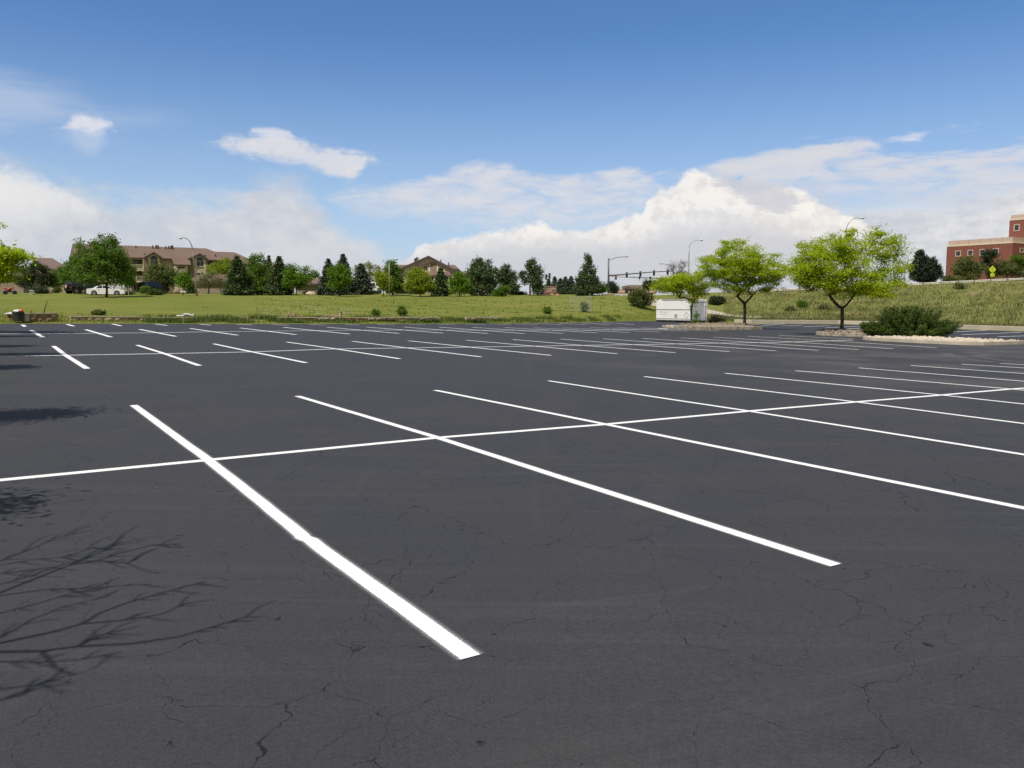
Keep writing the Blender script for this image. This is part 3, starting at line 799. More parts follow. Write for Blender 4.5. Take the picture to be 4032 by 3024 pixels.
# ------------------------------------------------------------------ the honey locusts in the lot
isl_h = 0.24
def lp(u, v, dz=0.0):
    p = G(u, v); p.z += dz; return p
# tree in the right hand island: two limbs fork low, a second crown lobe leans right
def locust(label, base, Yc, forks, blobs, nclus, nleaf, r0, group='honey locusts planted around the lot', ll=0.15, lw=0.060):
    base = Vector(base)
    root = empty('honey_locust', base, 0, label, 'tree', group)
    BL = [px_blob(b, Yc) for b in blobs]
    vol = np.array([np.prod(r) ** 0.75 for _, r in BL]); vol /= vol.sum()
    C_ = np.concatenate([c + in_ball(max(4, int(nclus * f)), 0.30) * r for (c, r), f in zip(BL, vol)])
    mb, nodes, par, tips = skeleton(base - Vector((0, 0, 0.2)), forks[0], [Vector(f) for f in forks[1:]] + [Vector(t) for t in C_], r0, 0.010, 0.45, 0.05, 0.3)
    b0 = np.array(base)
    mb.v = [(v[0] - base.x, v[1] - base.y, v[2] - base.z) for v in mb.v]
    mb.obj('trunk', M['bark'], root, smooth=True)
    # leaf sprays sit around the outer twigs, spread flat
    tp = np.array([tuple(nodes[i]) for i in tips]); pp = np.array([tuple(nodes[par[i]]) for i in tips])
    keep = np.array([np.min([np.linalg.norm((t - c) / r) for c, r in BL]) < 1.25 for t in tp])
    tp, pp = tp[keep], pp[keep]
    n = len(tp)
    f = rng.uniform(-0.1, 1.15, (n, nleaf, 1))
    ctr = pp[:, None, :] * (1 - f) + tp[:, None, :] * f
    sc = 0.5 + 0.8 * rng.random((n, 1, 1))
    off = rng.normal(size=(n, nleaf, 3)) * np.array([0.30, 0.30, 0.10]) * sc
    pts = (ctr + off).reshape(-1, 3)
    dd = unit(np.repeat(unit(tp - pp + 1e-6), nleaf, 0) + unit(off.reshape(-1, 3)) * 0.9)
    q = leaf_quads(pts, ll, lw, 0.7, dd, 0.6)
    quads_obj('crown', q - b0, L['locust'], root)
    return root

Y3 = 52.5; b3 = lp(3313, 1318, 0.15); b3 = Vector((A(3313, 1300, Y3).x, Y3, A(3313, 1304, Y3).z))
locust('tall yellow green locust with low forked trunk behind the juniper', b3, Y3,
       [A(3316, 1214, Y3), A(3317, 1180, Y3), A(3318, 1140, Y3), A(3322, 1090, Y3), A(3326, 1030, Y3), A(3304, 1208, Y3), A(3288, 1192, Y3), A(3274, 1176, Y3), A(3264, 1158, Y3), A(3334, 1200, Y3), A(3352, 1178, Y3), A(3366, 1156, Y3), A(3372, 1150, Y3), A(3255, 1130, Y3), A(3395, 1110, Y3)],
       [(3235, 1060, 120, 80), (3190, 985, 75, 40), (3290, 960, 90, 60), (3340, 1020, 90, 80), (3170, 1070, 70, 55), (3380, 1110, 85, 50), (3250, 1110, 90, 45), (3440, 1150, 90, 26),
        (3500, 965, 70, 70, .8, .8), (3540, 1040, 65, 75, .8, .8), (3475, 900, 28, 35, .8, .8), (3500, 1110, 85, 55, .8, .6), (3570, 935, 40, 14, .8, .8), (3345, 915, 24, 18)],
       440, 100, 0.115)
Y2 = 64.5; b2 = Vector((A(2931, 1282, Y2).x, Y2, A(2931, 1284, Y2).z))
locust('umbrella shaped yellow green locust, straight dark trunk, in the middle island', b2, Y2,
       [A(2932, 1195, Y2), A(2933, 1165, Y2), A(2931, 1120, Y2), A(2926, 1060, Y2), A(2918, 1182, Y2), A(2903, 1166, Y2), A(2946, 1182, Y2), A(2962, 1164, Y2), A(2960, 1160, Y2), A(2925, 1140, Y2), A(3010, 1140, Y2), A(2870, 1150, Y2)],
       [(2915, 1010, 110, 55), (2880, 1060, 110, 45), (2960, 1070, 110, 60), (2800, 1030, 70, 30), (2770, 1075, 60, 30), (3040, 1060, 70, 45), (2890, 965, 55, 28), (2915, 950, 22, 14), (2850, 1110, 80, 30), (3030, 1115, 60, 35), (2920, 1120, 70, 30), (3065, 1000, 30, 18), (3085, 1070, 30, 40)],
       390, 100, 0.125)
Y1 = 66.5; b1 = Vector((A(2725, 1277, Y1).x, Y1, A(2725, 1279, Y1).z))
locust('small crooked locust with slanting left limb, in front of the trailer', b1, Y1,
       [A(2722, 1214, Y1), A(2676, 1172, Y1), A(2722, 1180, Y1), A(2640, 1165, Y1), A(2725, 1150, Y1)],
       [(2640, 1118, 60, 24), (2680, 1102, 65, 26), (2730, 1112, 60, 34), (2610, 1132, 45, 20), (2690, 1140, 55, 16), (2750, 1140, 40, 26), (2610, 1100, 22, 14), (2730, 1182, 14, 10)],
       165, 95, 0.085)
# the row of locusts left of the lot: only the tip of one shows, the others throw their shade on the asphalt
MX = [(-4.9, 6.8, 1.7, 'locust on the verge left of the lot, nearest of its row in leaf', 2.5), (-4.7, 12.6, 1.8, 'locust on the left verge, second of its row', 3.2), (-4.4, 22.0, 2.0, 'locust on the left verge, third of its row', 2.7), (-4.4, 26.9, 2.0, 'locust on the left verge, fourth of its row', 3.6), (-4.4, 31.8, 2.0, 'locust on the left verge, fifth of its row', 3.0), (-4.3, 40.0, 2.4, 'locust on the left verge, sixth of its row', 3.6)]
def verge_locust(xr, yr, rad, label, base_h, blobs_rel, nclus=170, nleaf=90, r0=0.11, ll=.20, lw=.075):
    p = rowpt(xr, yr); p.z += 0.02
    u = CU + F * p.x / (p.y * (CP)); 
    root = empty('honey_locust', p, 0, label, 'tree', 'honey locusts planted around the lot')
    C_ = np.concatenate([np.array([dx, dy, dz]) + in_ball(max(4, int(nclus * w)), .3) * np.array(r) for (dx, dy, dz, r, w) in blobs_rel])
    mb, nodes, par, tips = skeleton(Vector((0, 0, -.1)), Vector((0, 0, base_h)), [Vector(t) for t in C_], r0, 0.010, 0.45, 0.05, 0.3)
    mb.obj('trunk', M['bark'], root, smooth=True)
    tp = np.array([tuple(nodes[i]) for i in tips]); pp = np.array([tuple(nodes[par[i]]) for i in tips])
    f = rng.uniform(-0.1, 1.15, (len(tp), nleaf, 1))
    pts = (pp[:, None, :] * (1 - f) + tp[:, None, :] * f + rng.normal(size=(len(tp), nleaf, 3)) * np.array([.28, .28, .10])).reshape(-1, 3)
    quads_obj('crown', leaf_quads(pts, ll, lw, 0.7), L['locust'], root)
    return root
for xr, yr, rad, lab, rc_ in MX:
    ex_ = np.array([CR, SR, 0.0])
    verge_locust(xr, yr, rad, lab, 1.7, [(0, 0, 3.6, (rad, rad, 0.9), .62), (0.1, 0.1, 4.6, (rad * .65, rad * .65, .7), .22), (CR * rc_ * .8, SR * rc_ * .8, 3.1, (.66, .48, .18), .16), (CR * (rc_ + .1), SR * (rc_ + .1), 3.2, (.42, .28, .10), .09)], nleaf=170 if yr < 15 else 90, ll=.11 if yr < 15 else .20, lw=.042 if yr < 15 else .075)
# the one whose crown reaches into the picture
p0 = rowpt(-3.2, 46.5)
pc = A(30, 1010, p0.y + 0.0)
verge_locust(-3.2, 46.5, 3.0, 'bright yellow green locust cut by the left edge of the photo', 2.0,
             [(pc.x - p0.x - 1.0, 0, A(0, 1025, p0.y).z - p0.z, (1.7, 1.5, .75), .42), (pc.x - p0.x - 1.9, 0, A(0, 965, p0.y).z - p0.z, (1.3, 1.2, .6), .2), (0, 0, 3.6, (1.6, 1.8, 1.2), .2), (pc.x - p0.x - .9, .3, A(0, 1085, p0.y).z - p0.z, (1.0, 1.0, .45), .08), (pc.x - p0.x + .35, .2, A(0, 1010, p0.y).z - p0.z, (.75, .6, .22), .06), (pc.x - p0.x - 1.1, 0, A(0, 885, p0.y).z - p0.z, (.5, .4, .12), .03)], 200, 62)
# a bare, unpruned tree close by on the left: only its twig shadows reach the picture
def shadow_branch(pts, h0, h1):
    out = []
    for i, (u, v) in enumerate(pts):
        g = G(u, v); f = i / max(1, len(pts) - 1); h = h0 + (h1 - h0) * f
        out.append(g - LDIR * (h / -LDIR.z) * 1.0)
    return out
def zc(x, y): return (x * 0.5424, 1900 + y * 0.5424)       # readings taken from an enlarged strip of the photo
branches = [
    [(-500, 1250), (0, 1165), (380, 1085), (600, 1025), (720, 950), (900, 880), (1180, 800), (1500, 715)],
    [(600, 1025), (900, 1000), (1180, 955), (1340, 880), (1530, 850)],
    [(-500, 1290), (0, 1230), (300, 1225), (560, 1190), (960, 1170), (1300, 1120), (1500, 1060), (1790, 975)],
    [(560, 1190), (720, 1110), (1000, 1045)],
    [(-500, 900), (0, 800), (300, 680), (500, 600), (700, 570), (860, 515), (1100, 455), (1310, 445)],
    [(-400, 850), (0, 820), (360, 775), (600, 770), (900, 750), (1080, 740)],
    [(-400, 700), (0, 570), (210, 490), (400, 405), (670, 345)],
    [(-400, 640), (0, 600), (240, 560), (460, 540), (700, 465)],
    [(-300, 1050), (0, 950), (300, 870), (560, 790), (700, 790)],
    [(-300, 1340), (0, 1300), (260, 1305), (560, 1290), (880, 1230)],
    [(300, 1225), (400, 1340), (530, 1400), (680, 1350), (820, 1240)],
    [(-300, 1580), (0, 1500), (260, 1470), (420, 1475)],
    [(-300, 1640), (0, 1580), (160, 1545), (260, 1470), (410, 1405)],
    [(500, 600), (700, 520), (880, 430)],
    [(460, 540), (560, 570), (760, 570), (930, 585), (990, 560)],
    [(-200, 1180), (0, 1130), (220, 1000), (460, 900), (780, 830)],
    [(-300, 780), (0, 740), (240, 675), (480, 590)],
    [(-200, 690), (0, 660), (300, 630), (600, 560), (880, 445)],
]
root_b = rowpt(-3.4, 4.6); root_b.z += 0.0
bt = empty('bare_tree', root_b, 0, 'leafless spreading tree on the verge left of the camera', 'tree')
for br in [b_ for i_, b_ in enumerate(branches) if i_ != 10]:             # short side twigs
    for _ in range(7):
        i = random.randrange(max(1, len(br) - 3), len(br)); (xa, ya), (xb, yb) = br[i - 1], br[i]
        f = random.random(); x, y = xa + (xb - xa) * f, ya + (yb - ya) * f
        an = math.atan2(yb - ya, xb - xa) + random.choice((-1, 1)) * random.uniform(.18, .45); ln = random.uniform(80, 260)
        branches.append([(x, y), (x + ln * .5 * math.cos(an), y + ln * .5 * math.sin(an)), (x + ln * math.cos(an * .8), y + ln * math.sin(an * .8))])
mbb = MB()
forkb = root_b + Vector((0.3, 0.2, 1.9))
mbb.tube([root_b - Vector((0, 0, .1)), root_b + Vector((.05, .1, .9)), forkb], [.11, .085, .075], 8)
for bi, br in enumerate(branches):
    hz_ = 2.9 + 0.25 * ((bi * 7) % 5) / 5
    pts = shadow_branch([zc(*q) for q in br], hz_, hz_ + 0.7)
    k = len(pts)
    r_0 = 0.015 if bi in (0, 2, 4) else (0.0095 if bi < 18 else 0.0065)
    if br[0][0] < 0: pts = [forkb, forkb.lerp(pts[0], .5) + Vector((0, 0, .15))] + pts; rr = [.03, .024] + [max(0.005, r_0 * (1 - .6 * i / k)) for i in range(k)]
    else: rr = [max(0.0035, r_0 * (1 - .6 * i / k)) for i in range(k)]
    mbb.tube(pts, rr, 5)
mbb.v = [(v[0] - root_b.x, v[1] - root_b.y, v[2] - root_b.z) for v in mbb.v]
mbb.obj('trunk', M['bark'], bt, smooth=True)

# ------------------------------------------------------------------ trees and shrubs beyond the field
GF = 'trees beyond the field'
GS = 'spruces beyond the field'
GP = 'pines beyond the field'
def tb(u, v, Y): return Vector((A(u, v, Y).x, Y, min(A(u, v, Y).z, terr(A(u, v, Y).x, Y) + 0.0)))
def onterr(u, Y):
    x = A(u, 1201, Y).x; return Vector((x, Y, terr(x, Y)))
def T(label, u, Y, blobs, mat, **kw):
    blobs = [(b[0], b[1], b[2] * 1.10, b[3] * 1.04) + tuple(b[4:]) for b in blobs]
    kw.setdefault('group', GF); kw.setdefault('ll', 0.22); kw.setdefault('lw', 0.14); kw.setdefault('rc', 0.30)
    return leafy(kw.pop('name', 'leafy_tree'), label, 'tree', onterr(u, Y), blobs, Y, L[mat], **kw)
def SH(label, u, Y, blobs, mat, **kw):
    kw.setdefault('group', None); kw.setdefault('ll', 0.18); kw.setdefault('lw', 0.11); kw.setdefault('rc', 0.22); kw.setdefault('trunk', 0.05); kw.setdefault('nclus', 40); kw.setdefault('nleaf', 40); kw.setdefault('inner', 0.2)
    base = kw.pop('base', None)
    return leafy(kw.pop('name', 'shrub'), label, 'shrub', base or onterr(u, Y), blobs, Y, L[mat], **kw)
T('dark olive crabapple with slanting trunk, in front of the tan building at far left', 115, 130, [(140, 1078, 52, 34), (105, 1105, 38, 28), (175, 1105, 34, 28), (150, 1050, 30, 18)], 'dark', nclus=120, nleaf=55)
T('slim green tree left of the big maple, thin brown trunk', 231, 132, [(232, 1095, 34, 38), (250, 1070, 22, 22), (215, 1115, 25, 22)], 'mid', nclus=80, nleaf=50)
T('dark green tree half behind the left side of the big maple', 285, 128, [(288, 1065, 30, 60), (272, 1090, 28, 34), (300, 1020, 18, 26)], 'mid', nclus=110, nleaf=55)
T('tallest broad green maple, its trunk standing in front of the white sedan', 420, 101, [(390, 1040, 80, 58), (430, 1000, 62, 58), (360, 1010, 55, 55), (410, 955, 42, 30), (455, 1050, 55, 48), (340, 1075, 45, 40), (400, 1095, 80, 26), (490, 1085, 32, 45), (325, 960, 16, 22), (445, 940, 18, 16)], 'mid', nclus=330, nleaf=60, trunk=0.14, rc=0.33, fork=A(420, 1118, 101))
T('narrow green tree at the right flank of the big maple', 506, 120, [(506, 1075, 25, 48), (500, 1110, 24, 25)], 'mid', nclus=70, nleaf=50)
T('round olive tree in front of the stone clad stair tower of the apartments', 632, 126, [(634, 1075, 55, 30), (600, 1095, 34, 28), (675, 1090, 34, 30), (640, 1110, 50, 22), (630, 1052, 34, 12)], 'olive', nclus=170, nleaf=55)
T('small bright green sapling left of the leaning street lamp', 721, 112.5, [(718, 1105, 24, 24), (722, 1083, 12, 14), (732, 1112, 18, 18)], 'bright', nclus=55, nleaf=45, trunk=0.05)
spruce('small dark juniper cone beside the garage corner', onterr(752, 126), 1108, 15, 126, L['spruce'], None, 'juniper_tree')
T('sparse olive tree with pale crooked stems in front of the garage', 822, 125, [(830, 1105, 52, 26), (790, 1112, 30, 20), (865, 1110, 26, 22), (830, 1085, 36, 12)], 'sparse', nclus=120, nleaf=34, bark='bark_grey', ll=0.15, lw=0.09)
T('yellow green tree rising behind the garage roof', 870, 150, [(880, 1045, 38, 28), (845, 1062, 28, 18), (905, 1062, 24, 24), (868, 1075, 44, 14)], 'yellow', nclus=110, nleaf=45)
spruce('dark spruce right of the garage, touching the apartment roof', onterr(940, 118), 1010, 48, 118, L['spruce'], GS, dens=1.2)
T('broad dark green maple shaped like a pyramid between two spruces', 1030, 121, [(1030, 1085, 70, 48), (1014, 1040, 42, 38), (1062, 1110, 56, 42), (985, 1115, 40, 40), (1030, 1135, 76, 28), (1012, 1018, 18, 16)], 'mid', nclus=260, nleaf=60, rc=0.32)
spruce('far slim blue grey spruce peeking over the pyramid maple', onterr(1064, 170), 1007, 18, 170, L['bluespruce'], GS)
spruce('slender green spruce standing right of the pyramid maple', onterr(1104, 119), 1012, 42, 119, L['spruce'], GS, dens=1.2)
T('bright green young maple with pale trunk beside the second garage', 1167, 117, [(1165, 1085, 38, 34), (1150, 1060, 18, 16), (1195, 1095, 30, 30), (1205, 1060, 14, 10), (1170, 1115, 44, 20), (1140, 1110, 22, 22)], 'bright', nclus=150, nleaf=50, trunk=0.07)
T('loose green tree behind the roof of the second garage', 1240, 152, [(1238, 1080, 18, 12), (1222, 1088, 14, 10)], 'mid', nclus=30, nleaf=36)
spruce('grey green spruce at the right end of the second garage', onterr(1297, 120), 1022, 38, 120, L['bluespruce'], GS, dens=1.2)
T('bright green maple in front of two tall spruces', 1338, 115, [(1340, 1090, 38, 34), (1320, 1060, 20, 16), (1362, 1105, 24, 22), (1335, 1120, 36, 20), (1345, 1058, 16, 12)], 'bright', nclus=150, nleaf=50, trunk=0.07)
spruce('tallest blue grey spruce, pointed, behind the bright maple', onterr(1354, 123), 1003, 40, 123, L['bluespruce'], GS, dens=1.2)
spruce('wide blue grey spruce right of the tallest spruce', onterr(1424, 124), 1041, 42, 124, L['bluespruce'], GS, dens=1.25)
T('airy pale yellow tree behind the wide spruce', 1450, 150, [(1440, 1055, 40, 22), (1475, 1070, 30, 30), (1415, 1060, 22, 16), (1460, 1095, 34, 24)], 'pale', nclus=110, nleaf=32, bark='bark_grey')
T('young yellow green tree left of the grey lamp post', 1510, 117, [(1505, 1105, 26, 26), (1500, 1080, 14, 14), (1516, 1122, 20, 16)], 'yellow', nclus=70, nleaf=45, trunk=0.05)
T('dense dark green pear tree shaped like an egg, right of the lamp post', 1546, 122, [(1545, 1095, 40, 44), (1540, 1055, 26, 28), (1560, 1125, 34, 26), (1530, 1125, 30, 26)], 'mid', nclus=210, nleaf=65, rc=0.26)
T('yellow green ash in front of the gabled apartment house', 1656, 118, [(1650, 1095, 40, 30), (1632, 1075, 22, 16), (1685, 1120, 26, 24), (1620, 1125, 22, 24), (1650, 1132, 46, 18), (1640, 1062, 10, 8)], 'yellow', nclus=170, nleaf=55, trunk=0.07)
spruce('brownish dark spruce in front of the gable windows', onterr(1736, 118.5), 1058, 31, 118.5, L['spruce'], GS, dens=1.25)
T('bright green ball shaped maple left of the big pine', 1810, 117, [(1808, 1115, 32, 28), (1812, 1088, 16, 14), (1785, 1110, 14, 14), (1825, 1130, 22, 18), (1808, 1140, 24, 14)], 'bright', nclus=120, nleaf=50, trunk=0.07)
T('dark green tree pressed against the big pine', 1858, 124, [(1860, 1085, 20, 46), (1856, 1130, 22, 26)], 'mid', nclus=90, nleaf=55)
pine('biggest round pine at the edge of the field', onterr(1898, 120), [(1900, 1085, 52, 40), (1895, 1045, 28, 28), (1925, 1110, 34, 40), (1872, 1120, 30, 40), (1900, 1140, 54, 24), (1868, 1045, 6, 18), (1925, 1045, 8, 18), (1945, 1065, 8, 16)], 120, L['pine'], GP, ntuft=380, nn=32, ln=0.36)
pine('pointed pine right of the biggest one, with gaps in its crown', onterr(1992, 124), [(1990, 1085, 22, 38), (2015, 1105, 20, 34), (1970, 1095, 18, 36), (1992, 1052, 8, 14), (2010, 1135, 34, 18)], 124, L['pine'], GP, ntuft=240, nn=30, ln=0.34)
pine('open pine whose bare trunk shows, left of the brick church sign', onterr(2087, 119), [(2092, 1050, 22, 28), (2112, 1075, 24, 26), (2068, 1085, 20, 14), (2110, 1105, 26, 26), (2120, 1135, 24, 24), (2094, 1026, 8, 8), (2066, 1105, 14, 12)], 119, L['pine'], GP, ntuft=210, nn=28, ln=0.34)
for u, v, w in ((2160, 1101, 20), (2184, 1091, 19)):
    spruce('distant blue grey spruce behind the brick church sign', onterr(u, 165), v, w, 165, L['bluespruce'], 'distant spruces behind the church sign')
for k, (u, v, w) in enumerate(((2206, 1098, 24), (2226, 1092, 26), (2248, 1090, 26))):
    spruce('distant blue grey spruce between church sign and conical pine', onterr(u, 160), v, w, 160, L['bluespruce'], 'distant spruces left of the conical pine')
pine('tall conical pine left of the traffic signal pole', onterr(2312, 122), [(2314, 1035, 16, 24), (2314, 1070, 30, 26), (2312, 1105, 44, 26), (2290, 1135, 34, 24), (2345, 1130, 34, 24), (2313, 1140, 56, 18), (2312, 1015, 6, 10)], 122, L['pine'], GP, ntuft=360, nn=32, ln=0.36)
pine('dark rounded pine just right of the traffic signal pole', onterr(2410, 205), [(2410, 1135, 20, 20), (2405, 1122, 12, 12), (2422, 1145, 14, 14)], 205, L['pine_dark'], GP, ntuft=90, nn=26, ln=0.5, rc=.3)
T('dark rounded tree behind the porch roof at the crossing', 2553, 195, [(2552, 1120, 18, 14), (2545, 1132, 16, 10), (2580, 1115, 14, 8)], 'dark', nclus=70, nleaf=50, ll=0.35, lw=0.22)
T('half bare grey tree behind the small crooked locust', 2665, 128, [(2668, 1060, 34, 34), (2690, 1040, 22, 22), (2645, 1050, 18, 18), (2670, 1085, 34, 20), (2700, 1085, 22, 22)], 'greytwig', nclus=110, nleaf=22, ll=0.16, lw=0.06, bark='bark_grey')
pine('dark blue green pine behind the guardrail, left of the brick office', onterr(3642, 142), [(3640, 1050, 42, 42), (3625, 1010, 22, 24), (3670, 1065, 32, 36), (3612, 1065, 32, 38), (3645, 1085, 60, 26)], 142, L['pine_dark'], None, ntuft=420, nn=34, ln=0.42, trunk=.16)
# shrubs and hedges
GH = 'clipped shrubs beyond the field'
SH('low clipped dark hedge beside the green utility box', 158, 116, [(140, 1147, 16, 11), (160, 1146, 20, 12), (180, 1149, 14, 9)], 'dark', group=GH, nclus=90, ll=.13)
SH('rounded bush behind the clipped hedge, left of the drive', 220, 124, [(222, 1143, 14, 9)], 'olive', group=GH)
SH('low juniper mound at the nose of the white sedan', 503, 112, [(497, 1157, 14, 8), (515, 1158, 14, 7)], 'juniper', group=GH, nclus=60, ll=.13)
SH('smooth juniper mound in front of the black sport utility car', 607, 114, [(600, 1153, 24, 9), (622, 1154, 18, 8)], 'juniper', group=GH, nclus=90, ll=.13)
SH('small light green bush left of the black sport utility car', 570, 118, [(570, 1139, 10, 9)], 'bright', group=GH)
SH('low dark spreading juniper under the yellow green ash', 1640, 129, [(1635, 1153, 24, 7), (1658, 1153, 14, 6)], 'spruce', nclus=70)
SH('small yellow bush between dark spruce and ball maple', 1777, 130, [(1777, 1147, 13, 9)], 'yellow')
SH('pale green bush at the foot of the two pines', 1975, 116.5, [(1972, 1148, 24, 20), (1988, 1138, 12, 14), (1955, 1155, 14, 12)], 'mid', nclus=80)
SH('small dark bush at the foot of the conical pine', 2284, 118, [(2286, 1155, 11, 8)], 'dark')
SH('yellow green bush left of the traffic signal pole', 2360, 122, [(2352, 1144, 22, 10), (2378, 1140, 11, 11)], 'bright', nclus=60)
SH('wild dark olive thicket on the field beside the concrete path', 2520, 103, [(2518, 1165, 36, 32), (2545, 1180, 26, 24), (2495, 1172, 22, 22), (2520, 1190, 42, 14)], 'olive', nclus=190, nleaf=40, inner=.3)
pth = hit(2820, 1200, 72)
SH('dark thicket behind the trailer, right of it', 2818, pth.y, [(2812, 1182, 26, 16), (2838, 1180, 18, 14), (2822, 1194, 26, 8)], 'dark', base=pth, nclus=90, twigs=False)
SH('dry brown scrub at the end of the middle island, beside the trailer', 2815, 68, [(2812, 1258, 28, 16), (2838, 1262, 18, 12), (2798, 1264, 14, 10)], 'brown', base=lp(2815, 1283), nclus=80, nleaf=26, ll=0.12, lw=0.045, group=None)
SH('green suckers at the foot of the small crooked locust', 2745, 66, [(2738, 1262, 10, 14), (2742, 1238, 9, 18), (2752, 1272, 14, 6)], 'bright', base=lp(2742, 1288), nclus=34, nleaf=26, ll=0.10, lw=0.05, rc=.12)
GO = 'scrub in front of the brick office'
SH('big olive scrub tree hiding the left windows of the brick office', 3810, 152, [(3805, 1040, 44, 34), (3780, 1060, 34, 30), (3840, 1062, 40, 34), (3810, 1085, 60, 22)], 'olive', group=GO, nclus=200, ll=.26, lw=.16, rc=.34)
SH('darker taller scrub rising to the third window of the brick office', 3896, 154, [(3897, 1005, 28, 26), (3885, 1030, 20, 16)], 'dark', group=GO, nclus=70, ll=.26, lw=.16, rc=.34)
SH('olive scrub behind the yellow warning sign', 3945, 156, [(3940, 1050, 44, 30), (3985, 1060, 40, 32), (3915, 1075, 40, 26), (4030, 1070, 34, 30)], 'olive', group=GO, nclus=200, ll=.26, lw=.16, rc=.34)
SH('bright green bush at the right edge below the brick office', 4010, 150, [(4005, 1020, 22, 16), (4035, 1030, 26, 24)], 'mid', group=GO, nclus=70, ll=.24, lw=.15, rc=.3)
SH('low brownish brush at the left foot of the brick office', 3740, 140, [(3735, 1096, 28, 12), (3770, 1098, 22, 10)], 'sparse', group=GO, nclus=80, ll=.2, lw=.1)
for u, v, Y, ru, rv, lab in ((1286, 1158, 124, 22, 9, 'dark low brush under the grey green spruce'), (1385, 1158, 126, 30, 9, 'dark low brush between tallest and wide spruce'), (1470, 1155, 130, 24, 8, 'low dark brush in front of the white pickup'), (1590, 1153, 131, 22, 7, 'low brush right of the egg shaped pear tree'), (1745, 1157, 130, 40, 7, 'low shrub row under the windows of the gabled house'), (1225, 1156, 126, 30, 8, 'dark brush in front of the second garage'), (2040, 1156, 126, 30, 9, 'dark brush at the foot of the pointed pine'), (2225, 1150, 150, 46, 10, 'dark brush left of the conical pine, behind the sign')):
    SH(lab, u, Y, [(u - ru * .4, v, ru * .7, rv), (u + ru * .5, v + 2, ru * .6, rv * .8)], 'dark', group='low brush beyond the field', nclus=60)
# scrub scattered on the bank
bank = [(3160, 1195, 22, 15, 'mid', 'green bush on the bank, left of the tall locust trunk'), (3240, 1205, 24, 14, 'sparse', 'straw coloured brush behind the tall locust trunk'), (3110, 1215, 20, 10, 'olive', 'low olive clump on the bank beside the green bush'), (3778, 1124, 20, 14, 'olive', 'rounded olive brush at the guardrail'), ]
for u, v, ru, rv, mt, lab in bank:
    p = hit(u, v + rv, 72); ru, rv = ru * .8, rv * .75; v = v + rv * .3
    SH(lab, u, p.y, [(u, v, ru, rv), (u + ru * .5, v + rv * .3, ru * .6, rv * .7)], {'olive': 'sparse', 'dark': 'olive'}.get(mt, mt), base=p, group='brush on the bank', nclus=34, nleaf=26, twigs=False)
# tall weeds standing in the field
weeds = [(1583, 1242, 20, 18, 'tall dark weed clump in the field below the lamp post'), (2298, 1228, 20, 22, 'dark weed growing behind the wire mesh frame'), (2155, 1236, 16, 14, 'low weed clump in the field left of the mesh frame'), (1480, 1244, 12, 12, 'leafy weed beside the low stone wall, left of the tall weed clump'), (385, 1240, 26, 7, 'weeds sprouting on top of the low stone wall at left')]
for u, v, ru, rv, lab in weeds:
    p = hit(u, v, 52)
    SH(lab, u, p.y, [(u, v - rv, ru, rv)], 'mid' if rv > 10 else 'weed', base=p, name='weed_clump', group='weeds in the field', nclus=40, nleaf=22, ll=.22, lw=.06, up=-.4, twigs=False, rc=.12, dirw=.5)

# ------------------------------------------------------------------ juniper in the right hand island
def juniper():
    Yj = 48.0
    base = Vector((A(3590, 1325, Yj).x, Yj, A(3590, 1322, Yj).z))
    root = empty('juniper_shrub', base, 0, 'wide dark green juniper spreading over the white stones of the island', 'shrub')
    blobs = [(3560, 1262, 100, 40), (3620, 1255, 90, 38), (3480, 1300, 75, 24), (3690, 1290, 75, 34), (3590, 1300, 130, 26), (3650, 1310, 90, 16), (3520, 1250, 60, 30), (3440, 1290, 40, 16)]
    C_ = []
    for b in blobs:
        c, r = px_blob((b[0], b[1], b[2], b[3], .8), Yj)
        C_.append(c + in_ball(int(26 + b[2] * .55), .5) * r)
    C_ = np.concatenate(C_); C_ = C_[C_[:, 2] > base.z]
    out = C_ - np.array([base.x, base.y, base.z - 0.6]); out = unit(out); out[:, 2] = out[:, 2] * .5 + .28; out = unit(out)
    nn = 84; n = len(C_)
    s = rng.uniform(-.30, .34, (n, nn, 1))
    off = out[:, None, :] * s + rng.normal(size=(n, nn, 3)) * 0.055 * (1.2 - s * 1.4)
    pts = (C_[:, None, :] + off).reshape(-1, 3)
    dd = unit(np.repeat(out, nn, 0) + rng.normal(size=(n * nn, 3)) * .45)
    q = leaf_quads(pts, .105, .034, .4, dd, .8)
    quads_obj('foliage', q - np.array(base), L['juniper'], root)
    mb, *_ = skeleton(base, base + Vector((0, 0, .12)), [Vector(t) for t in C_[rng.choice(n, 70, replace=False)]], .07, .01, .4)
    mb.v = [(v[0] - base.x, v[1] - base.y, v[2] - base.z) for v in mb.v]
    mb.obj('stems', M['bark'], root)
juniper()

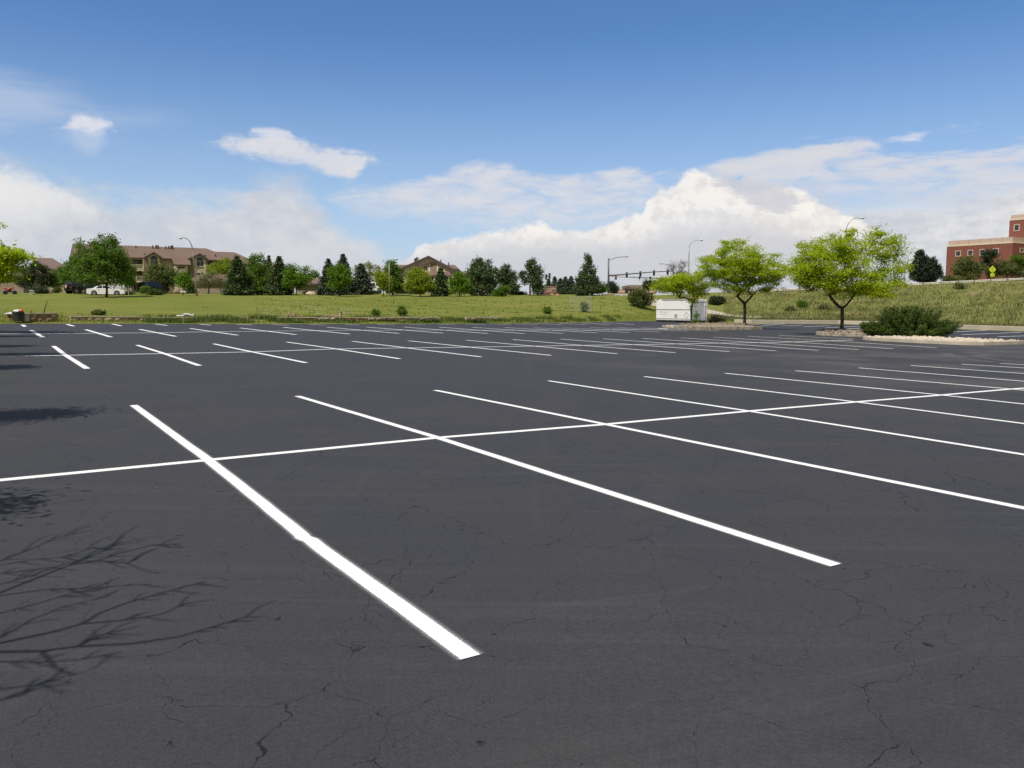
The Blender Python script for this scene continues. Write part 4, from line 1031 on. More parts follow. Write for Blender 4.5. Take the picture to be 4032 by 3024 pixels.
# ------------------------------------------------------------------ grass and weeds nobody could count
def blades(name, P, h, w, mat):
    n = len(P)
    az = rng.uniform(0, 2 * np.pi, n); hh = h * rng.uniform(.45, 1.25, (n, 1))
    t = np.stack([np.cos(az), np.sin(az), 0 * az], 1) * (w / 2)
    lean = rng.normal(size=(n, 3)) * .30 * hh; lean[:, 2] = 0
    up = np.concatenate([np.zeros((n, 2)), hh], 1) + lean
    q = np.stack([P - t, P + t, P + up * .6 + t * .6 + lean * .0, P + up], 1)
    o = quads_obj(name, q, mat); struct(o, 'stuff'); return o
def scatter(n, amin, amax, f0, f1, clump=0.0):
    a = rng.uniform(amin, amax, n)
    ny0 = np.interp(a, fine_a, NY[0]); ny1 = np.interp(a, fine_a, NY[1]); ny3 = np.interp(a, fine_a, NY[3])
    f = rng.uniform(f0, f1, n)
    y = np.where(f < 1, ny0 + f * (ny1 - ny0), ny1 + (f - 1) * (ny3 - ny1))
    x = a * y
    if clump:
        s = np.sin(x * 1.3 + 2 * np.sin(y * .9)) + np.sin(y * 1.7 + x * .6) + .8 * np.sin(x * 3.1 - y * 2.2)
        k = s > rng.normal(clump, .5, n); x, y = x[k], y[k]
    z = np.array([terr(X_, Y_) for X_, Y_ in zip(x, y)]) - 0.02
    return np.stack([x, y, z], 1)
ac = lambda u: float(A(u, 1201, 1).x)
blades('weed_strip', scatter(16000, ac(560), ac(2450), 0.02, 0.85, -.1), 0.34, .09, L['weed'])
blades('edge_grass', scatter(9000, ac(-60), ac(2640), 0.0, 1.1), 0.15, .07, L['blades'])
blades('field_grass', np.concatenate([scatter(900, ac(-120), ac(2700), 1.0, 2.0, 1.2), scatter(16000, ac(1000), ac(2700), 1.0, 2.0, .9)]), 0.13, .13, L['blades'])
blades('field_weeds', scatter(5000, ac(1050), ac(2700), 1.0, 1.9, 2.0), 0.24, .13, L['weed'])
blades('bank_grass', np.concatenate([scatter(22000, ac(2850), ac(4200), 0.3, 2.0), scatter(12000, ac(3000), ac(4200), 1.0, 2.0, .6)]), 0.33, .09, L['hillgrass'])
blades('bank_weeds', scatter(9000, ac(2850), ac(4200), 0.6, 1.9, 1.2), 0.35, .12, L['weed'])
# ------------------------------------------------------------------ buildings
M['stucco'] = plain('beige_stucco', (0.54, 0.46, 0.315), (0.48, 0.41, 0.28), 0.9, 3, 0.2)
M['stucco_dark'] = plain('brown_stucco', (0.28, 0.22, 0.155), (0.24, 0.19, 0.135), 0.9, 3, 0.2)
M['trim'] = plain('cream_trim', (0.68, 0.60, 0.43), (0.62, 0.55, 0.39), 0.7, 3)
M['dark_trim'] = plain('dark_brown_trim', (0.085, 0.066, 0.05), (0.065, 0.05, 0.04), 0.7, 3)
M['opening_shade'] = plain('painted_room_shade', (0.06, 0.05, 0.042), (0.045, 0.038, 0.033), 0.9, 3)  # dark colour that stands for shade inside openings
def brickish(name, c1, c2, cm, bw, bh, rough=0.85, vary=0.5):
    m, t, b, out = new_mat(name)
    pos = t.n('ShaderNodeTexCoord').outputs['Object']
    sx = t.n('ShaderNodeSeparateXYZ'); t.set(sx.inputs[0], pos)
    cb = t.n('ShaderNodeCombineXYZ'); t.set(cb.inputs[0], t.m('ADD', sx.outputs[0], sx.outputs[1])); t.set(cb.inputs[1], sx.outputs[2])
    br = t.n('ShaderNodeTexBrick'); t.set(br.inputs['Vector'], cb.outputs[0])
    t.set(br.inputs['Color1'], c1); t.set(br.inputs['Color2'], c2); t.set(br.inputs['Mortar'], cm)
    br.inputs['Scale'].default_value = 1.0; br.inputs['Mortar Size'].default_value = 0.012
    br.inputs['Brick Width'].default_value = bw; br.inputs['Row Height'].default_value = bh
    nz = t.smooth(t.noise(pos, 2.0, 5), .3, .7)
    t.set(b.inputs['Base Color'], t.mix(t.m('MULTIPLY', nz, vary), br.outputs[0], c2)); b.inputs['Roughness'].default_value = rough
    t.set(b.inputs['Normal'], t.bump(br.outputs[1], -0.3, 0.02))
    return m
M['stone'] = brickish('stone_cladding', (0.34, 0.26, 0.19), (0.20, 0.145, 0.11), (0.16, 0.13, 0.10), 0.55, 0.24)
M['brick'] = brickish('red_brick', (0.255, 0.080, 0.052), (0.205, 0.062, 0.042), (0.20, 0.10, 0.08), 0.30, 0.10, vary=.6)
def shingle(name, c1, c2):
    m, t, b, out = new_mat(name)
    pos = t.n('ShaderNodeTexCoord').outputs['Object']
    n1 = t.noise(t.mapping(pos, (1.2, 1.2, 6)), 1.5, 5, .65); n2 = t.noise(pos, .35, 4)
    t.set(b.inputs['Base Color'], t.mix(t.smooth(t.m('ADD', t.m('MULTIPLY', n1, .6), t.m('MULTIPLY', n2, .4)), .35, .65), c1, c2))
    b.inputs['Roughness'].default_value = .92
    t.set(b.inputs['Normal'], t.bump(n1, .4, .03))
    return m
M['shingle'] = shingle('brown_red_shingles', (0.185, 0.120, 0.092), (0.145, 0.095, 0.073))
M['shingle_tan'] = shingle('tan_shingles', (0.34, 0.225, 0.135), (0.28, 0.185, 0.11))
def glassy(name, c, rough=.08):
    m, t, b, out = new_mat(name)
    t.set(b.inputs['Base Color'], c); b.inputs['Roughness'].default_value = rough; b.inputs['Specular IOR Level'].default_value = .6
    return m
M['glass'] = glassy('window_glass', (0.035, 0.040, 0.048))
M['curtain'] = plain('pale_curtain', (0.34, 0.33, 0.36), (0.26, 0.25, 0.28), .8, 2)
M['cream_panel'] = plain('pink_cream_panels', (0.55, 0.41, 0.34), (0.50, 0.37, 0.31), .7, 1.5)
M['metal_grey'] = plain('grey_galvanised_steel', (0.34, 0.34, 0.33), (0.26, 0.26, 0.26), .45, 6, metal=.4)
M['vent'] = plain('brown_vent_pipe', (0.075, 0.055, 0.045), None, .6)

class House:
    """a building whose walls follow the local x axis (along the front) and y axis (into the depth)"""
    def __init__(self, name, u, Y, th, label, cat='building', group=None, gz=None):
        p = A(u, 1201, Y)
        self.o = Vector((p.x, p.y)); self.th = th
        self.c, self.s = math.cos(th), math.sin(th)
        self.gz = terr(p.x, p.y) - 0.3 if gz is None else gz
        self.root = empty(name, (p.x, p.y, self.gz), th, label, cat, group)
    def f(self, u, v, yl=0.0):             # pixel -> local (x, z) on the plane local y = yl
        d = ray(u, v)
        ox, oy = self.o.x - self.s * yl, self.o.y + self.c * yl
        # (t*d - o) . n = 0, n = (-s, c)
        t = (-self.s * ox + self.c * oy) / (-self.s * d[0] + self.c * d[1])
        px, py = t * d[0], t * d[1]
        return (px - self.o.x) * self.c + (py - self.o.y) * self.s, H0 + t * d[2] - self.gz
    def g(self, u, v, xl=0.0):             # pixel -> local (y, z) on the plane local x = xl
        d = ray(u, v)
        ox, oy = self.o.x + self.c * xl, self.o.y + self.s * xl
        t = (self.c * ox + self.s * oy) / (self.c * d[0] + self.s * d[1])
        px, py = t * d[0], t * d[1]
        return -(px - self.o.x) * self.s + (py - self.o.y) * self.c, H0 + t * d[2] - self.gz
    def window(self, x0, x1, z0, z1, y, arch=False, fw=.14, glass='glass', mull=True, frame='trim', parent=None, split=None):
        n = 14
        def outline(gx):
            a0, a1, b0 = x0 + gx, x1 - gx, z0 + gx
            if not arch: return [(a0, b0), (a1, b0), (a1, z1 - gx), (a0, z1 - gx)]
            r = (a1 - a0) / 2; cz = z1 - (x1 - x0) / 2
            return [(a0, b0), (a1, b0)] + [((a0 + a1) / 2 + r * math.cos(math.pi * i / n), cz + r * math.sin(math.pi * i / n)) for i in range(n + 1)]
        o, i_ = outline(0), outline(fw)
        mb = MB(); k = len(o)
        for a in range(k):
            b = (a + 1) % k
            q = [(o[a][0], y - .10, o[a][1]), (o[b][0], y - .10, o[b][1]), (i_[b][0], y - .10, i_[b][1]), (i_[a][0], y - .10, i_[a][1])]
            mb.slab(q, (0, .12, 0))
        if split: mb.box(x0 + fw, x1 - fw, y - .08, y + .01, split - .05, split + .05)
        if mull: mb.box((x0 + x1) / 2 - .04, (x0 + x1) / 2 + .04, y - .07, y + .01, z0 + fw, split or (z1 - fw if not arch else z1 - (x1 - x0) / 2))
        fr = mb.obj('window', M[frame], parent or self.root)
        MB().poly([(px, y - .025, pz) for px, pz in i_]).obj('pane', M[glass], fr)
        if glass == 'glass' and (x1 - x0) > 1.4 and not arch:
            MB().poly([((x0 + x1) / 2 + .1, y - .03, z0 + fw), (x1 - fw - .1, y - .03, z0 + fw), (x1 - fw - .1, y - .03, z1 - fw), ((x0 + x1) / 2 + .1, y - .03, z1 - fw)]).obj('curtain', M['curtain'], fr)
        return fr
    def balcony(self, x0, x1, zf, y0, y1, rail=1.0, step=.16):
        s_ = MB().box(x0, x1, y0, y1, zf - .35, zf).obj('balcony', M['trim'], self.root)
        mb = MB()
        mb.box(x0, x1, y0 + .02, y0 + .10, zf + rail - .1, zf + rail)
        mb.box(x0, x1, y0 + .03, y0 + .09, zf + .08, zf + .16)
        k = int((x1 - x0) / step)
        for i in range(k + 1):
            x = x0 + (x1 - x0) * i / k
            w = .05 if i not in (0, k // 2, k) else .09
            mb.box(x - w / 2, x + w / 2, y0 + .04, y0 + .08, zf + .16, zf + rail - .1)
        mb.obj('railing', M['trim'], s_)
        return s_
    def pipe(self, u, v0, v1, yl, r=.14):
        x, z1 = self.f(u, v1, yl); _, z0 = self.f(u, v0, yl)
        MB().tube([(x, yl, z0 - .6), (x, yl, z1)], r, 8).obj('vent_pipe', M['vent'], self.root)
    def gable(self, ax, az, lx, lz, rx, rz, y0, y1, over=.6, th=.28, wall='stucco', zb=0.0, wl=None, wr=None, roofname='roof', depth_back=None):
        """gable wall at y0 with roof slabs running back to y1"""
        wl = lx + over if wl is None else wl; wr = rx - over if wr is None else wr
        def zl(x): return lz + (az - lz) * (x - lx) / (ax - lx)
        def zr(x): return rz + (az - rz) * (x - rx) / (ax - rx)
        MB().prism([(wl, zb), (wr, zb), (wr, zr(wr) - th * .6), (ax, az - th * .6), (wl, zl(wl) - th * .6)], y0, y1).obj('wall', M[wall], self.root)
        mb = MB()
        for (ex, ez) in ((lx, lz), (rx, rz)):
            d = Vector((ax - ex, 0, az - ez)).normalized(); nrm = Vector((-d.z, 0, d.x)) * (1 if ex < ax else -1)
            a, b = Vector((ex, 0, ez)), Vector((ax, 0, az))
            q = [(a.x, y0 - over, a.z), (b.x, y0 - over, b.z), (b.x, y1, b.z), (a.x, y1, a.z)]
            mb.slab(q, (0, 0, th * .5))
        rf = mb.obj(roofname, M['shingle'], self.root)
        tb_ = MB()
        for (ex, ez) in ((lx, lz), (rx, rz)):
            tb_.slab([(ex, y0 - over - .05, ez - .30), (ax, y0 - over - .05, az - .30), (ax, y0 - over - .05, az + .10), (ex, y0 - over - .05, ez + .10)], (0, .045, 0))
        tb_.obj('bargeboard', M['dark_trim'], rf)
        return rf

def c1(x, y): return (.27125 * x, 860 + .27125 * y)
def c2(x, y): return (500 + .27125 * x, 860 + .27125 * y)
def c3(x, y): return (1000 + .27125 * x, 860 + .27125 * y)
def c4(x, y): return (1500 + .27125 * x, 860 + .27125 * y)
def c5(x, y): return (2000 + .27125 * x, 860 + .27125 * y)
def c8(x, y): return (3432 + .3315 * x, 800 + .3315 * y)
def z6(x, y): return (2350 + .1808 * x, 1000 + .1808 * y)

# --- three storey apartments on the left, set parallel to the rows of the lot
B1 = House('apartment_building', 500, 190, ROW, 'three storey beige apartments with brown red roof, behind the leaning street lamp')
_, ez = B1.f(*c2(10, 567)); D = 15.0
xl, _ = B1.f(c1(1085, 0)[0], 1010); xm, _ = B1.f(*c2(1160, 560)); xr, _ = B1.f(*c2(1350, 598)); xend, _ = B1.f(*c2(1700, 640))
_, rz1 = B1.f(*c2(300, 404), yl=D / 2); xr1, _ = B1.f(*c2(1150, 432), yl=D / 2)
_, rz2 = B1.f(*c2(1400, 486), yl=D / 2); xr2, _ = B1.f(*c2(1565, 490), yl=D / 2)
xl1, _ = B1.f(c1(1240, 0)[0], 967, yl=D / 2)
MB().box(xl + .8, xr1 + 2.0, 0, D, 0, ez - .05).obj('wall', M['stucco'], B1.root)
MB().box(xr1 + 2.002, xend, .35, D - .3, 0, ez - .75).obj('wall', M['stucco'], B1.root)
def hiproof(h, x0, x1, y0, y1, ze, xa, xb, zr, name='roof', mat='shingle', th=.25):
    ym = (y0 + y1) / 2
    a, b, c, d = (x0, y0, ze), (x1, y0, ze), (x1, y1, ze), (x0, y1, ze)
    e, f = (xa, ym, zr), (xb, ym, zr)
    mb = MB(); mb.v = [a, b, c, d, e, f]
    mb.f = [(0, 1, 5, 4), (2, 3, 4, 5), (1, 2, 5), (3, 0, 4)]
    o = mb.obj(name, M[mat], h.root)
    fa_ = MB().box(x0 + .03, x1 - .03, y0 + .03, y0 + .12, ze - .30, ze - .006)
    fa_.box(x0 + .03, x1 - .03, y1 - .12, y1 - .03, ze - .30, ze - .006).box(x0 + .03, x0 + .12, y0 + .125, y1 - .125, ze - .30, ze - .006).box(x1 - .12, x1 - .03, y0 + .125, y1 - .125, ze - .30, ze - .006)
    fa_.obj('fascia', M['dark_trim'], o)
    MB().poly([(x0 + .13, y0 + .13, ze - .12), (x0 + .13, y1 - .13, ze - .12), (x1 - .13, y1 - .13, ze - .12), (x1 - .13, y0 + .13, ze - .12)]).obj('soffit', M['dark_trim'], o)
    return o
hiproof(B1, xl, xr1 + 5.5, -.8, D + .8, ez, xl + .3, xr1, rz1)
hiproof(B1, xr1 - 2.5, xend + 4.0, -.4, D + .4, ez - .7, xr1 - 2.5, xr2, rz2)
for (a_, b_, t_) in ((105, 130, 0), ):
    pass
# stone and gable bays
def bay(ap, lf, rf, wx0, wx1, win, trims, yb=-1.6, stone_l=None, stone_r=None, low=None):
    ax, az = B1.f(*c2(*ap), yl=yb - .6); lx, lz = B1.f(*c2(*lf), yl=yb - .6); rx, rz = B1.f(*c2(*rf), yl=yb - .6)
    w0, _ = B1.f(*c2(wx0, 600), yl=yb); w1, _ = B1.f(*c2(wx1, 600), yl=yb)
    lz = rz = (lz + rz) / 2
    B1.gable(ax, az, lx, lz, rx, rz, yb, 3.0, .6, .26, 'stucco', 0.0, w0, w1)
    a0, z1 = B1.f(*c2(win[0], win[2]), yl=yb); a1, z0 = B1.f(*c2(win[1], win[3]), yl=yb)
    _, sp = B1.f(*c2(win[0], win[2] + .42 * (win[3] - win[2])), yl=yb)
    B1.window(a0 - .15, a1 + .15, z0, z1 + .15, yb - .02, True, .16, split=sp)
    if low:
        b0, lz1 = B1.f(*c2(low[0], low[2]), yl=yb); b1_, _ = B1.f(*c2(low[1], low[2]), yl=yb)
        B1.window(b0 - .1, b1_ + .1, lz1 - 1.9, lz1, yb - .02, False, .16)
        B1.window(b0 - .1, b1_ + .1, lz1 - 5.2, lz1 - 3.2, yb - .02, False, .16)
    for tx in trims:
        x_, _ = B1.f(*c2(tx, 650), yl=yb); MB().box(x_ - .16, x_ + .16, yb - .10, yb - .004, 0, lz + .1).obj('corner_trim', M['trim'], B1.root)
    for s in (stone_l, stone_r):
        if s:
            s0, _ = B1.f(*c2(s[0], 650), yl=yb); s1, _ = B1.f(*c2(s[1], 650), yl=yb)
            MB().box(s0, s1, yb - .16, yb - .003, 0, lz - .1).obj('stone_cladding', M['stone'], B1.root)
bay((390, 490), (238, 572), (522, 580), 240, 520, (337, 448, 535, 698), (317, 466), stone_l=(238, 310), stone_r=(474, 520), low=(330, 450, 770))
bay((1062, 510), (886, 588), (1180, 598), 902, 1172, (1008, 1112, 557, 703), (988, 1132), stone_l=(902, 975), stone_r=(1140, 1172), low=(1010, 1120, 780))
# balconies between the bays, their shaded recesses painted as flat dark panels
for (x0_, x1_) in ((60, 228), (1182, 1300)):
    for (za, zb_, zf) in ((600, 664, 737), (752, 838, 905), (925, 1062, None)):
        if x0_ > 1000 and za > 700: continue
        dy = 22 if x0_ > 1000 else 0
        a0, zt = B1.f(*c2(x0_ + 8, za + dy)); a1, zb2 = B1.f(*c2(x1_ - 4, zb_ + 60 + dy if zf else zb_))
        MB().box(a0, a1, -.06, -.006, zb2, zt).obj('balcony_shade_panel', M['opening_shade'], B1.root)
        B1.window(a0 + .3, (a0 + a1) / 2 - .1, zb2 + .1, zt - .25, -.065, False, .08, mull=False, frame='stucco_dark')
        if zf:
            q0, zz = B1.f(*c2(x0_, zf + dy), yl=-1.4); q1, _ = B1.f(*c2(x1_, zf + dy), yl=-1.4)
            B1.balcony(q0, q1, zz, -1.4, -.07, 1.15)
# small window and the low roofed stair
a0, zt = B1.f(*c2(528, 612)); a1, zb2 = B1.f(*c2(572, 682)); B1.window(a0, a1, zb2, zt, -.01)
px0, pz = B1.f(*c2(712, 676), yl=-3.2); px1, _ = B1.f(*c2(886, 676), yl=-3.2)
MB().box(px0, px1, -3.2, -.01, 0, pz - .2).obj('stair_porch', M['stucco'], B1.root)
e0, _ = B1.f(*c2(600, 578)); e1, _ = B1.f(*c2(790, 572))
MB().slab([(px0 - .5, -4.0, pz - .05), (px1 + .5, -4.0, pz - .05), (e1 + 1.6, -.9, ez + .3), (e0 + .4, -.9, ez + .3)], (0, 0, .2)).obj('roof', M['shingle'], B1.root)
o0, oz1 = B1.f(*c2(745, 702), yl=-3.2); o1, oz0 = B1.f(*c2(835, 748), yl=-3.2)
MB().box(o0, o1, -3.26, -3.206, oz0, oz1).obj('stair_shade_panel', M['opening_shade'], B1.root)  # flat dark panel painted as the shade inside the stair
o1b, bz = B1.f(*c2(838, 800), yl=-3.6); o0b, _ = B1.f(*c2(758, 800), yl=-3.6)
B1.balcony(o0b, o1b, bz, -3.9, -3.27, 1.1)
for tx in (722, 850, 868):
    x_, _ = B1.f(*c2(tx, 700), yl=-3.2); MB().box(x_ - .14, x_ + .14, -3.3, -3.206, 0, pz - .3).obj('corner_trim', M['trim'], B1.root)
s0, _ = B1.f(*c2(845, 800), yl=-3.2); MB().box(px1 - 1.4, px1 - .02, -3.29, -3.207, 0, bz + .6).obj('stone_cladding', M['stone'], B1.root)
for (x, y0_, y1_) in ((128, 412, 398), (372, 412, 390), (420, 438, 384), (430, 438, 392), (453, 440, 388), (563, 412, 404), (604, 414, 398), (636, 446, 395), (655, 446, 390), (664, 446, 398), (248, 548, 505), (262, 548, 512), (1122, 560, 530), (1146, 565, 536), (1285, 535, 518), (1570, 565, 528)):
    yl_ = 6.0 if y0_ < 470 else 1.5
    B1.pipe(c2(x, 0)[0], c2(0, y0_)[1], c2(0, y1_)[1], yl_, .15)
# chimney like grey roof behind with four pipes
B1b = House('apartment_building', c3(150, 0)[0], 235, 0.0, 'distant apartment roof with four dark pipes above the pyramid maple')
x0, z1 = B1b.f(*c3(20, 628)); x1, z2 = B1b.f(*c3(215, 690))
MB().box(x0 - 4, x1 + 4, 1, 12, 0, z2 - .6).obj('wall', M['stucco_dark'], B1b.root)
hiproof(B1b, x0 - 5, x1 + 5, 0, 13, z2 - .6, x0 - 2, x0 + 3, z1)
for x in (132, 148, 158, 170): B1b.pipe(c3(x, 0)[0], c3(0, 660)[1], c3(0, 600)[1], 5.0, .13)

# --- gabled apartment house in the middle
B2 = House('apartment_building', c4(700, 0)[0], 230, 0.0, 'beige apartment house with broad stepped gables and two arched windows')
def P2(x, y, yl=0.0): return B2.f(*c4(x, y), yl=yl)
ax, az = P2(690, 548, 5); lx, lz = P2(296, 722, 5); rx, rz = P2(1065, 742, 5)
B2.gable(ax, az, lx, lz, rx, rz, 5.6, 20, .6, .35, 'stucco')
wx0, wz = P2(178, 665, 10); wx1, we = P2(330, 722, 8)
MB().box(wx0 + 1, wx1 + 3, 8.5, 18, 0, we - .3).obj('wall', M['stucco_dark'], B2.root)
hiproof(B2, wx0 - 3, wx1 + 6, 7.6, 19, we - .2, wx0 + .2, wx1 + 2, wz)
vx0, vz = P2(975, 665, 10); vx1, ve = P2(1112, 722, 8)
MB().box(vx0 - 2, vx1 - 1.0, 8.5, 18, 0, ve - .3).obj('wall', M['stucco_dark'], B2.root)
hiproof(B2, vx0 - 4, vx1 + .2, 7.6, 19, ve - .2, vx0 - 2, vx1 - 1.2, vz)
ax, az = P2(760, 612, 0); lx, lz = P2(286, 818, 0); rx, rz = P2(1072, 748, 0)
_, rz = 0, az - (az - lz) * (rx - ax) / (ax - lx)
B2.gable(ax, az, lx, lz, rx, rz, .6, 7.0, .6, .32, 'stucco')
x0, z1 = P2(712, 640, .6); x1, z0 = P2(814, 786, .6)
xc, zc_ = P2(762, 618, .6)
MB().prism([(x0, z0), (x1, z0), (x1, z1 - .1), (xc, az - .9), (x0, z1 - .1)], .50, .597).obj('wall_panel', M['stucco_dark'], B2.root)
mb = MB()
for tx in (705, 821):
    x_, zt = P2(tx, 655, .6); _, zb2 = P2(tx, 792, .6); MB().box(x_ - .22, x_ + .22, .44, .594, zb2, zt).obj('corner_trim', M['trim'], B2.root)
for (u0_, u1_) in ((590, 700), (828, 930)):
    a_, z_ = P2(u0_, 783, .6); b_, _ = P2(u1_, 783, .6); MB().box(a_, b_, .40, .596, z_ - .2, z_ + .12).obj('sill_trim', M['trim'], B2.root)
for (a_, b_, t_, bt_) in ((603, 692, 680, 776), (840, 922, 685, 776)):
    x0, z1 = P2(a_, t_, .6); x1, z0 = P2(b_, bt_, .6); _, sp = P2(a_, 722, .6)
    B2.window(x0, x1, z0, z1, .57, True, .26, split=sp)
x0, z1 = P2(560, 785, .6); x1, z0 = P2(1024, 832, -2)
MB().slab([(x0, -2.2, z0), (x1, -2.2, z0), (x1 - .8, .40, z1), (x0, .40, z1)], (0, 0, .22)).obj('porch_roof', M['shingle'], B2.root)
MB().box(x0 + .3, x1 - .5, -1.2, .43, 0, z0 - .05).obj('porch_wall', M['stucco'], B2.root)
mb = MB().box(x0 + .1, x1 - .1, -2.17, -2.08, z0 - .32, z0 - .01).obj('fascia', M['dark_trim'], B2.root)
for (a_, b_, t_, bt_) in ((688, 772, 842, 965), (922, 985, 845, 965), (688, 772, 985, 1075), (922, 988, 985, 1080)):
    x0, z1 = P2(a_, t_, -1.2); x1, z0 = P2(b_, bt_, -1.2)
    MB().box(x0, x1, -1.26, -1.206, z0, z1).obj('balcony_shade_panel', M['opening_shade'], B2.root)  # shade behind the balconies, painted as a dark sheet on the wall
    B2.window(x0 + .3, (x0 + x1) / 2 + .4, z0 + .1, z1 - .4, -1.27, False, .08, mull=False, frame='stucco_dark')
for (a_, b_) in ((688, 775), (922, 1008)):
    x0, zf = P2(a_, 966, -2); x1, _ = P2(b_, 966, -2); B2.balcony(x0, x1, zf, -2.2, -1.28, 3.4 / 3, .3)
mb = MB()
for tx in (780, 918, 990): 
    x_, zt = P2(tx, 834, -1.2); MB().box(x_ - .25, x_ + .25, -1.9, -1.30, 0, zt - .2).obj('porch_post', M['trim'], B2.root)
ax, az = P2(1093, 744, -2); lx, lz = P2(1003, 790, -2); rx, rz = P2(1224, 808, -2)
rz = az - (az - lz) * (rx - ax) / (ax - lx)
B2.gable(ax, az, lx, lz, rx, rz, -1.4, 8, .6, .3, 'stucco')
mb = MB(); x_, zt = P2(1031, 800, -1.4); mb.box(x_ - .05, x_ + .45, -1.52, -1.404, 0, zt); mb.obj('corner_trim', M['trim'], B2.root)
a_, z_ = P2(1170, 758, 9); b_, ze = P2(1330, 785, 8)
MB().box(a_ - 2, b_, 9, 18, 0, ze - .3).obj('wall', M['stucco_dark'], B2.root)
hiproof(B2, a_ - 4, b_ + 1, 8, 19, ze - .2, a_ - 3, b_ - 1, z_)
ax, az = P2(318, 795, -2); lx, lz = P2(262, 832, -2); rx, rz = P2(395, 838, -2)
rz = az - (az - lz) * (rx - ax) / (ax - lx)
B2.gable(ax, az, lx, lz, rx, rz, -1.4, 5, .5, .3, 'stucco')
for (t_, bt_) in ((858, 908), (1003, 1056)):
    x0, z1 = P2(315, t_, -1.4); x1, z0 = P2(354, bt_, -1.4); B2.window(x0, x1, z0, z1, -1.42, False, .28)
for (x, y0_, y1_, yl_) in ((490, 612, 583, 9), (503, 608, 575, 9), (519, 602, 561, 9), (538, 598, 565, 9), (870, 632, 598, 8), (982, 668, 638, 8), (525, 705, 640, 3), (538, 705, 640, 3)):
    B2.pipe(c4(x, 0)[0], c4(0, y0_)[1], c4(0, y1_)[1], yl_, .16)

# --- garages and the tan building on the far left
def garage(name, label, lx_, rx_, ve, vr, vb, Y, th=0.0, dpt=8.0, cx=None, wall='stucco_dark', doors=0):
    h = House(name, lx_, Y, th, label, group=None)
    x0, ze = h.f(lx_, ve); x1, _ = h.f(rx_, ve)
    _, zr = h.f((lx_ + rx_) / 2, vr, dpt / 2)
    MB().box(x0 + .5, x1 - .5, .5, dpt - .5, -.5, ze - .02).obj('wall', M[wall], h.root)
    hiproof(h, x0, x1, 0, dpt, ze, x0 + .8, x1 - .8, zr)
    mb = MB()
    for i in range(doors):
        a = x0 + 1 + (x1 - x0 - 2) * (i + .12) / doors; b = x0 + 1 + (x1 - x0 - 2) * (i + .88) / doors
        mb = MB()
        for r_ in range(4): mb.box(a, b, .42, .497, .1 + r_ * .55, .62 + r_ * .55)
        mb.obj('garage_door', M['trim'], h.root)
    return h
garage('garage', 'low brown garage with red brown roof behind the sparse olive tree', c2(860, 0)[0], c2(1480, 0)[0], c2(0, 912)[1], c2(0, 818)[1], 1150, 142, .06)
garage('garage', 'low brown garage peeking out between young maple and grey green spruce', c3(560, 0)[0], c3(1060, 0)[0], c3(0, 944)[1], c3(0, 864)[1], 1155, 140, .03)
garage('garage', 'tan garage wall behind the crabapple at the far left', c1(-420, 0)[0], c1(345, 0)[0], c1(0, 835)[1], c1(0, 730)[1], 1155, 150, .0, wall='stucco_dark')
B3 = House('house', c1(740, 0)[0], 178, ROW, 'house with brown red roof and pale side gable, left of the big maple')
_, ez3 = B3.f(*c1(740, 735)); xe3, _ = B3.f(*c1(1010, 735)); yb3, _ = B3.g(*c1(385, 655))
_, rz3 = B3.f(*c1(620, 573), yl=yb3 / 2)
MB().box(.5, xe3, .5, yb3 - .5, 0, ez3 - .02).obj('wall', M['stucco'], B3.root)
MB().slab([(.5, .6, ez3 - .1), (.5, yb3 - .6, ez3 - .1), (.5, yb3 / 2, rz3 - .3)], (.2, 0, 0)).obj('gable_wall', M['stucco'], B3.root)
mb = MB(); mb.v = [(-.3, -.1, ez3), (xe3 + .3, -.1, ez3), (xe3 + .3, yb3 / 2, rz3), (-.3, yb3 / 2, rz3), (xe3 + .3, yb3 + .1, ez3), (-.3, yb3 + .1, ez3)]
mb.f = [(0, 1, 2, 3), (3, 2, 4, 5)]
rf3 = mb.obj('roof', M['shingle'], B3.root)
MB().slab([(-.36, -.1, ez3 - .3), (-.36, yb3 / 2, rz3 - .3), (-.36, yb3 / 2, rz3 + .02), (-.36, -.1, ez3 + .02)], (.05, 0, 0)).slab([(-.36, yb3 + .1, ez3 - .3), (-.36, yb3 / 2 + .004, rz3 - .3), (-.36, yb3 / 2 + .004, rz3 + .02), (-.36, yb3 + .1, ez3 + .02)], (.05, 0, 0)).obj('bargeboard', M['dark_trim'], rf3)
for (a, b) in ((.6, 3.0), (4.5, 7.0)):
    B3.window(a + .2, b, ez3 - 2.0, ez3 - .5, .49)
MB().box(-.02, .3, yb3 * .3, yb3 * .7, ez3 - 5.5, ez3 - 3.0).obj('balcony_shade_panel', M['opening_shade'], B3.root)  # dark panel in place of a shaded recess

# --- red brick office on the right
B4 = House('office_building', c8(1635, 0)[0], 200, ROW, 'red brick office with pink cream parapet and square windows on the hill')
XW_ = 8.2; yL, _ = B4.g(*c8(895, 510)); _, zt = B4.f(*c8(1635, 458)); _, zp = B4.f(*c8(1635, 394))
MB().box(0, XW_ - .002, 0, yL, -3, zt).obj('wall', M['brick'], B4.root)
mb = MB().box(.22, XW_ - .002, .22, yL - .25, zt + .002, zp)
pr = mb.obj('parapet', M['cream_panel'], B4.root)
MB().box(-.06, XW_ - .004, -.06, yL + .06, zt - .22, zt + .1).obj('coping', M['trim'], pr)
mb = MB()
for i in range(1, 6): mb.box(.20, .217, yL * i / 6 - .04, yL * i / 6 + .04, zt + .11, zp - .02)
for i in range(1, 2): mb.box(5 * i - .04, 5 * i + .04, .20, .217, zt + .11, zp - .02)
mb.obj('panel_joints', M['stucco_dark'], pr)
XW = 8.2                                          # the taller wing stands to the right and comes nearer
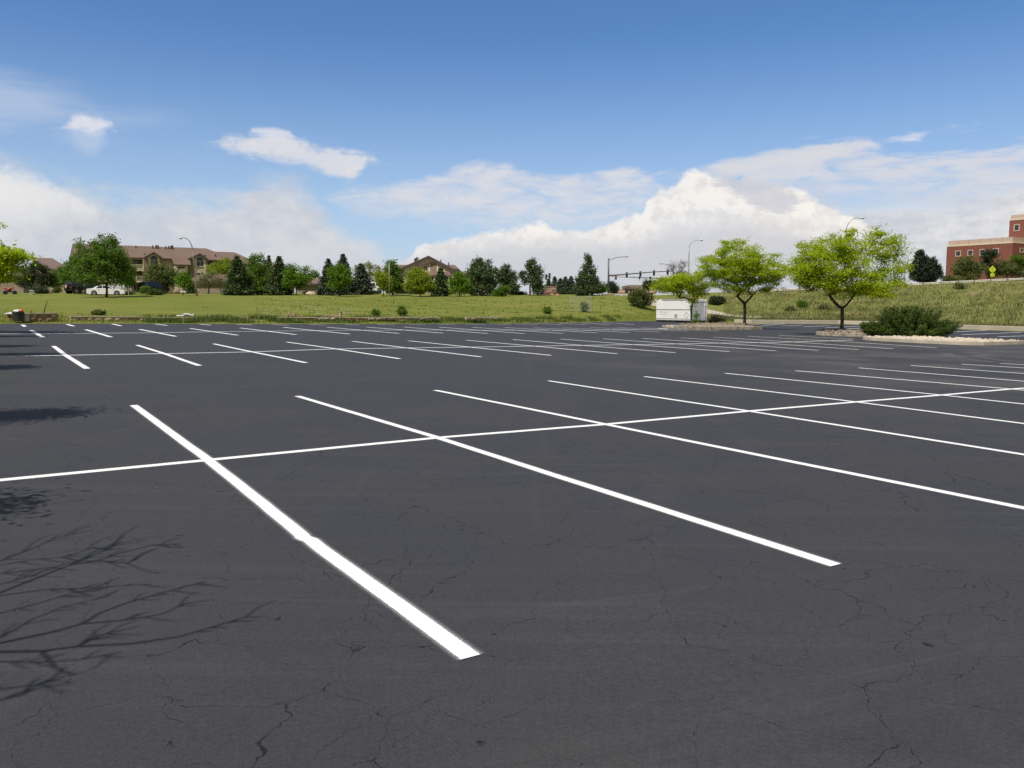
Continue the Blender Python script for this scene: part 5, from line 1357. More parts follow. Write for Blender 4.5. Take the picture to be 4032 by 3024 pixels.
yE, zt2 = B4.g(*c8(1640, 198), xl=XW); _, zp2 = B4.g(*c8(1655, 144), xl=XW + .3); yE2, _ = B4.g(*c8(1656, 160), xl=XW + .3)
MB().box(XW, 34, -26, -.004, -3, zt2).box(XW, 34, .0, yE, zp + .003, zt2).obj('upper_wall', M['brick'], B4.root)
p2 = MB().box(XW + .3, 33.7, -25.7, yE2, zt2 + .002, zp2).obj('upper_parapet', M['cream_panel'], B4.root)
MB().box(XW - .06, 34.06, -26.06, yE + .06, zt2 - .2, zt2 + .1).obj('coping', M['trim'], p2)
def side_window(h, y0, y1, z0, z1, x, fw=.2):
    mb = MB()
    mb.box(x - .12, x + .01, y0, y1, z0, z0 + fw).box(x - .12, x + .01, y0, y1, z1 - fw, z1).box(x - .12, x + .01, y0, y0 + fw, z0 + fw, z1 - fw).box(x - .12, x + .01, y1 - fw, y1, z0 + fw, z1 - fw)
    fr = mb.obj('window', M['cream_panel'], h.root)
    MB().box(x - .05, x - .004, y0 + fw, y1 - fw, z0 + fw, z1 - fw).obj('pane', M['glass'], fr)
for (a_, b_, t_, bt_) in ((998, 1062, 565, 632), (1142, 1206, 556, 622), (1286, 1352, 547, 625), (1438, 1510, 536, 616)):
    y1_, z1 = B4.g(*c8(a_, t_)); y0_, z0 = B4.g(*c8(b_, bt_))
    side_window(B4, y0_, y1_, z0, z1, 0)
    side_window(B4, y0_, y1_, z0 - 4.2, z1 - 4.2, 0)
ya_, z1 = B4.g(*c8(1692, 252), xl=XW); yb_, z0 = B4.g(*c8(1758, 330), xl=XW); side_window(B4, yb_, ya_, z0, z1, XW, .22)
for k in range(1):
    x0, z1 = B4.f(*c8(1762, 530)); x1, z0 = B4.f(*c8(1825, 592)); B4.window(x0, x1, z0, z1, -.02, False, .22, frame='cream_panel')

# --- low buildings beyond the crossing
M['cream_wall'] = plain('cream_wall', (0.62, 0.58, 0.44), (0.56, 0.52, 0.40), .8, 1)
M['tan_wall'] = plain('tan_block_wall', (0.40, 0.29, 0.205), (0.35, 0.25, 0.175), .9, 2)
M['brown_wall'] = plain('dark_brown_wall', (0.11, 0.085, 0.065), (0.08, 0.06, 0.048), .9, 2)
def Z(h, x, y, yl=0.0): return h.f(*z6(x, y), yl=yl)
S1 = House('shop_building', z6(440, 0)[0], 262, 0.0, 'low shop with tan shingle roof and dark openings beyond the crossing')
x0, ze = Z(S1, 425, 842); x1, _ = Z(S1, 700, 842); _, zr = Z(S1, 500, 764, 5)
MB().box(x0 + .5, x1 + 8, 1.5, 9.5, -2, ze).obj('wall', M['tan_wall'], S1.root)
hiproof(S1, x0, x1 + 9, 0, 10, ze, x0 + .5, x1 + 8, zr, mat='shingle_tan')
for (a, b) in ((440, 582), (612, 690)):
    q0, z1 = Z(S1, a, 845, 1.4); q1, z0 = Z(S1, b, 880, 1.4); MB().box(q0, q1, 1.40, 1.49, z0 - 2, z1).obj('shop_shade_panel', M['opening_shade'], S1.root)  # dark panels painted as the shade under the shop roof
q0, _ = Z(S1, 588, 845); q1, z0 = Z(S1, 608, 900); MB().box(q0, q1, .3, .9, z0 - 2, ze - .02).obj('porch_post', M['trim'], S1.root)
S2 = House('shop_building', z6(700, 0)[0], 300, 0.0, 'long flat cream building on the skyline beyond the crossing')
x0, z1 = Z(S2, 705, 683); x1, _ = Z(S2, 1300, 683)
MB().box(x0, x1, 0, 20, -2, z1).obj('wall', M['cream_wall'], S2.root)
MB().box(x0 - .1, x1 + .1, -.12, 20.1, z1 - .6, z1 + .12).obj('coping', M['stucco_dark'], S2.root)
S3 = House('shop_building', z6(400, 0)[0], 300, 0.0, 'small cream building half hidden by the dark rounded pine beyond the crossing')
x0, z1 = Z(S3, 330, 692); x1, _ = Z(S3, 478, 692)
MB().box(x0, x1, 0, 10, -2, z1).obj('wall', M['cream_wall'], S3.root)
MB().box(x0 - .1, x1 + .1, -.12, 10.1, z1 - .4, z1 + .12).obj('coping', M['trim'], S3.root)
S4 = House('shop_building', z6(668, 0)[0], 235, 0.0, 'dark brown porch building with black roof behind the wild thicket')
x0, ze = Z(S4, 672, 752); x1, _ = Z(S4, 930, 752); _, zr = Z(S4, 750, 722, 3)
MB().box(x0 + .5, x1, 1, 9, -2, ze).obj('wall', M['brown_wall'], S4.root)
hiproof(S4, x0 - .3, x1 + .5, 0, 10, ze, x0 + 2.5, x1 - 2, zr, mat='shingle')
S4.root.children[1].data.materials[0] = M['dark_trim']
mb = MB()
for a in (690, 765, 840):
    q0, _ = Z(S4, a, 760); q1, _ = Z(S4, a + 28, 760); MB().box(q0, q1, .2, .7, -2, ze - .02).obj('porch_post', M['tan_wall'], S4.root)
S5 = House('block_wall', z6(100, 0)[0], 182, 0.0, 'long low tan wall beyond the field at the foot of the signal pole', 'wall')
x0, z1 = Z(S5, 96, 878); x1, _ = Z(S5, 400, 878); x2_, _ = Z(S5, 668, 880)
MB().box(x0, x2_ + .3, 0, .4, -1.5, z1).obj('masonry', M['tan_wall'], S5.root)
MB().box(x0 - .1, x2_ + .4, -.08, .48, z1 + .002, z1 + .14).obj('coping', M['trim'], S5.root)
M['banner'] = plain('white_banner', (0.72, 0.72, 0.70), (0.66, 0.66, 0.64), .7, 2)
M['black_ink'] = plain('black_lettering', (0.03, 0.03, 0.03), None, .7)
bn = empty('banner', Vector(S5.root.location) + Vector((x1, -.06, 0)), 0, 'white banner with rows of black lettering hung on the long tan wall', 'banner')
_, bz0 = Z(S5, 400, 934); bw_ = x2_ - x1
MB().box(0, bw_, -.02, .02, bz0, z1 - .02).obj('cloth', M['banner'], bn)
mb = MB(); xx = .15
rows_ = [(.58, .82), (.18, .42)]
for (f0, f1) in rows_:
    xx = .25
    while xx < bw_ - .5:
        w_ = random.uniform(.18, .36)
        mb.box(xx, xx + w_ * .35, -.032, -.022, bz0 + (z1 - bz0) * f0, bz0 + (z1 - bz0) * f1)
        mb.box(xx + w_ * .35 + .002, xx + w_, -.032, -.022, bz0 + (z1 - bz0) * (f0 + random.choice((0, .09, .17))), bz0 + (z1 - bz0) * (f0 + random.choice((.17, .24)) + .001))
        xx += w_ + random.choice((.10, .10, .10, .4))
mb.obj('lettering', M['black_ink'], bn)
S6 = House('shop_building', 2015, 240, 0.0, 'tiny pale cream building seen under the pointed pine')
x0, z1 = S6.f(2003, 1144); x1, _ = S6.f(2036, 1144)
MB().box(x0, x1, 0, 6, -2, z1 - .9).obj('wall', M['cream_wall'], S6.root)
hiproof(S6, x0 - .4, x1 + .4, -.5, 6.5, z1 - .9, x0 + 1, x1 - 1, z1, mat='shingle_tan')
# ------------------------------------------------------------------ kerbs, islands, paths
M['concrete'] = plain('kerb_concrete', (0.46, 0.41, 0.32), (0.37, 0.325, 0.25), .9, 1.6, .3, bscale=20)
M['concrete_path'] = plain('path_concrete', (0.45, 0.40, 0.305), (0.38, 0.335, 0.26), .9, .8, .2, bscale=15)
M['darkened'] = plain('mottled_kerb', (0.40, 0.35, 0.27), (0.20, 0.165, 0.125), .95, 3.5, .4, bscale=20)  # kerb concrete with darker mottled patches
M['white_stone'] = plain('white_stones', (0.66, 0.58, 0.46), (0.50, 0.43, 0.33), .9, 6, .6, bscale=16)
M['brown_stone'] = plain('brown_stones', (0.34, 0.28, 0.20), (0.18, 0.145, 0.105), .95, 5, .6, bscale=16)

def densify(pts, step=.5):
    out = []
    for a, b in zip(pts, pts[1:]):
        n = max(1, int((b - a).length / step))
        out += [a.lerp(b, i / n) for i in range(n)]
    return out + [pts[-1]]
def island(front, depthv, label, kerbmat, bedmat, mound, kh=.16, stones=260):
    fr = [G(*p) for p in front]
    bk = [p + Vector(depthv) for p in fr][::-1]
    ring = fr + bk
    # round the corners a little
    loop = []
    n = len(ring)
    for i in range(n):
        p, a, b = ring[i], ring[i - 1], ring[(i + 1) % n]
        ca_, cb_ = min(.35, .8 / (a - p).length), min(.35, .8 / (b - p).length)
        loop += [p.lerp(a, ca_), p.lerp(a, ca_ * .3).lerp(p.lerp(b, cb_ * .3), .5), p.lerp(b, cb_)]
    loop = densify(loop + [loop[0]], .6)[:-1]
    cen = sum(loop, Vector()) / len(loop)
    base = Vector((cen.x, cen.y, lotz(cen.x)))
    root = empty('kerb_island', base, 0, label, 'traffic island')
    def off(p, d):
        v = (cen - p); v.z = 0; return p + v.normalized() * d
    prof = [(0.0, -.02), (.02, kh * .85), (.05, kh), (.17, kh), (.175, kh - .05)]
    V, Fc = [], []
    m = len(loop)
    for d, z in prof:
        for p in loop:
            q = off(p, d); V.append((q.x - base.x, q.y - base.y, lotz(q.x) + z - base.z))
    for j in range(len(prof) - 1):
        for i in range(m):
            k = (i + 1) % m
            Fc.append((j * m + i, j * m + k, (j + 1) * m + k, (j + 1) * m + i))
    kb = mesh_obj('kerb', V, Fc, kerbmat, root)
    # stone bed: rings shrinking to the middle, mounded
    V, Fc = [], []
    nr_ = 8
    for j in range(nr_ + 1):
        f = j / nr_
        for p in loop:
            q = off(p, .172).lerp(cen, f)
            z = lotz(q.x) + kh - .03 + mound * (1 - (1 - f) ** 2.2) + random.uniform(-.02, .02) * (j > 0)
            V.append((q.x - base.x, q.y - base.y, z - base.z))
    for j in range(nr_):
        for i in range(m):
            k = (i + 1) % m; Fc.append((j * m + i, j * m + k, (j + 1) * m + k, (j + 1) * m + i))
    mesh_obj('stone_bed', V, Fc, bedmat, root, smooth=True)
    mb = MB()
    for i in range(stones):
        p = off(random.choice(loop), .2).lerp(cen, random.random() ** 1.6 * .95); p += Vector((random.uniform(-.15, .15), random.uniform(-.15, .15), 0))
        f = 1 - (p - cen).length / max((l - cen).length for l in loop)
        r_ = random.uniform(.03, .085)
        mb.ball((p.x - base.x, p.y - base.y, lotz(p.x) + kh - .02 + mound * (1 - (1 - max(0, f)) ** 2.2) - base.z), r_, r_ * random.uniform(.7, 1.2), r_ * .6, 6, 4, .25)
    so = mb.obj('stones', bedmat, root); so['kind'] = 'stuff'
    return root
isA = island([(3388, 1337), (3430, 1341), (3560, 1348), (3700, 1355), (3800, 1359), (3872, 1360.5)], (3.9, 2.6, 0), 'cream kerbed island of white stones under the wide juniper', M['concrete'], M['white_stone'], .06, .19, stones=220)
isB = island([(3205, 1319), (3300, 1324.5), (3432, 1327)], (2.0, 3.6, 0), 'mottled weathered kerb island around the tall forked locust', M['darkened'], M['brown_stone'], .16, .24, 240)
isC = island([(2719, 1299), (2853, 1299), (3010, 1298.4)], (-.6, 4.4, 0), 'weathered stone filled kerb island under the umbrella shaped locust', M['darkened'], M['brown_stone'], .22, .26, 260)
isD = island([(2640, 1292.5), (2715, 1295), (2790, 1293)], (-.2, 3.4, 0), 'pale cream kerb island at the foot of the small crooked locust', M['concrete'], M['white_stone'], .05, .16, 160)

# low concrete wall along the foot of the bank
wl = [G(2890, 1272.5)] + [p.copy() for p in FE[11:]] + [Vector((47.6, 57, 0)), Vector((49.6, 44, 0))]
for p in wl: p.z = lotz(p.x)
wl = densify(wl, 1.2)
wb = wl[0]
V, Fc = [], []
for i, p in enumerate(wl):
    d = wl[min(i + 1, len(wl) - 1)] - wl[max(0, i - 1)]; d.z = 0; d.normalize(); s = Vector((-d.y, d.x, 0))
    for o_, z_ in ((0, -.1), (.03, .38), (.06, .42), (.30, .42), (.32, -.1)):
        q = p + s * o_; V.append((q.x - wb.x, q.y - wb.y, lotz(q.x) + z_ - wb.z))
for i in range(len(wl) - 1):
    for j in range(4): Fc.append((i * 5 + j, (i + 1) * 5 + j, (i + 1) * 5 + j + 1, i * 5 + j + 1))
kw = mesh_obj('low_wall', V, Fc, M['concrete_path'], None, loc=wb)
props(kw, 'long low concrete kerb wall between the lot and the grassy bank', 'wall')

def draped(name, left, right, mat, lift=.05, n=10, m=4):
    """a strip on the terrain between two outlines read from the photo"""
    def samp(poly, f):
        L_ = [0]
        for a, b in zip(poly, poly[1:]): L_.append(L_[-1] + math.hypot(b[0] - a[0], b[1] - a[1]))
        t_ = f * L_[-1]
        for i in range(len(poly) - 1):
            if t_ <= L_[i + 1] + 1e-9:
                g = (t_ - L_[i]) / max(1e-9, L_[i + 1] - L_[i]); return (poly[i][0] + (poly[i + 1][0] - poly[i][0]) * g, poly[i][1] + (poly[i + 1][1] - poly[i][1]) * g)
        return poly[-1]
    V, Fc = [], []
    for i in range(n + 1):
        a, b = samp(left, i / n), samp(right, i / n)
        for j in range(m + 1):
            p = hit(a[0] + (b[0] - a[0]) * j / m, a[1] + (b[1] - a[1]) * j / m, 60)
            V.append((p.x, p.y, p.z + lift))
    for i in range(n):
        for j in range(m):
            q = i * (m + 1) + j; Fc.append((q, q + 1, q + m + 2, q + m + 1))
    return struct(mesh_obj(name, V, Fc, mat))
draped('concrete_path', [(2556, 1178), (2548, 1190), (2540, 1200), (2560, 1204), (2600, 1212)], [(2584, 1178), (2590, 1190), (2598, 1200), (2612, 1208), (2625, 1214)], M['concrete_path'], .06)
draped('concrete_path', [(2785, 1219), (2830, 1229), (2880, 1242), (2960, 1248), (3100, 1250), (3290, 1252)], [(2785, 1236), (2840, 1243), (2880, 1249), (2960, 1253), (3100, 1254.5), (3290, 1256)], M['concrete_path'], .06, 18)
# the entrance drive of the apartments, a flat slab just behind the crest
def slab_strip(name, pts, wdt, mat, lift):
    V, Fc = [], []
    for i, p in enumerate(pts):
        V += [(p.x, p.y, p.z + lift), (p.x, p.y + wdt, p.z + lift)]
        if i: Fc.append((2 * i - 2, 2 * i, 2 * i + 1, 2 * i - 1))
    return struct(mesh_obj(name, V, Fc, mat))
M['drive'] = plain('grey_drive', (0.30, 0.275, 0.24), (0.25, 0.23, 0.20), .9, 1)
slab_strip('driveway', [A(u, 1160, 109.0) for u in range(190, 520, 30)], 13, M['drive'], 0.0)
slab_strip('driveway', [A(u, 1160 + (u - 500) * .004, 110.5) for u in range(530, 640, 30)], 8, M['drive'], 0.0)
M['street_asphalt'] = plain('street_asphalt', (0.10, 0.097, 0.095), (0.08, 0.078, 0.077), .9, 1)
slab_strip('road', [Vector((a * 117, 117, terr(a * 117, 117))) for a in np.linspace(.30, .85, 30)], 9, M['street_asphalt'], .06)

# ------------------------------------------------------------------ stone walls and rubbish along the far edge
M['block'] = plain('split_face_blocks', (0.40, 0.265, 0.175), (0.25, 0.155, 0.105), .95, 2.2, .8, bscale=9)
M['block_yellow'] = plain('yellow_split_stone', (0.50, 0.40, 0.235), (0.36, 0.27, 0.155), .95, 2.2, .8, bscale=9)
M['cap'] = plain('cap_stones', (0.58, 0.48, 0.36), (0.46, 0.37, 0.27), .9, 2, .3)
M['red_block'] = plain('reddish_split_stone', (0.36, 0.20, 0.14), (0.24, 0.13, 0.095), .95, 2.2, .8, bscale=9)
def stonewall(label, a, b, h, courses, mat, cap=True, depth=.35, group='low stone walls along the edge of the lot'):
    """a, b: ground points; rough blocks laid in courses"""
    a, b = Vector(a), Vector(b); d = b - a; ln = d.length; th = math.atan2(d.y, d.x)
    root = empty('stone_wall', a, th, label, 'wall', group)
    dz = d.z / max(ln, .01); ch = h / courses
    mb = MB()
    for c in range(courses):
        x = -.0 if c % 2 == 0 else -.2
        while x < ln - .05:
            w_ = random.uniform(.38, .66); x0, x1 = max(0, x), min(ln, x + w_)
            if x1 - x0 > .08:
                y = random.uniform(-.03, .02); n = len(mb.v); z0 = c * ch + x0 * dz; z1 = (c + 1) * ch + x0 * dz - .012
                g = .012
                fx = [random.uniform(-.03, .03) for _ in range(5)]
                mb.v += [(x0 + g, y, z0), (x1 - g, y, z0), (x1 - g, y, z1), (x0 + g, y, z1), ((x0 + x1) / 2 + fx[0], y - .05 - abs(fx[1]), (z0 + z1) / 2 + fx[2] * .5), (x0 + g, depth, z0), (x1 - g, depth, z0), (x1 - g, depth, z1), (x0 + g, depth, z1)]
                for f_ in ((0, 1, 4), (1, 2, 4), (2, 3, 4), (3, 0, 4), (1, 6, 7, 2), (3, 2, 7, 8), (5, 0, 3, 8)): mb.f.append(tuple(n + i for i in f_))
            x += w_
    mb.obj('blocks', mat, root)
    if cap:
        mb = MB(); x = 0
        while x < ln - .1:
            w_ = random.uniform(.5, .9); x1 = min(ln, x + w_); z = h + x * dz + .003
            mb.box(x + .004, x1 - .004, -.07 + random.uniform(-.02, .02), depth + .03, z, z + .06); x += w_
        mb.obj('cap_stones', M['cap'], root)
    return root
def wpt(u, vb, Y): return A(u, vb, Y)
stonewall('tallest brown block wall with pale caps, left of the gap', wpt(97, 1266.5, 53.2), wpt(231, 1264, 54.6), .50, 2, M['block'])
stonewall('short brown block wall set back behind the black tub', wpt(25, 1264, 53.9), wpt(95, 1264, 54.4), .44, 2, M['block'])
pil = MB().box(-.13, .13, -.1, .3, 0, .56).obj('stone_pillar', M['cap'], bevel=.02, loc=wpt(98.5, 1267, 53.0)); props(pil, 'smooth pale stone pillar between black tub and tallest block wall', 'pillar')
stonewall('low yellowish stone wall with weeds on top, right of the gap', wpt(277, 1264.5, 55.6), wpt(590, 1265.5, 58.6), .28, 1, M['block_yellow'], True)
stonewall('sunken wall showing only pale caps, under the white pipes', wpt(592, 1259, 59.2), wpt(985, 1259, 62.4), .13, 1, M['block_yellow'])
stonewall('reddish low stone wall half sunk in weeds below the wood scraps', wpt(1090, 1259, 62.8), wpt(1252, 1259, 64.2), .14, 1, M['red_block'])
stonewall('pair of pale smooth blocks in the low wall left of the white post', wpt(1254, 1260, 64.3), wpt(1318, 1260, 64.9), .20, 1, M['cap'], False)
stonewall('reddish low stone wall below the white post', wpt(1319, 1260, 65.0), wpt(1450, 1260, 66.2), .15, 1, M['red_block'])
stonewall('pale sunken wall right of the white post, below the big weeds', wpt(1452, 1258, 66.3), wpt(1735, 1257.5, 69.4), .13, 1, M['cap'])
stonewall('last sunken stretch of wall at its right end in the grass', wpt(1836, 1258, 71.0), wpt(1971, 1256, 72.6), .13, 1, M['block_yellow'])

M['black_plastic'] = plain('black_plastic', (0.022, 0.022, 0.024), (0.035, 0.034, 0.034), .45, 4)
M['white_plastic'] = plain('white_plastic', (0.72, 0.72, 0.70), (0.60, 0.60, 0.58), .5, 4)
M['orange'] = plain('orange_plastic', (0.62, 0.12, 0.045), (0.5, 0.09, 0.04), .5, 4)
M['wood'] = plain('weathered_wood', (0.36, 0.28, 0.16), (0.24, 0.18, 0.10), .9, 5)
M['moss_wood'] = plain('mossy_stick', (0.10, 0.09, 0.03), (0.07, 0.065, 0.025), .95, 6)
M['wire'] = plain('pale_wire', (0.62, 0.62, 0.56), None, .5)
tubc = wpt(73, 1265, 52.7)
tub = empty('plastic_tub', tubc, 0, 'black ribbed plastic tub full of rubbish in front of the block wall', 'tub')
mb = MB(); mb.tube([(0, 0, 0), (0, 0, .04), (0, 0, .30), (0, 0, .52), (0, 0, .54), (0, 0, .60)], [.27, .29, .315, .335, .36, .36], 20, cap=False); mb.f.append(tuple(range(20))[::-1])
mb.obj('body', M['black_plastic'], tub)
MB().cyl((0, 0, .50), (0, 0, 1), .325, .02, 20).obj('fill', M['black_plastic'], tub)
mb = MB()
for x, y, z, r_ in ((-.16, .02, .62, .16), (.0, -.08, .66, .14), (.10, .1, .64, .15), (-.05, .12, .66, .13)): mb.ball((x, y, z), r_, r_ * .9, r_ * .7, 9, 7, .22)
props(mb.obj('rubbish_bag', M['white_plastic'], loc=tubc), 'crumpled white rubbish bag heaped in the black tub', 'bag')
mb = MB(); mb.ball((.24, -.04, .68), .12, .11, .12, 9, 7, .2); mb.ball((.17, .06, .74), .08, .08, .08, 8, 6, .2)
props(mb.obj('orange_bag', M['orange'], loc=tubc), 'bright orange crumpled bag on the right of the black tub', 'bag')
pl_ = MB().slab([(-.5, 0, 0), (.45, .1, 0), (.45, .5, .10), (-.4, .5, .08)], (0, 0, .04)).obj('board', M['white_plastic'], loc=wpt(46, 1236.5, 53.6)); props(pl_, 'pale board lying on the wall left of the black tub', 'board')
stk = MB().tube([(0, 0, -.15), (.10, .02, .38), (.30, .05, .92)], [.045, .035, .02], 6).obj('leaning_stick', M['moss_wood'], loc=wpt(171, 1237, 55.4)); props(stk, 'dark mossy stick leaning out of the grass behind the tallest wall', 'stick')
stk2 = MB().tube([(0, 0, -.05), (.0, 0, .12), (.01, 0, .22)], [.05, .06, .02], 6).obj('water_valve', M['moss_wood'], loc=wpt(124, 1236, 54.5)); props(stk2, 'small dark irrigation valve standing on the tallest block wall', 'valve')
# white pipe pieces
pp = empty('plastic_pipe', wpt(730, 1246, 59.6), 0, 'broken white plastic pipe lying on the sunken wall', 'pipe')
MB().tube([(-.65, 0, .04), (-.1, .05, .05), (.55, 0, .05)], [.05, .045, .04], 8).obj('pipe', M['white_plastic'], pp)
MB().tube([(-.10, .02, .14), (.10, -.05, .18), (.60, 0, .06)], [.06, .06, .05], 8).obj('upper_pipe', M['white_plastic'], pp)
MB().tube([(.55, 0, .04), (.62, 0, .22)], [.05, .06], 8).obj('elbow', M['white_plastic'], pp)
MB().tube([(-.15, .02, .02), (-.14, .02, .20)], [.05, .06], 8).obj('elbow', M['white_plastic'], pp)
# wood scraps
ws = [((1135, 1248, 63.6), [(-.15, 0, 0), (-.12, .02, .52)], .025, 'thin upright stake in the wood scraps, leftmost and tallest'), ((1143, 1248, 63.6), [(0, 0, 0), (.02, 0, .42)], .022, 'short upright stake in the middle of the wood scraps'), ((1147, 1248, 63.6), [(0, 0, 0), (.01, 0, .44)], .022, 'upright stake at the right of the wood scraps'),
      ((1128, 1247, 63.5), [(0, 0, 0), (.26, .1, .34)], .04, 'slanting broken board leaning in the wood scraps'), ((1128, 1238, 63.5), [(-.15, .1, .12), (.05, .0, -.05)], .035, 'broken branch stub sticking left out of the wood scraps'), ((1165, 1246, 63.7), [(-.3, 0, 0), (.35, .1, .06)], .035, 'flat plank lying at the right of the wood scraps')]
for (q, pts, r_, lab) in ws:
    props(MB().tube(pts, r_, 5).obj('wood_scrap', M['wood'], loc=wpt(*q)), lab, 'wood scrap', 'wood scraps on the low wall')
props(MB().box(-.12, .14, -.1, .1, 0, .18).obj('wood_block', M['wood'], bevel=.01, loc=wpt(1156, 1244.5, 63.6)), 'square wood block among the wood scraps', 'wood scrap', 'wood scraps on the low wall')
props(MB().tube([(-.1, 0, .1), (.06, 0, .24), (.2, .05, .16)], .03, 5).obj('wood_scrap', M['wood'], loc=wpt(1168, 1247, 63.7)), 'bent root hooked over the right end of the wood scraps', 'wood scrap', 'wood scraps on the low wall')
props(MB().box(0, 1.45, 0, .25, 0, .16).obj('timber_beam', M['wood'], bevel=.01, loc=wpt(1273, 1246.8, 65.2)), 'short timber beam lying behind the low wall beside the white post', 'beam')
pst = empty('white_post', wpt(1338.5, 1245, 65.6), 0, 'thin white marker post with black band behind the low wall', 'post')
MB().tube([(0, 0, -.1), (0, 0, .30)], .035, 8).obj('shaft', M['white_plastic'], pst)
MB().tube([(0, 0, .301), (0, 0, .40)], .038, 8).obj('band', M['black_plastic'], pst)
MB().tube([(0, 0, .401), (0, 0, .50)], .045, 8).obj('cap', M['white_plastic'], pst)
props(MB().tube([(0, 0, -.1), (0, 0, .36)], .05, 8).obj('dark_post', M['moss_wood'], loc=wpt(1344, 1245.5, 65.7)), 'short dark post right beside the thin white marker post', 'post')
def wireframe(u, v0, v1, w_, Y, lab):
    p = wpt(u, v1, Y); h_ = (v1 - v0) * mpp(Y); wd = w_ * mpp(Y)
    r_ = empty('wire_stake', p, .1, lab, 'wire stake', 'wire stakes in the field')
    MB().tube([(-wd / 2, 0, h_), (wd / 2, 0, h_)], .008, 4).obj('bar', M['wire'], r_)
    MB().tube([(-wd / 2, 0, h_ * .5), (wd / 2, 0, h_ * .5)], .008, 4).obj('bar', M['wire'], r_)
    for s in (-.2, .2): MB().tube([(wd * s, 0, -.1), (wd * s, 0, h_)], .005, 4).obj('leg', M['wire'], r_)
wireframe(1254, 1220, 1248, 32, 65.8, 'pale wire stake left of the timber beam')
wireframe(1361, 1219, 1247, 34, 66.5, 'pale wire stake right of the thin white marker post')
wireframe(1046, 1219, 1246, 22, 63.2, 'pale wire stake left of the wood scraps, farthest left of the three')
# wire mesh frame
def mesh_mat():
    m, t, b, out = new_mat('galvanised_wire_mesh')
    pos = t.n('ShaderNodeTexCoord').outputs['Object']
    sx = t.n('ShaderNodeSeparateXYZ'); t.set(sx.inputs[0], pos)
    a = t.m('ADD', t.m('ADD', sx.outputs[0], sx.outputs[1]), sx.outputs[2]); c = t.m('SUBTRACT', t.m('ADD', sx.outputs[0], sx.outputs[1]), sx.outputs[2])
    def w(x): return t.m('LESS_THAN', t.m('FRACT', t.m('MULTIPLY', x, 9.0)), 0.075)
    al = t.m('MAXIMUM', w(a), w(c))
    t.set(b.inputs['Base Color'], (.42, .43, .42)); b.inputs['Metallic'].default_value = .3; b.inputs['Roughness'].default_value = .5
    tr = t.n('ShaderNodeBsdfTransparent'); ms = t.n('ShaderNodeMixShader'); t.set(ms.inputs[0], al)
    t.nt.links.new(tr.outputs[0], ms.inputs[1]); t.nt.links.new(b.outputs[0], ms.inputs[2]); t.nt.links.new(ms.outputs[0], out.inputs[0])
    return m
M['mesh'] = mesh_mat()
fp = hit(2238, 1226, 70); Yf = fp.y; k_ = mpp(Yf)
fr_ = empty('mesh_frame', fp, 0, 'standing galvanised frame with wire mesh panels in the grass', 'frame')
W_, Hf = 92 * k_, 57 * k_
for x, y in ((0, 0), (W_ * .74, .5), (W_, 0)):
    MB().tube([(x, y, -.4), (x, y, Hf)], .022, 6).obj('pole', M['metal_grey'], fr_)
MB().tube([(0, 0, Hf), (W_, 0, Hf)], .020, 6).obj('top_rail', M['metal_grey'], fr_)
MB().tube([(W_ * .74, .5, Hf + .02), (W_, 0, Hf + .02)], .018, 6).obj('top_rail', M['metal_grey'], fr_)
MB().poly([(0, .01, .05), (W_, .01, .05), (W_, .01, Hf - .02), (0, .01, Hf - .02)]).obj('mesh_panel', M['mesh'], fr_)
MB().poly([(W_ * .74, .5, .02), (W_, .02, .02), (W_, .02, Hf - .02), (W_ * .74, .5, Hf - .02)]).obj('mesh_panel', M['mesh'], fr_)

# ------------------------------------------------------------------ street furniture
M['lamp_white'] = plain('pale_lamp_head', (0.62, 0.62, 0.62), None, .4)
M['pole_brown'] = plain('weathered_steel_pole', (0.22, 0.185, 0.15), (0.17, 0.145, 0.12), .6, 3, metal=.2)
M['signal_steel'] = plain('brown_grey_signal_steel', (0.13, 0.115, 0.11), (0.10, 0.09, 0.088), .5, 3, metal=.2)
M['black'] = plain('black_housing', (0.016, 0.017, 0.019), None, .5)
def curve_pts(pts, Y, n=5):
    """smooth polyline through photo points at distance Y (Catmull-Rom)"""
    P = [A(u, v, Y) for u, v in pts]; out = []
    for i in range(len(P) - 1):
        p0, p1, p2, p3 = P[max(0, i - 1)], P[i], P[i + 1], P[min(len(P) - 1, i + 2)]
        for k in range(n):
            t = k / n
            out.append(.5 * ((2 * p1) + (p2 - p0) * t + (2 * p0 - 5 * p1 + 4 * p2 - p3) * t * t + (3 * p1 - p0 - 3 * p2 + p3) * t ** 3))
    return out + [P[-1]]
def lamp(label, Y, pole, arm, head, r0=.10, mat='pole_brown', group='street lamps'):
    b = A(*pole[0], Y); b.z = min(b.z, terr(b.x, b.y))
    root = empty('street_lamp', b, 0, label, 'street lamp', group)
    P = [b] + [A(u, v, Y) for u, v in pole[1:]]
    loc = lambda L_: [p - b for p in L_]
    MB().tube(loc(P), [r0 * (1 - .4 * i / max(1, len(P) - 1)) for i in range(len(P))], 8).obj('pole', M[mat], root, smooth=True)
    MB().cyl((0, 0, .15), (0, 0, 1), r0 * 1.7, .3, 10).obj('base', M[mat], root)
    C_ = curve_pts(arm, Y); MB().tube(loc(C_), [r0 * .58 * (1 - .45 * i / len(C_)) for i in range(len(C_))], 7).obj('arm', M[mat], root, smooth=True)
    h0, h1 = A(*head[0], Y) - b, A(*head[1], Y) - b
    d = h1 - h0; mb = MB(); mb.tube([h0, h0 + d * .25, h0 + d * .7, h1], [.06, .13, .14, .05], 8); mb.v = [(x, y * 1.0, z) for x, y, z in mb.v]
    hd = mb.obj('lamp_head', M['lamp_white'], root, smooth=True)
    mid = (h0 + h1) / 2; MB().ball((mid.x, mid.y, mid.z - .11), .13, .10, .07, 8, 5).obj('lens', M['glass'], hd)
    return root
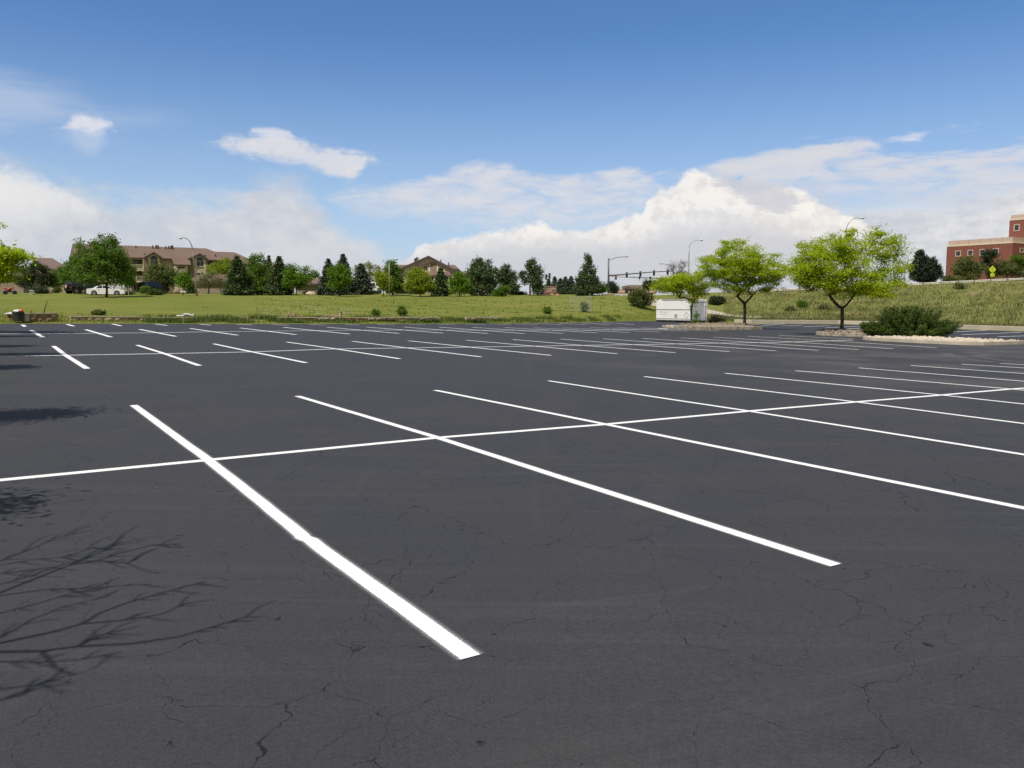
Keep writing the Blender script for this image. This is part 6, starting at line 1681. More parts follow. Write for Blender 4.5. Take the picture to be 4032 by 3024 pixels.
lamp('leaning brown lamp post, its arm curving left, in front of the apartments', 112, [(774, 1164), (770, 1120), (764, 1040), (758, 985)], [(758, 985), (755, 968), (748, 952), (737, 941), (726, 937), (717, 936.5)], [(718, 936.5), (705, 939)], .12)
lamp('straight grey lamp post before the egg shaped pear tree, arm to the right', 116, [(1533, 1172), (1532.5, 1100), (1532, 1034)], [(1532, 1034), (1537, 1028), (1545, 1022), (1554, 1020)], [(1553, 1020), (1567, 1020)], .09, 'metal_grey')
lamp('lamp post rising behind the umbrella locust, arm curving right', 142, [(2712, 1172), (2712, 1080), (2713, 1000), (2714, 975)], [(2714, 975), (2718, 963), (2728, 951), (2742, 946), (2756, 945.5)], [(2755, 945.5), (2769, 945.5)], .10, 'metal_grey')
lamp('lamp post rising behind the tall forked locust, arm curving right', 118, [(3331, 1140), (3331, 1000), (3332, 905)], [(3332, 905), (3336, 890), (3345, 875), (3360, 862), (3375, 858.5), (3388, 858.5)], [(3387, 858.5), (3405, 857.5)], .09, 'metal_grey')

def emissive(name, c, s):
    m, t, b, out = new_mat(name); t.set(b.inputs['Base Color'], tuple(x * .5 for x in c)); t.set(b.inputs['Emission Color'], c); b.inputs['Emission Strength'].default_value = s; return m
M['red_on'] = emissive('red_signal_on', (1.0, .04, .03), 1.6)
M['green_on'] = emissive('green_signal_on', (.25, 1.0, .55), 1.4)
M['dark_lens'] = glassy('dark_lens', (.02, .02, .02), .3)
M['yellow_edge'] = plain('yellow_signal_edge', (.55, .42, .06), None, .6)
def signal_head(root, c, w_, h_, facing=1, lit=None, th=0.0, edge=False):
    """facing +1: we look at its back, -1: at its lenses"""
    o = MB().box(-w_ / 2, w_ / 2, -.12, .12, -h_ / 2, h_ / 2).obj('signal_head', M['black'], root, bevel=.02)
    o.location = c; o.rotation_euler = (0, 0, th)
    MB().box(-w_ * .68, w_ * .68, (-.13 if facing > 0 else .124), (-.124 if facing > 0 else .13), -h_ * .56, h_ * .56).obj('backplate', M['yellow_edge' if edge else 'black'], o)
    for i in range(3):
        z = h_ / 2 - h_ * (i + .5) / 3
        s = 1 if facing > 0 else -1
        mt = M['dark_lens']
        if lit == 'red' and i == 0: mt = M['red_on']
        if lit == 'green' and i == 2: mt = M['green_on']
        MB().cyl((0, s * .13, z), (0, 1, 0), w_ * .36, .03, 12).obj('lens', mt, o)
        v_ = MB(); n = 10
        ring = [(w_ * .40 * math.cos(math.pi * (k / n * 1.3 - .15)), w_ * .40 * math.sin(math.pi * (k / n * 1.3 - .15))) for k in range(n + 1)]
        b_ = len(v_.v)
        for y in (s * .121, s * .36): v_.v += [(x, y, z + q) for x, q in ring]
        for k in range(n): v_.f.append((k, k + 1, n + 2 + k, n + 1 + k))
        v_.obj('visor', M['black'], o)
    return o
# near mast
Ym = 190; base = A(2395, 1168, Ym); base.z = terr(base.x, base.y)
sg = empty('traffic_signal', base, 0, 'traffic signal mast with long arm and four black heads at the crossing', 'traffic signal', 'traffic signal masts at the crossing')
q = lambda u, v: A(u, v, Ym) - base
MB().tube([(0, 0, -.3), q(2396, 1090), q(2396.5, 1017)], [.26, .21, .17], 12).obj('pole', M['signal_steel'], sg, smooth=True)
MB().tube([q(2397, 1085.5), q(2470, 1079.5), q(2570, 1071), q(2652, 1067.5)], [.20, .16, .11, .08], 10).obj('mast_arm', M['signal_steel'], sg, smooth=True)
MB().cyl(q(2398, 1085), (1, 0, .1), .3, .35, 10).obj('flange', M['signal_steel'], sg)
MB().tube([p - base for p in curve_pts([(2397, 1026), (2410, 1020), (2430, 1013.5), (2455, 1011.5), (2468, 1011.2)], Ym)], .07, 7).obj('lamp_arm', M['signal_steel'], sg, smooth=True)
MB().tube([q(2466, 1011.2), q(2475, 1011.2)], [.12, .07], 8).obj('lamp_head', M['signal_steel'], sg)
MB().box(-.2, .2, -.25, .25, -.4, .6).obj('control_box', M['black'], sg).location = q(2388, 1128) + Vector((0, -.2, 0))
for u, v in ((2468.4, 1082.5), (2522, 1078.5), (2575.7, 1074.8), (2629.4, 1071.5)):
    signal_head(sg, q(u, v) + Vector((0, .05, 0)) + Vector((0, .24, 0)), .36, 1.12, 1)
MB().ball(q(2603, 1066.5), .14, .10, .10, 8, 6).obj('sensor', M['lamp_white'], sg)
# far mast facing us
Yn = 236; base2 = A(2652, 1168, Yn); base2.z = terr(base2.x, base2.y)
sg2 = empty('traffic_signal', base2, 0, 'farther traffic signal mast whose lenses face the lot, one red and two green', 'traffic signal', 'traffic signal masts at the crossing')
q2 = lambda u, v: A(u, v, Yn) - base2
MB().tube([(0, 0, -.3), q2(2652, 1100), q2(2651, 1043)], [.26, .21, .15], 10).obj('pole', M['signal_steel'], sg2, smooth=True)
MB().tube([q2(2652, 1099), q2(2560, 1094.5), q2(2480, 1091.5), q2(2410, 1089.6)], [.18, .14, .10, .07], 8).obj('mast_arm', M['signal_steel'], sg2, smooth=True)
MB().tube([p - base2 for p in curve_pts([(2651, 1048), (2636, 1043), (2615, 1039.5), (2604, 1039)], Yn)], .07, 6).obj('lamp_arm', M['signal_steel'], sg2)
MB().tube([q2(2606, 1039), q2(2596, 1039.2)], [.11, .06], 8).obj('lamp_head', M['signal_steel'], sg2)
for u, v, lit in ((2425, 1092.8, 'red'), (2518, 1096.2, 'green'), (2560, 1097, 'green'), (2603, 1099.5, None)):
    signal_head(sg2, q2(u, v) + Vector((0, -.25, 0)), .36, 1.10, -1, lit, edge=(lit != 'red'))
MB().ball(q2(2496, 1089.8), .16, .12, .10, 8, 6).obj('sensor', M['signal_steel'], sg2)
# mast behind the open pine
Yo = 172; base3 = A(2116, 1168, Yo); base3.z = terr(base3.x, base3.y)
sg3 = empty('traffic_signal', base3, 0, 'traffic signal mast behind the open pine, two heads seen side on', 'traffic signal', 'traffic signal masts at the crossing')
q3 = lambda u, v: A(u, v, Yo) - base3
MB().tube([(0, 0, -.3), q3(2116, 1100), q3(2117, 1062)], [.24, .19, .14], 10).obj('pole', M['signal_steel'], sg3, smooth=True)
MB().tube([q3(2117, 1098), q3(2135, 1093), q3(2166, 1085.5)], [.14, .11, .08], 8).obj('mast_arm', M['signal_steel'], sg3)
MB().tube([p - base3 for p in curve_pts([(2117, 1066), (2123, 1060), (2132, 1055.5), (2146, 1054)], Yo)], .06, 6).obj('lamp_arm', M['metal_grey'], sg3)
MB().tube([q3(2144, 1054), q3(2152, 1053.8)], [.10, .06], 8).obj('lamp_head', M['lamp_white'], sg3)
for u, v in ((2150.2, 1091.2), (2163.2, 1087)):
    signal_head(sg3, q3(u, v) + Vector((0, -.1, 0)), .34, 1.22, 1, None, -1.35)

# guardrail on the bank
M['rail'] = plain('galvanised_rail', (0.60, 0.57, 0.48), (0.48, 0.46, 0.40), .5, 3, metal=.15)
M['post_wood'] = plain('guardrail_post', (0.30, 0.26, 0.16), (0.22, 0.19, 0.12), .9, 4)
gr_px = [(3010, 1145), (3085, 1141.5), (3215, 1136.5), (3420, 1128), (3598, 1119.5), (3740, 1112), (3900, 1104.5), (4032, 1098), (4200, 1089), (4400, 1079)]
gp = [A(u, v, 114.0 - (u - 3010) * .0045) for u, v in gr_px]
gb = gp[0].copy(); gb.z -= .6
gd = empty('guardrail', gb, 0, 'long galvanised guardrail on wooden posts along the top of the bank', 'guardrail')
gpts = densify(gp, 1.0)
sec = [(0, -.155), (-.05, -.10), (-.05, -.06), (0, 0), (-.05, .06), (-.05, .10), (0, .155)]
V, Fc = [], []
for i, p in enumerate(gpts):
    for o_, z_ in sec: V.append((p.x - gb.x, p.y + o_ - gb.y, p.z + z_ - gb.z))
for i in range(len(gpts) - 1):
    for j in range(6): Fc.append((i * 7 + j, (i + 1) * 7 + j, (i + 1) * 7 + j + 1, i * 7 + j + 1))
mesh_obj('rail', V, Fc, M['rail'], gd)
acc = 0.0; last = gpts[0]
for p in gpts:
    acc += (p - last).length; last = p
    if acc >= 1.9:
        acc = 0
        pz = terr(p.x, p.y + .12) - .5
        po = MB().box(-.10, .10, -.02, .20, pz - p.z, .20).obj('post', M['post_wood'], gd); po.location = (p.x - gb.x, p.y - gb.y + .01, p.z - gb.z)
        MB().box(-.10, .10, -.075, -.052, -.19, .20).obj('block', M['post_wood'], po)

# yellow warning sign
M['sign_yellow'] = plain('fluorescent_yellow_green', (0.62, 0.70, 0.02), (0.58, 0.66, 0.02), .5, 1)
M['sign_ink'] = plain('olive_sign_ink', (0.32, 0.34, 0.01), None, .6)
Ys = 121; sb = A(3906, 1100, Ys); sb.z = terr(sb.x, sb.y)
sgn = empty('warning_sign', sb, 0, 'fluorescent yellow diamond warning sign with a plate reading AHEAD below', 'road sign')
ks = mpp(Ys); sc_ = lambda u, v: A(u, v, Ys) - sb
MB().box(-.04, .04, .02, .08, -.3, sc_(3906, 1046).z).obj('post', M['metal_grey'], sgn)
cz_ = sc_(3908, 1061).z; cx_ = sc_(3908, 1061).x; hw = 14.6 * ks
dia = MB().slab([(cx_ - hw, 0, cz_), (cx_, 0, cz_ - hw), (cx_ + hw, 0, cz_), (cx_, 0, cz_ + hw)], (0, .015, 0)).obj('sign_panel', M['sign_yellow'], sgn)
mb = MB().slab([(cx_ - .30, -.008, cz_ - .05), (cx_ + .30, -.008, cz_ - .05), (cx_ + .30, -.008, cz_ + .02), (cx_ - .30, -.008, cz_ + .02)], (0, .006, 0))
mb.slab([(cx_ - .05, -.008, cz_ - .36), (cx_ + .05, -.008, cz_ - .36), (cx_ + .08, -.008, cz_ - .12), (cx_ - .08, -.008, cz_ - .12)], (0, .006, 0))
mb.slab([(cx_ - .16, -.008, cz_ + .12), (cx_ + .16, -.008, cz_ + .12), (cx_ + .10, -.008, cz_ + .24), (cx_ - .10, -.008, cz_ + .24)], (0, .006, 0))
mb.obj('symbol', M['sign_ink'], dia)
pc_ = sc_(3908, 1082.5); pw, ph_ = 8.7 * ks, 5.8 * ks
plt = MB().box(pc_.x - pw, pc_.x + pw, 0, .015, pc_.z - ph_, pc_.z + ph_).obj('plate', M['sign_yellow'], sgn)
def text(name, body, size, mat, parent, loc, rz=0.0, align='CENTER', ext=.004, sx=1.0):
    c = bpy.data.curves.new(name, 'FONT'); c.body = body; c.size = size; c.align_x = align; c.align_y = 'CENTER'; c.extrude = ext
    c.materials.append(mat)
    o = bpy.data.objects.new(name, c); COL.objects.link(o); o.parent = parent
    me = bpy.data.meshes.new_from_object(o)            # real letters as a mesh
    bpy.data.objects.remove(o); bpy.data.curves.remove(c)
    o = bpy.data.objects.new(name, me); COL.objects.link(o); o.parent = parent
    if not me.materials: me.materials.append(mat)
    o.location = loc; o.rotation_euler = (math.pi / 2, 0, rz); o.scale = (sx, 1, 1)
    return o
text('lettering', 'AHEAD', .23, M['sign_ink'], plt, (pc_.x, -.008, pc_.z), sx=.85)

# church sign
M['sign_brown'] = plain('reddish_brown_sign', (0.245, 0.125, 0.088), (0.21, 0.105, 0.075), .8, 2, .2)
M['sign_letters'] = plain('cream_letters', (0.80, 0.68, 0.52), None, .6)
Yc_ = 124; cb = A(2140, 1166, Yc_); kc = mpp(Yc_)
th_c = 0.0
cs = empty('church_sign', cb, th_c, 'reddish brown brick church sign with cream letters, beside the open pine', 'sign')
cq = lambda u, v: A(u, v, Yc_) - cb
a_, b_ = cq(2131, 1129), cq(2192, 1156)
MB().box(a_.x, b_.x, 0, .5, b_.z, a_.z).obj('panel', M['sign_brown'], cs, bevel=.02)
MB().box(a_.x + .1, b_.x + .02, .06, .46, -.6, b_.z - .003).obj('base', M['sign_brown'], cs)
MB().box(a_.x + .12, b_.x + .1, -.06, .56, a_.z + .003, a_.z + .08).obj('coping', M['tan_wall'], cs)
text('lettering', 'Southern Gables', .46, M['sign_letters'], cs, ((a_.x + b_.x) / 2 - .08, -.012, cq(0, 1135.6).z), sx=.70, ext=.01)
text('lettering', 'Church', .44, M['sign_letters'], cs, (cq(2163, 0).x, -.012, cq(0, 1144.8).z), sx=.86, ext=.01)
M['mulch'] = plain('tan_mulch', (0.33, 0.22, 0.12), (0.25, 0.17, 0.09), .95, 4, .4)
for i, (u, w_) in enumerate(((2172, 34), (2196, 22))):
    p = gpt(u, 121.5)
    mb = MB(); mb.ball((0, 0, -.15), w_ * kc / 2, .9, .45, 12, 6, .06)
    props(mb.obj('mulch_mound', M['mulch'], loc=p), ('tan mulch mound at the foot of the church sign', 'tan mulch mound just right of the church sign')[i], 'mound')

# ------------------------------------------------------------------ trailer
M['trailer_white'] = plain('white_trailer_sheet', (0.88, 0.865, 0.83), (0.84, 0.825, 0.79), .45, 1.2)
M['trailer_grey'] = plain('grey_trailer_trim', (0.42, 0.41, 0.40), (0.36, 0.35, 0.34), .4, 3)
M['trailer_end'] = plain('pale_grey_trailer_end', (0.62, 0.63, 0.64), (0.56, 0.57, 0.58), .4, 1.5)
M['rubber'] = plain('black_rubber', (0.018, 0.018, 0.019), None, .8)
M['faint_ink'] = plain('faint_grey_lettering', (0.40, 0.39, 0.38), None, .6)
Yt = 87.5; tc = A(2719.5, 1264, Yt); gz_t = G(2719, 1271.5).z
org = Vector((tc.x, tc.y, gz_t))
th_t = ROW + .03
tr_ = empty('cargo_trailer', org, th_t, 'white enclosed cargo trailer parked at the far right corner of the lot', 'trailer')
z0, z1 = tc.z - gz_t, A(2719.5, 1178, Yt).z - gz_t
LT, WT = 5.25, 2.45
# side profile in (y, z): rounded roof edge at the far end
prof = [(0, z0), (LT, z0), (LT, z1 - .55)] + [(LT - .55 + .55 * math.cos(a), z1 - .55 + .55 * math.sin(a)) for a in np.linspace(.15, math.pi / 2, 7)] + [(0, z1)]
mb = MB(); n = len(prof)
mb.v = [(0, y, z) for y, z in prof] + [(WT, y, z) for y, z in prof]
mb.f = [tuple(range(n))[::-1], tuple(range(n, 2 * n))] + [(i, (i + 1) % n, n + (i + 1) % n, n + i) for i in range(n)]
body = mb.obj('body', M['trailer_white'], tr_, bevel=.03)
MB().box(-.03, -.004, .02, LT - .02, (z0 + z1) / 2 + .02, (z0 + z1) / 2 + .10).obj('rub_rail', M['trailer_grey'], body)
MB().box(-.025, -.003, .02, LT - .02, z0 + .20, z0 + .25).obj('lower_trim', M['trailer_grey'], body)
MB().box(-.02, -.002, .02, LT - .02, z0 + .06, z0 + .10).obj('lower_trim', M['trailer_grey'], body)
MB().box(-.035, .03, .02, LT - .9, z1 - .10, z1 + .03).obj('roof_trim', M['trailer_grey'], body)
MB().box(-.012, -.004, 1.95, 2.42, z0 + .32, z0 + .72).obj('vent_panel', M['trailer_grey'], body)
# placard holder: a diamond outline
mb = MB(); cy0, cz0, a_o, a_i = .62, z0 + .62, .36, .29
out_ = [(cy0 - a_o, cz0), (cy0, cz0 - a_o), (cy0 + a_o, cz0), (cy0, cz0 + a_o)]; in_ = [(cy0 - a_i, cz0), (cy0, cz0 - a_i), (cy0 + a_i, cz0), (cy0, cz0 + a_i)]
for i in range(4):
    j = (i + 1) % 4
    mb.slab([(-.015, *out_[i]), (-.015, *out_[j]), (-.015, *in_[j]), (-.015, *in_[i])], (.011, 0, 0))
mb.obj('placard_frame', M['trailer_grey'], body)
mb = MB()
for r_, (ya, yb_) in enumerate(((3.35, 4.75), (3.55, 4.6))):
    y = yb_
    while y > ya:
        w_ = random.uniform(.04, .09); zc2 = (z0 + z1) / 2 - .26 - .24 * r_
        hgt = random.choice((.05, .05, .08)); mb.box(-.010, -.004, y - w_, y, zc2, zc2 + hgt); y -= w_ + random.choice((.03, .03, .03, .09))
mb.obj('lettering', M['faint_ink'], body)
# end face with door frame
MB().box(.06, WT - .06, -.03, -.004, z0 + .08, z1 - .12).obj('rear_door', M['trailer_end'], body)
for x in (.0, WT - .42, WT - .06): MB().box(x + .002, x + .085, -.055, -.032 if x not in (0,) else -.005, z0 + .02, z1 - .05).obj('door_post', M['trailer_white'], body)
MB().box(0.1, WT - .02, -.06, -.033, z1 - .28, z1 - .10).obj('door_header', M['trailer_white'], body)
MB().cyl((WT - .22, -.05, z1 - .62), (0, 1, 0), .14, .04, 14).obj('marker_lamp', M['trailer_white'], body)
MB().box(.02, .14, -.10, -.02, z0 - .12, z0 - .01).obj('tail_lamp', M['white_plastic'], body)
MB().box(.08, WT - .08, .1, LT - .1, z0 - .16, z0 - .003).obj('chassis', M['black'], tr_)
MB().box(.0, .10, 2.0, 4.9, z0 - .30, z0 - .161).obj('skirt', M['black'], tr_)
for x in (.16, WT - .16):
    for y in (2.6, 3.5):
        w_ = MB().cyl((0, 0, 0), (1, 0, 0), .34, .22, 18).obj('wheel', M['rubber'], tr_, bevel=.03); w_.location = (x, y, .34)
        MB().cyl((0, 0, 0), (1, 0, 0), .19, .235, 14).obj('rim', M['trailer_grey'], w_)
MB().tube([(.3, .9, z0 - .16), (.3, .9, 0)], .05, 8).obj('jack_stand', M['trailer_grey'], tr_)
MB().tube([(WT - .3, .5, z0 - .16), (WT - .3, .5, 0)], .05, 8).obj('jack_stand', M['trailer_grey'], tr_)
MB().tube([(WT * .3, LT, z0 - .1), (WT / 2, LT + 1.2, z0 - .08)], .05, 6).tube([(WT * .7, LT, z0 - .1), (WT / 2, LT + 1.2, z0 - .08)], .05, 6).obj('drawbar', M['black'], tr_)

# ------------------------------------------------------------------ vehicles
M['car_white'] = plain('white_car_paint', (0.76, 0.75, 0.70), (0.73, 0.72, 0.68), .18, 1, spec=.6)
M['car_black'] = plain('black_car_paint', (0.018, 0.019, 0.024), (0.024, 0.025, 0.030), .15, 1, spec=.6)
M['car_glass'] = glassy('car_window_glass', (.022, .024, .028), .05)
M['tail'] = plain('red_tail_lamp', (.30, .02, .02), None, .25)
M['chrome'] = plain('chrome', (.6, .6, .6), None, .2, metal=1.0)
def vehicle(name, label, cat, loc, rz, Lc, Wc, low, cab, wheels, wr, paint, side_glass, group=None, spare=False):
    """low/cab: side outlines (x, z); x forward. Built with a narrower cabin over a full width body"""
    r_ = empty(name, loc, rz, label, cat, group)
    def shell(pl, y, y_top=None):
        mb = MB(); n = len(pl); yt = y if y_top is None else y_top
        zmin, zmax = min(z for _, z in pl), max(z for _, z in pl)
        def yy(z): return y + (yt - y) * ((z - zmin) / (zmax - zmin))
        mb.v = [(x, -yy(z), z) for x, z in pl] + [(x, yy(z), z) for x, z in pl]
        mb.f = [tuple(range(n)), tuple(range(n, 2 * n))[::-1]] + [(i, n + i, n + (i + 1) % n, (i + 1) % n) for i in range(n)]
        return mb
    bd = shell(low, Wc / 2).obj('body', paint, r_, bevel=.05)
    shell(cab, Wc / 2 - .06, Wc / 2 - .26).obj('cabin', paint, bd, bevel=.04)
    zmin, zmax = min(z for _, z in cab), max(z for _, z in cab)
    def yc(z): return Wc / 2 - .06 + (-.20) * ((z - zmin) / (zmax - zmin))
    for g in side_glass:
        for s in (-1, 1):
            MB().slab([(x, s * (yc(z) + .012), z) for x, z in g][::s], (0, -s * .008, 0)).obj('window', M['car_glass'], bd)
    # windscreen and rear window on the sloping cabin faces
    for (i, j) in ((0, 1), (-2, -1)):
        (xa, za), (xb, zb) = cab[i], cab[j]
        lo, hi = ((xa, za), (xb, zb)) if za < zb else ((xb, zb), (xa, za))
        f = .14
        p, q_ = (lo[0] + (hi[0] - lo[0]) * f, lo[1] + (hi[1] - lo[1]) * f), (lo[0] + (hi[0] - lo[0]) * (1 - f), lo[1] + (hi[1] - lo[1]) * (1 - f))
        sx = .015 if lo[0] > 0 else -.015
        MB().slab([(p[0] + sx, -yc(p[1]) + .1, p[1] + .012), (p[0] + sx, yc(p[1]) - .1, p[1] + .012), (q_[0] + sx, yc(q_[1]) - .1, q_[1] + .012), (q_[0] + sx, -yc(q_[1]) + .1, q_[1] + .012)], (-sx * .4, 0, -.006)).obj('windscreen' if lo[0] > 0 else 'rear_window', M['car_glass'], bd)
    for x in wheels:
        for s in (-1, 1):
            MB().cyl((x, s * (Wc / 2 - .10), wr + .02), (0, 1, 0), wr * 1.16, .215, 20).obj('wheel_arch', M['black'], bd)
            w_ = MB().cyl((0, 0, 0), (0, 1, 0), wr, .22, 18).obj('wheel', M['rubber'], r_, bevel=.03); w_.location = (x, s * (Wc / 2 - .09), wr)
            MB().cyl((0, 0, 0), (0, 1, 0), wr * .62, .232, 14).obj('rim', M['chrome'], w_)
    xr = min(x for x, _ in low); xf = max(x for x, _ in low); zt_ = max(z for _, z in low)
    for s in (-1, 1):
        MB().box(xr - .02, xr + .18, s * (Wc / 2 - .26) - .25, s * (Wc / 2 - .26) + .25, zt_ - .28, zt_ - .12).obj('tail_lamp', M['tail'], bd)
        MB().box(xf - .22, xf + .0, s * (Wc / 2 - .28) - .22, s * (Wc / 2 - .28) + .22, zt_ - .34, zt_ - .20).obj('headlight', M['lamp_white'], bd)
        MB().ball((cab[0][0] * 0 + side_glass[0][-1][0] * 0 + max(x for g in side_glass for x, _ in g) + .02, s * (Wc / 2 + .06), zmin + .12), .06, .10, .07, 8, 6).obj('mirror', paint, bd)
    MB().box(xr - .03, xr + .02, -.28, .28, zt_ - .26, zt_ - .14).obj('number_plate', M['white_plastic'], bd)
    if spare:
        w_ = MB().cyl((0, 0, 0), (1, 0, 0), wr * .95, .24, 18).obj('spare_wheel', M['rubber'], r_, bevel=.03); w_.location = (xr - .14, .0, zt_ - .02)
        MB().cyl((0, 0, 0), (1, 0, 0), wr * .55, .252, 14).obj('rim', M['trailer_grey'], w_)
    return r_
sed_low = [(-2.35, .30), (-2.42, .55), (-2.36, .92), (-1.75, .99), (-1.0, 1.00), (.95, .97), (1.7, .88), (2.3, .70), (2.42, .48), (2.36, .26), (1.9, .20), (-2.0, .20)]
sed_cab = [(-1.72, .97), (-1.00, 1.38), (-.3, 1.44), (.30, 1.38), (1.12, .95)]
sed_gl = [[(-1.28, 1.01), (-.42, 1.01), (-.42, 1.33), (-.84, 1.31)], [(-.36, 1.01), (.92, .99), (.28, 1.30), (-.36, 1.34)]]
Yv = 110.5
pv = A(423, 1165, Yv + .6)
vehicle('parked_car', 'white four door sedan on the drive behind the big maple trunk', 'car', pv, .22, 4.84, 1.8, sed_low, sed_cab, (-1.42, 1.42), .33, M['car_white'], sed_gl, 'cars parked at the apartments')
suv_low = [(-2.25, .42), (-2.30, .7), (-2.25, 1.05), (1.0, 1.08), (2.1, 1.0), (2.3, .8), (2.3, .45), (2.0, .34), (-2.0, .34)]
suv_cab = [(-2.20, 1.04), (-1.98, 1.70), (-.2, 1.78), (.45, 1.70), (1.15, 1.06)]
suv_gl = [[(-1.92, 1.12), (-1.15, 1.12), (-1.15, 1.62), (-1.80, 1.58)], [(-1.05, 1.12), (-.22, 1.12), (-.22, 1.66), (-1.05, 1.62)], [(-.12, 1.12), (.95, 1.12), (.40, 1.62), (-.12, 1.66)]]
vehicle('parked_car', 'black sport utility car behind the white sedan, its tail to the lot', 'car', A(361, 1157.5, 119), .75, 4.6, 1.85, suv_low, suv_cab, (-1.38, 1.38), .37, M['car_black'], suv_gl, 'cars parked at the apartments')
jeep_low = [(-1.9, .50), (-1.92, 1.10), (.55, 1.12), (1.75, 1.05), (1.85, .9), (1.85, .55), (1.6, .45), (-1.7, .45)]
jeep_cab = [(-1.90, 1.09), (-1.82, 1.80), (-.2, 1.86), (.35, 1.82), (.72, 1.10)]
jeep_gl = [[(-1.75, 1.18), (-.75, 1.18), (-.75, 1.70), (-1.70, 1.70)], [(-.65, 1.18), (.52, 1.18), (.25, 1.72), (-.65, 1.74)]]
vehicle('parked_car', 'black boxy off road car with spare wheel on its tail, leftmost on the drive', 'car', A(318, 1158.5, 118), 1.05, 3.8, 1.85, jeep_low, jeep_cab, (-1.2, 1.2), .44, M['car_black'], jeep_gl, 'cars parked at the apartments', spare=True)
vehicle('parked_car', 'black sport utility car behind the smooth juniper mound, right of the drive', 'car', A(606, 1156, 123), math.pi / 2 - .35, 4.6, 1.85, suv_low, suv_cab, (-1.38, 1.38), .37, M['car_black'], suv_gl, 'cars parked at the apartments')
pk_low = [(-2.7, .55), (-2.75, .9), (-2.7, 1.18), (1.2, 1.2), (2.5, 1.12), (2.65, .9), (2.65, .55), (2.4, .42), (-2.5, .42)]
pk_cab = [(-.75, 1.17), (-.55, 1.86), (.2, 1.92), (.75, 1.86), (1.35, 1.19)]
pk_gl = [[(-.62, 1.26), (.22, 1.26), (.22, 1.78), (-.45, 1.76)], [(.32, 1.26), (1.12, 1.26), (.72, 1.74), (.32, 1.78)]]
vehicle('parked_pickup', 'white pickup truck between wide spruce and young yellow green tree', 'pickup', A(1484, 1155.5, 136), math.pi * .78, 5.4, 1.95, pk_low, pk_cab, (-1.7, 1.7), .40, M['car_white'], pk_gl)

# small things on the lawn of the apartments
M['util_green'] = plain('pale_green_utility_box', (0.42, 0.46, 0.32), (0.36, 0.40, 0.28), .6, 2)
ub = empty('utility_box', A(124, 1160.5, 108.6), .5, 'pale green utility box standing on the lawn left of the clipped hedge', 'utility box')
MB().box(-.22, .22, -.2, .2, -.2, .50).obj('cabinet', M['util_green'], ub, bevel=.02)
MB().slab([(-.27, -.25, .503), (.27, -.25, .503), (.27, .25, .56), (-.27, .25, .56)], (0, 0, .05)).obj('lid', M['util_green'], ub)
rk = MB(); rk.ball((0, 0, 0), .36, .3, .34, 9, 6, .12); props(rk.obj('boulder', M['cap'], loc=A(127, 1156, 109.4)), 'pale rounded boulder right behind the green utility box', 'boulder', 'boulders at the apartments')
for u, v, Y, rx, rz_, lab in ((196, 1151, 120, .3, .25, 'small pale boulder at the right end of the clipped hedge'), (696, 1149, 124, .6, .42, 'big grey boulder left of the bright sapling, squared off'), (722, 1151, 124, .55, .25, 'flat pale boulder behind the bright sapling trunk'), (1250, 1160, 121, .5, .28, 'tan boulder at the left foot of the grey green spruce'), (1225, 1157, 122, .8, .35, 'brown boulder right of the young maple with pale trunk')):
    mb = MB(); mb.ball((0, 0, 0), rx, .4, rz_, 9, 6, .14); props(mb.obj('boulder', M['cap'] if 'pale' in lab or 'tan' in lab else M['brown_stone'], loc=A(u, v, Y)), lab, 'boulder', 'boulders at the apartments')
# red motorcycle in front of the tan garage
M['red_paint'] = plain('red_paint', (.50, .045, .03), (.42, .04, .03), .3, 3)
mc = empty('motorcycle', A(40, 1161, 113), .5, 'small red motorcycle parked in front of the tan garage at far left', 'motorcycle')
for x in (-.55, .55):
    w_ = MB().cyl((0, 0, 0), (0, 1, 0), .30, .12, 16).obj('wheel', M['rubber'], mc, bevel=.02); w_.location = (x, 0, .30)
    MB().cyl((0, 0, 0), (0, 1, 0), .18, .13, 12).obj('rim', M['black'], w_)
mb = MB(); mb.tube([(-.45, 0, .72), (-.1, 0, .80), (.25, 0, .84)], [.14, .20, .16], 8); mb.obj('fuel_tank', M['red_paint'], mc, smooth=True)
MB().box(-.75, -.15, -.13, .13, .80, .90).obj('seat', M['black'], mc, bevel=.03)
MB().slab([(-.95, -.14, .86), (-.55, -.14, .80), (-.55, .14, .80), (-.95, .14, .86)], (0, 0, .05)).obj('tail_fairing', M['red_paint'], mc)
MB().box(-.28, .22, -.14, .14, .34, .66).obj('engine', M['black'], mc, bevel=.03)
MB().tube([(.55, 0, .30), (.34, 0, .95)], .04, 6).obj('fork', M['chrome'], mc)
MB().tube([(.30, -.32, 1.02), (.36, 0, .98), (.30, .32, 1.02)], .025, 6).obj('handlebar', M['black'], mc)
MB().box(.40, .50, -.16, .16, .82, 1.06).obj('headlight_fairing', M['red_paint'], mc, bevel=.03)
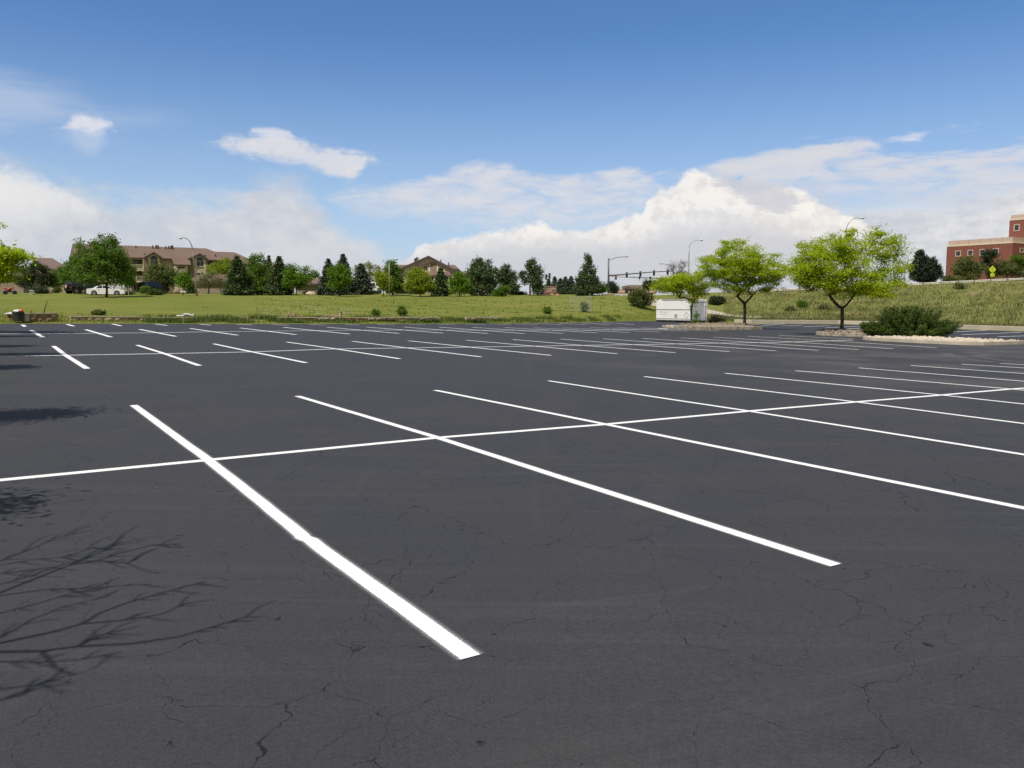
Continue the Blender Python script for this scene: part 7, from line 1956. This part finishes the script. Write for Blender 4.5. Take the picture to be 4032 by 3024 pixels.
# red and white swirl flag, notice boards, pale posts
fg = empty('swirl_flag', A(454, 1156, 113), 0, 'red and white twisted flag on a pole above the white sedan bonnet', 'flag')
kf = mpp(113)
MB().tube([(0, 0, -.2), (0, 0, 60 * kf)], .03, 6).obj('pole', M['white_plastic'], fg)
for i in range(9):
    z = (29 + i * 2.7) * kf; mb = MB(); a = i * .9
    mb.slab([(-2.4 * kf * math.cos(a), -2.4 * kf * math.sin(a), z), (2.4 * kf * math.cos(a), 2.4 * kf * math.sin(a), z + .02), (2.4 * kf * math.cos(a + .8), 2.4 * kf * math.sin(a + .8), z + 2.5 * kf), (-2.4 * kf * math.cos(a + .8), -2.4 * kf * math.sin(a + .8), z + 2.5 * kf)], (.02, .02, 0))
    mb.obj('cloth_band', M['red_paint'] if i % 2 == 0 else M['white_plastic'], fg)
for u0, u1, v0, v1, lab in ((459, 469, 1122, 1147, 'pale notice board standing behind the bonnet of the white sedan'), (471, 478, 1125, 1138, 'small grey letter box cluster right of the pale notice board'), (443, 450, 1123, 1134, 'small pale letter box left of the twisted flag')):
    b_ = A((u0 + u1) / 2, 1157, 114); nb = empty('notice_board', b_, .2, lab, 'notice board')
    w_ = (u1 - u0) * mpp(114) / 2; za, zb_ = A(0, v1, 114).z - b_.z, A(0, v0, 114).z - b_.z
    MB().box(-w_, w_, -.06, .06, za, zb_).obj('board', M['trailer_end'], nb, bevel=.01)
    for s in (-.7, .7): MB().box(w_ * s - .03, w_ * s + .03, -.03, .03, -.2, za - .002).obj('leg', M['metal_grey'], nb)
for u, v0, v1, Y, lab in ((488, 1124, 1160, 112, 'short pale post with a box, right of the notice boards'), (506.5, 1120, 1165, 109, 'thin bare pale pole on the lawn right of the white sedan')):
    b_ = A(u, v1, Y); po = empty('sign_post', b_, 0, lab, 'post')
    MB().tube([(0, 0, -.2), (0, 0, (v1 - v0) * mpp(Y))], .035, 6).obj('shaft', M['lamp_white'], po)
    if u == 488: MB().box(-.09, .09, -.08, .08, (v1 - v0) * mpp(Y) - .3, (v1 - v0) * mpp(Y) + .05).obj('box', M['lamp_white'], po)
for o in list(COL.objects):
    if o.type == 'LIGHT' or o.type == 'CAMERA': continue
print('objects', len(COL.objects))
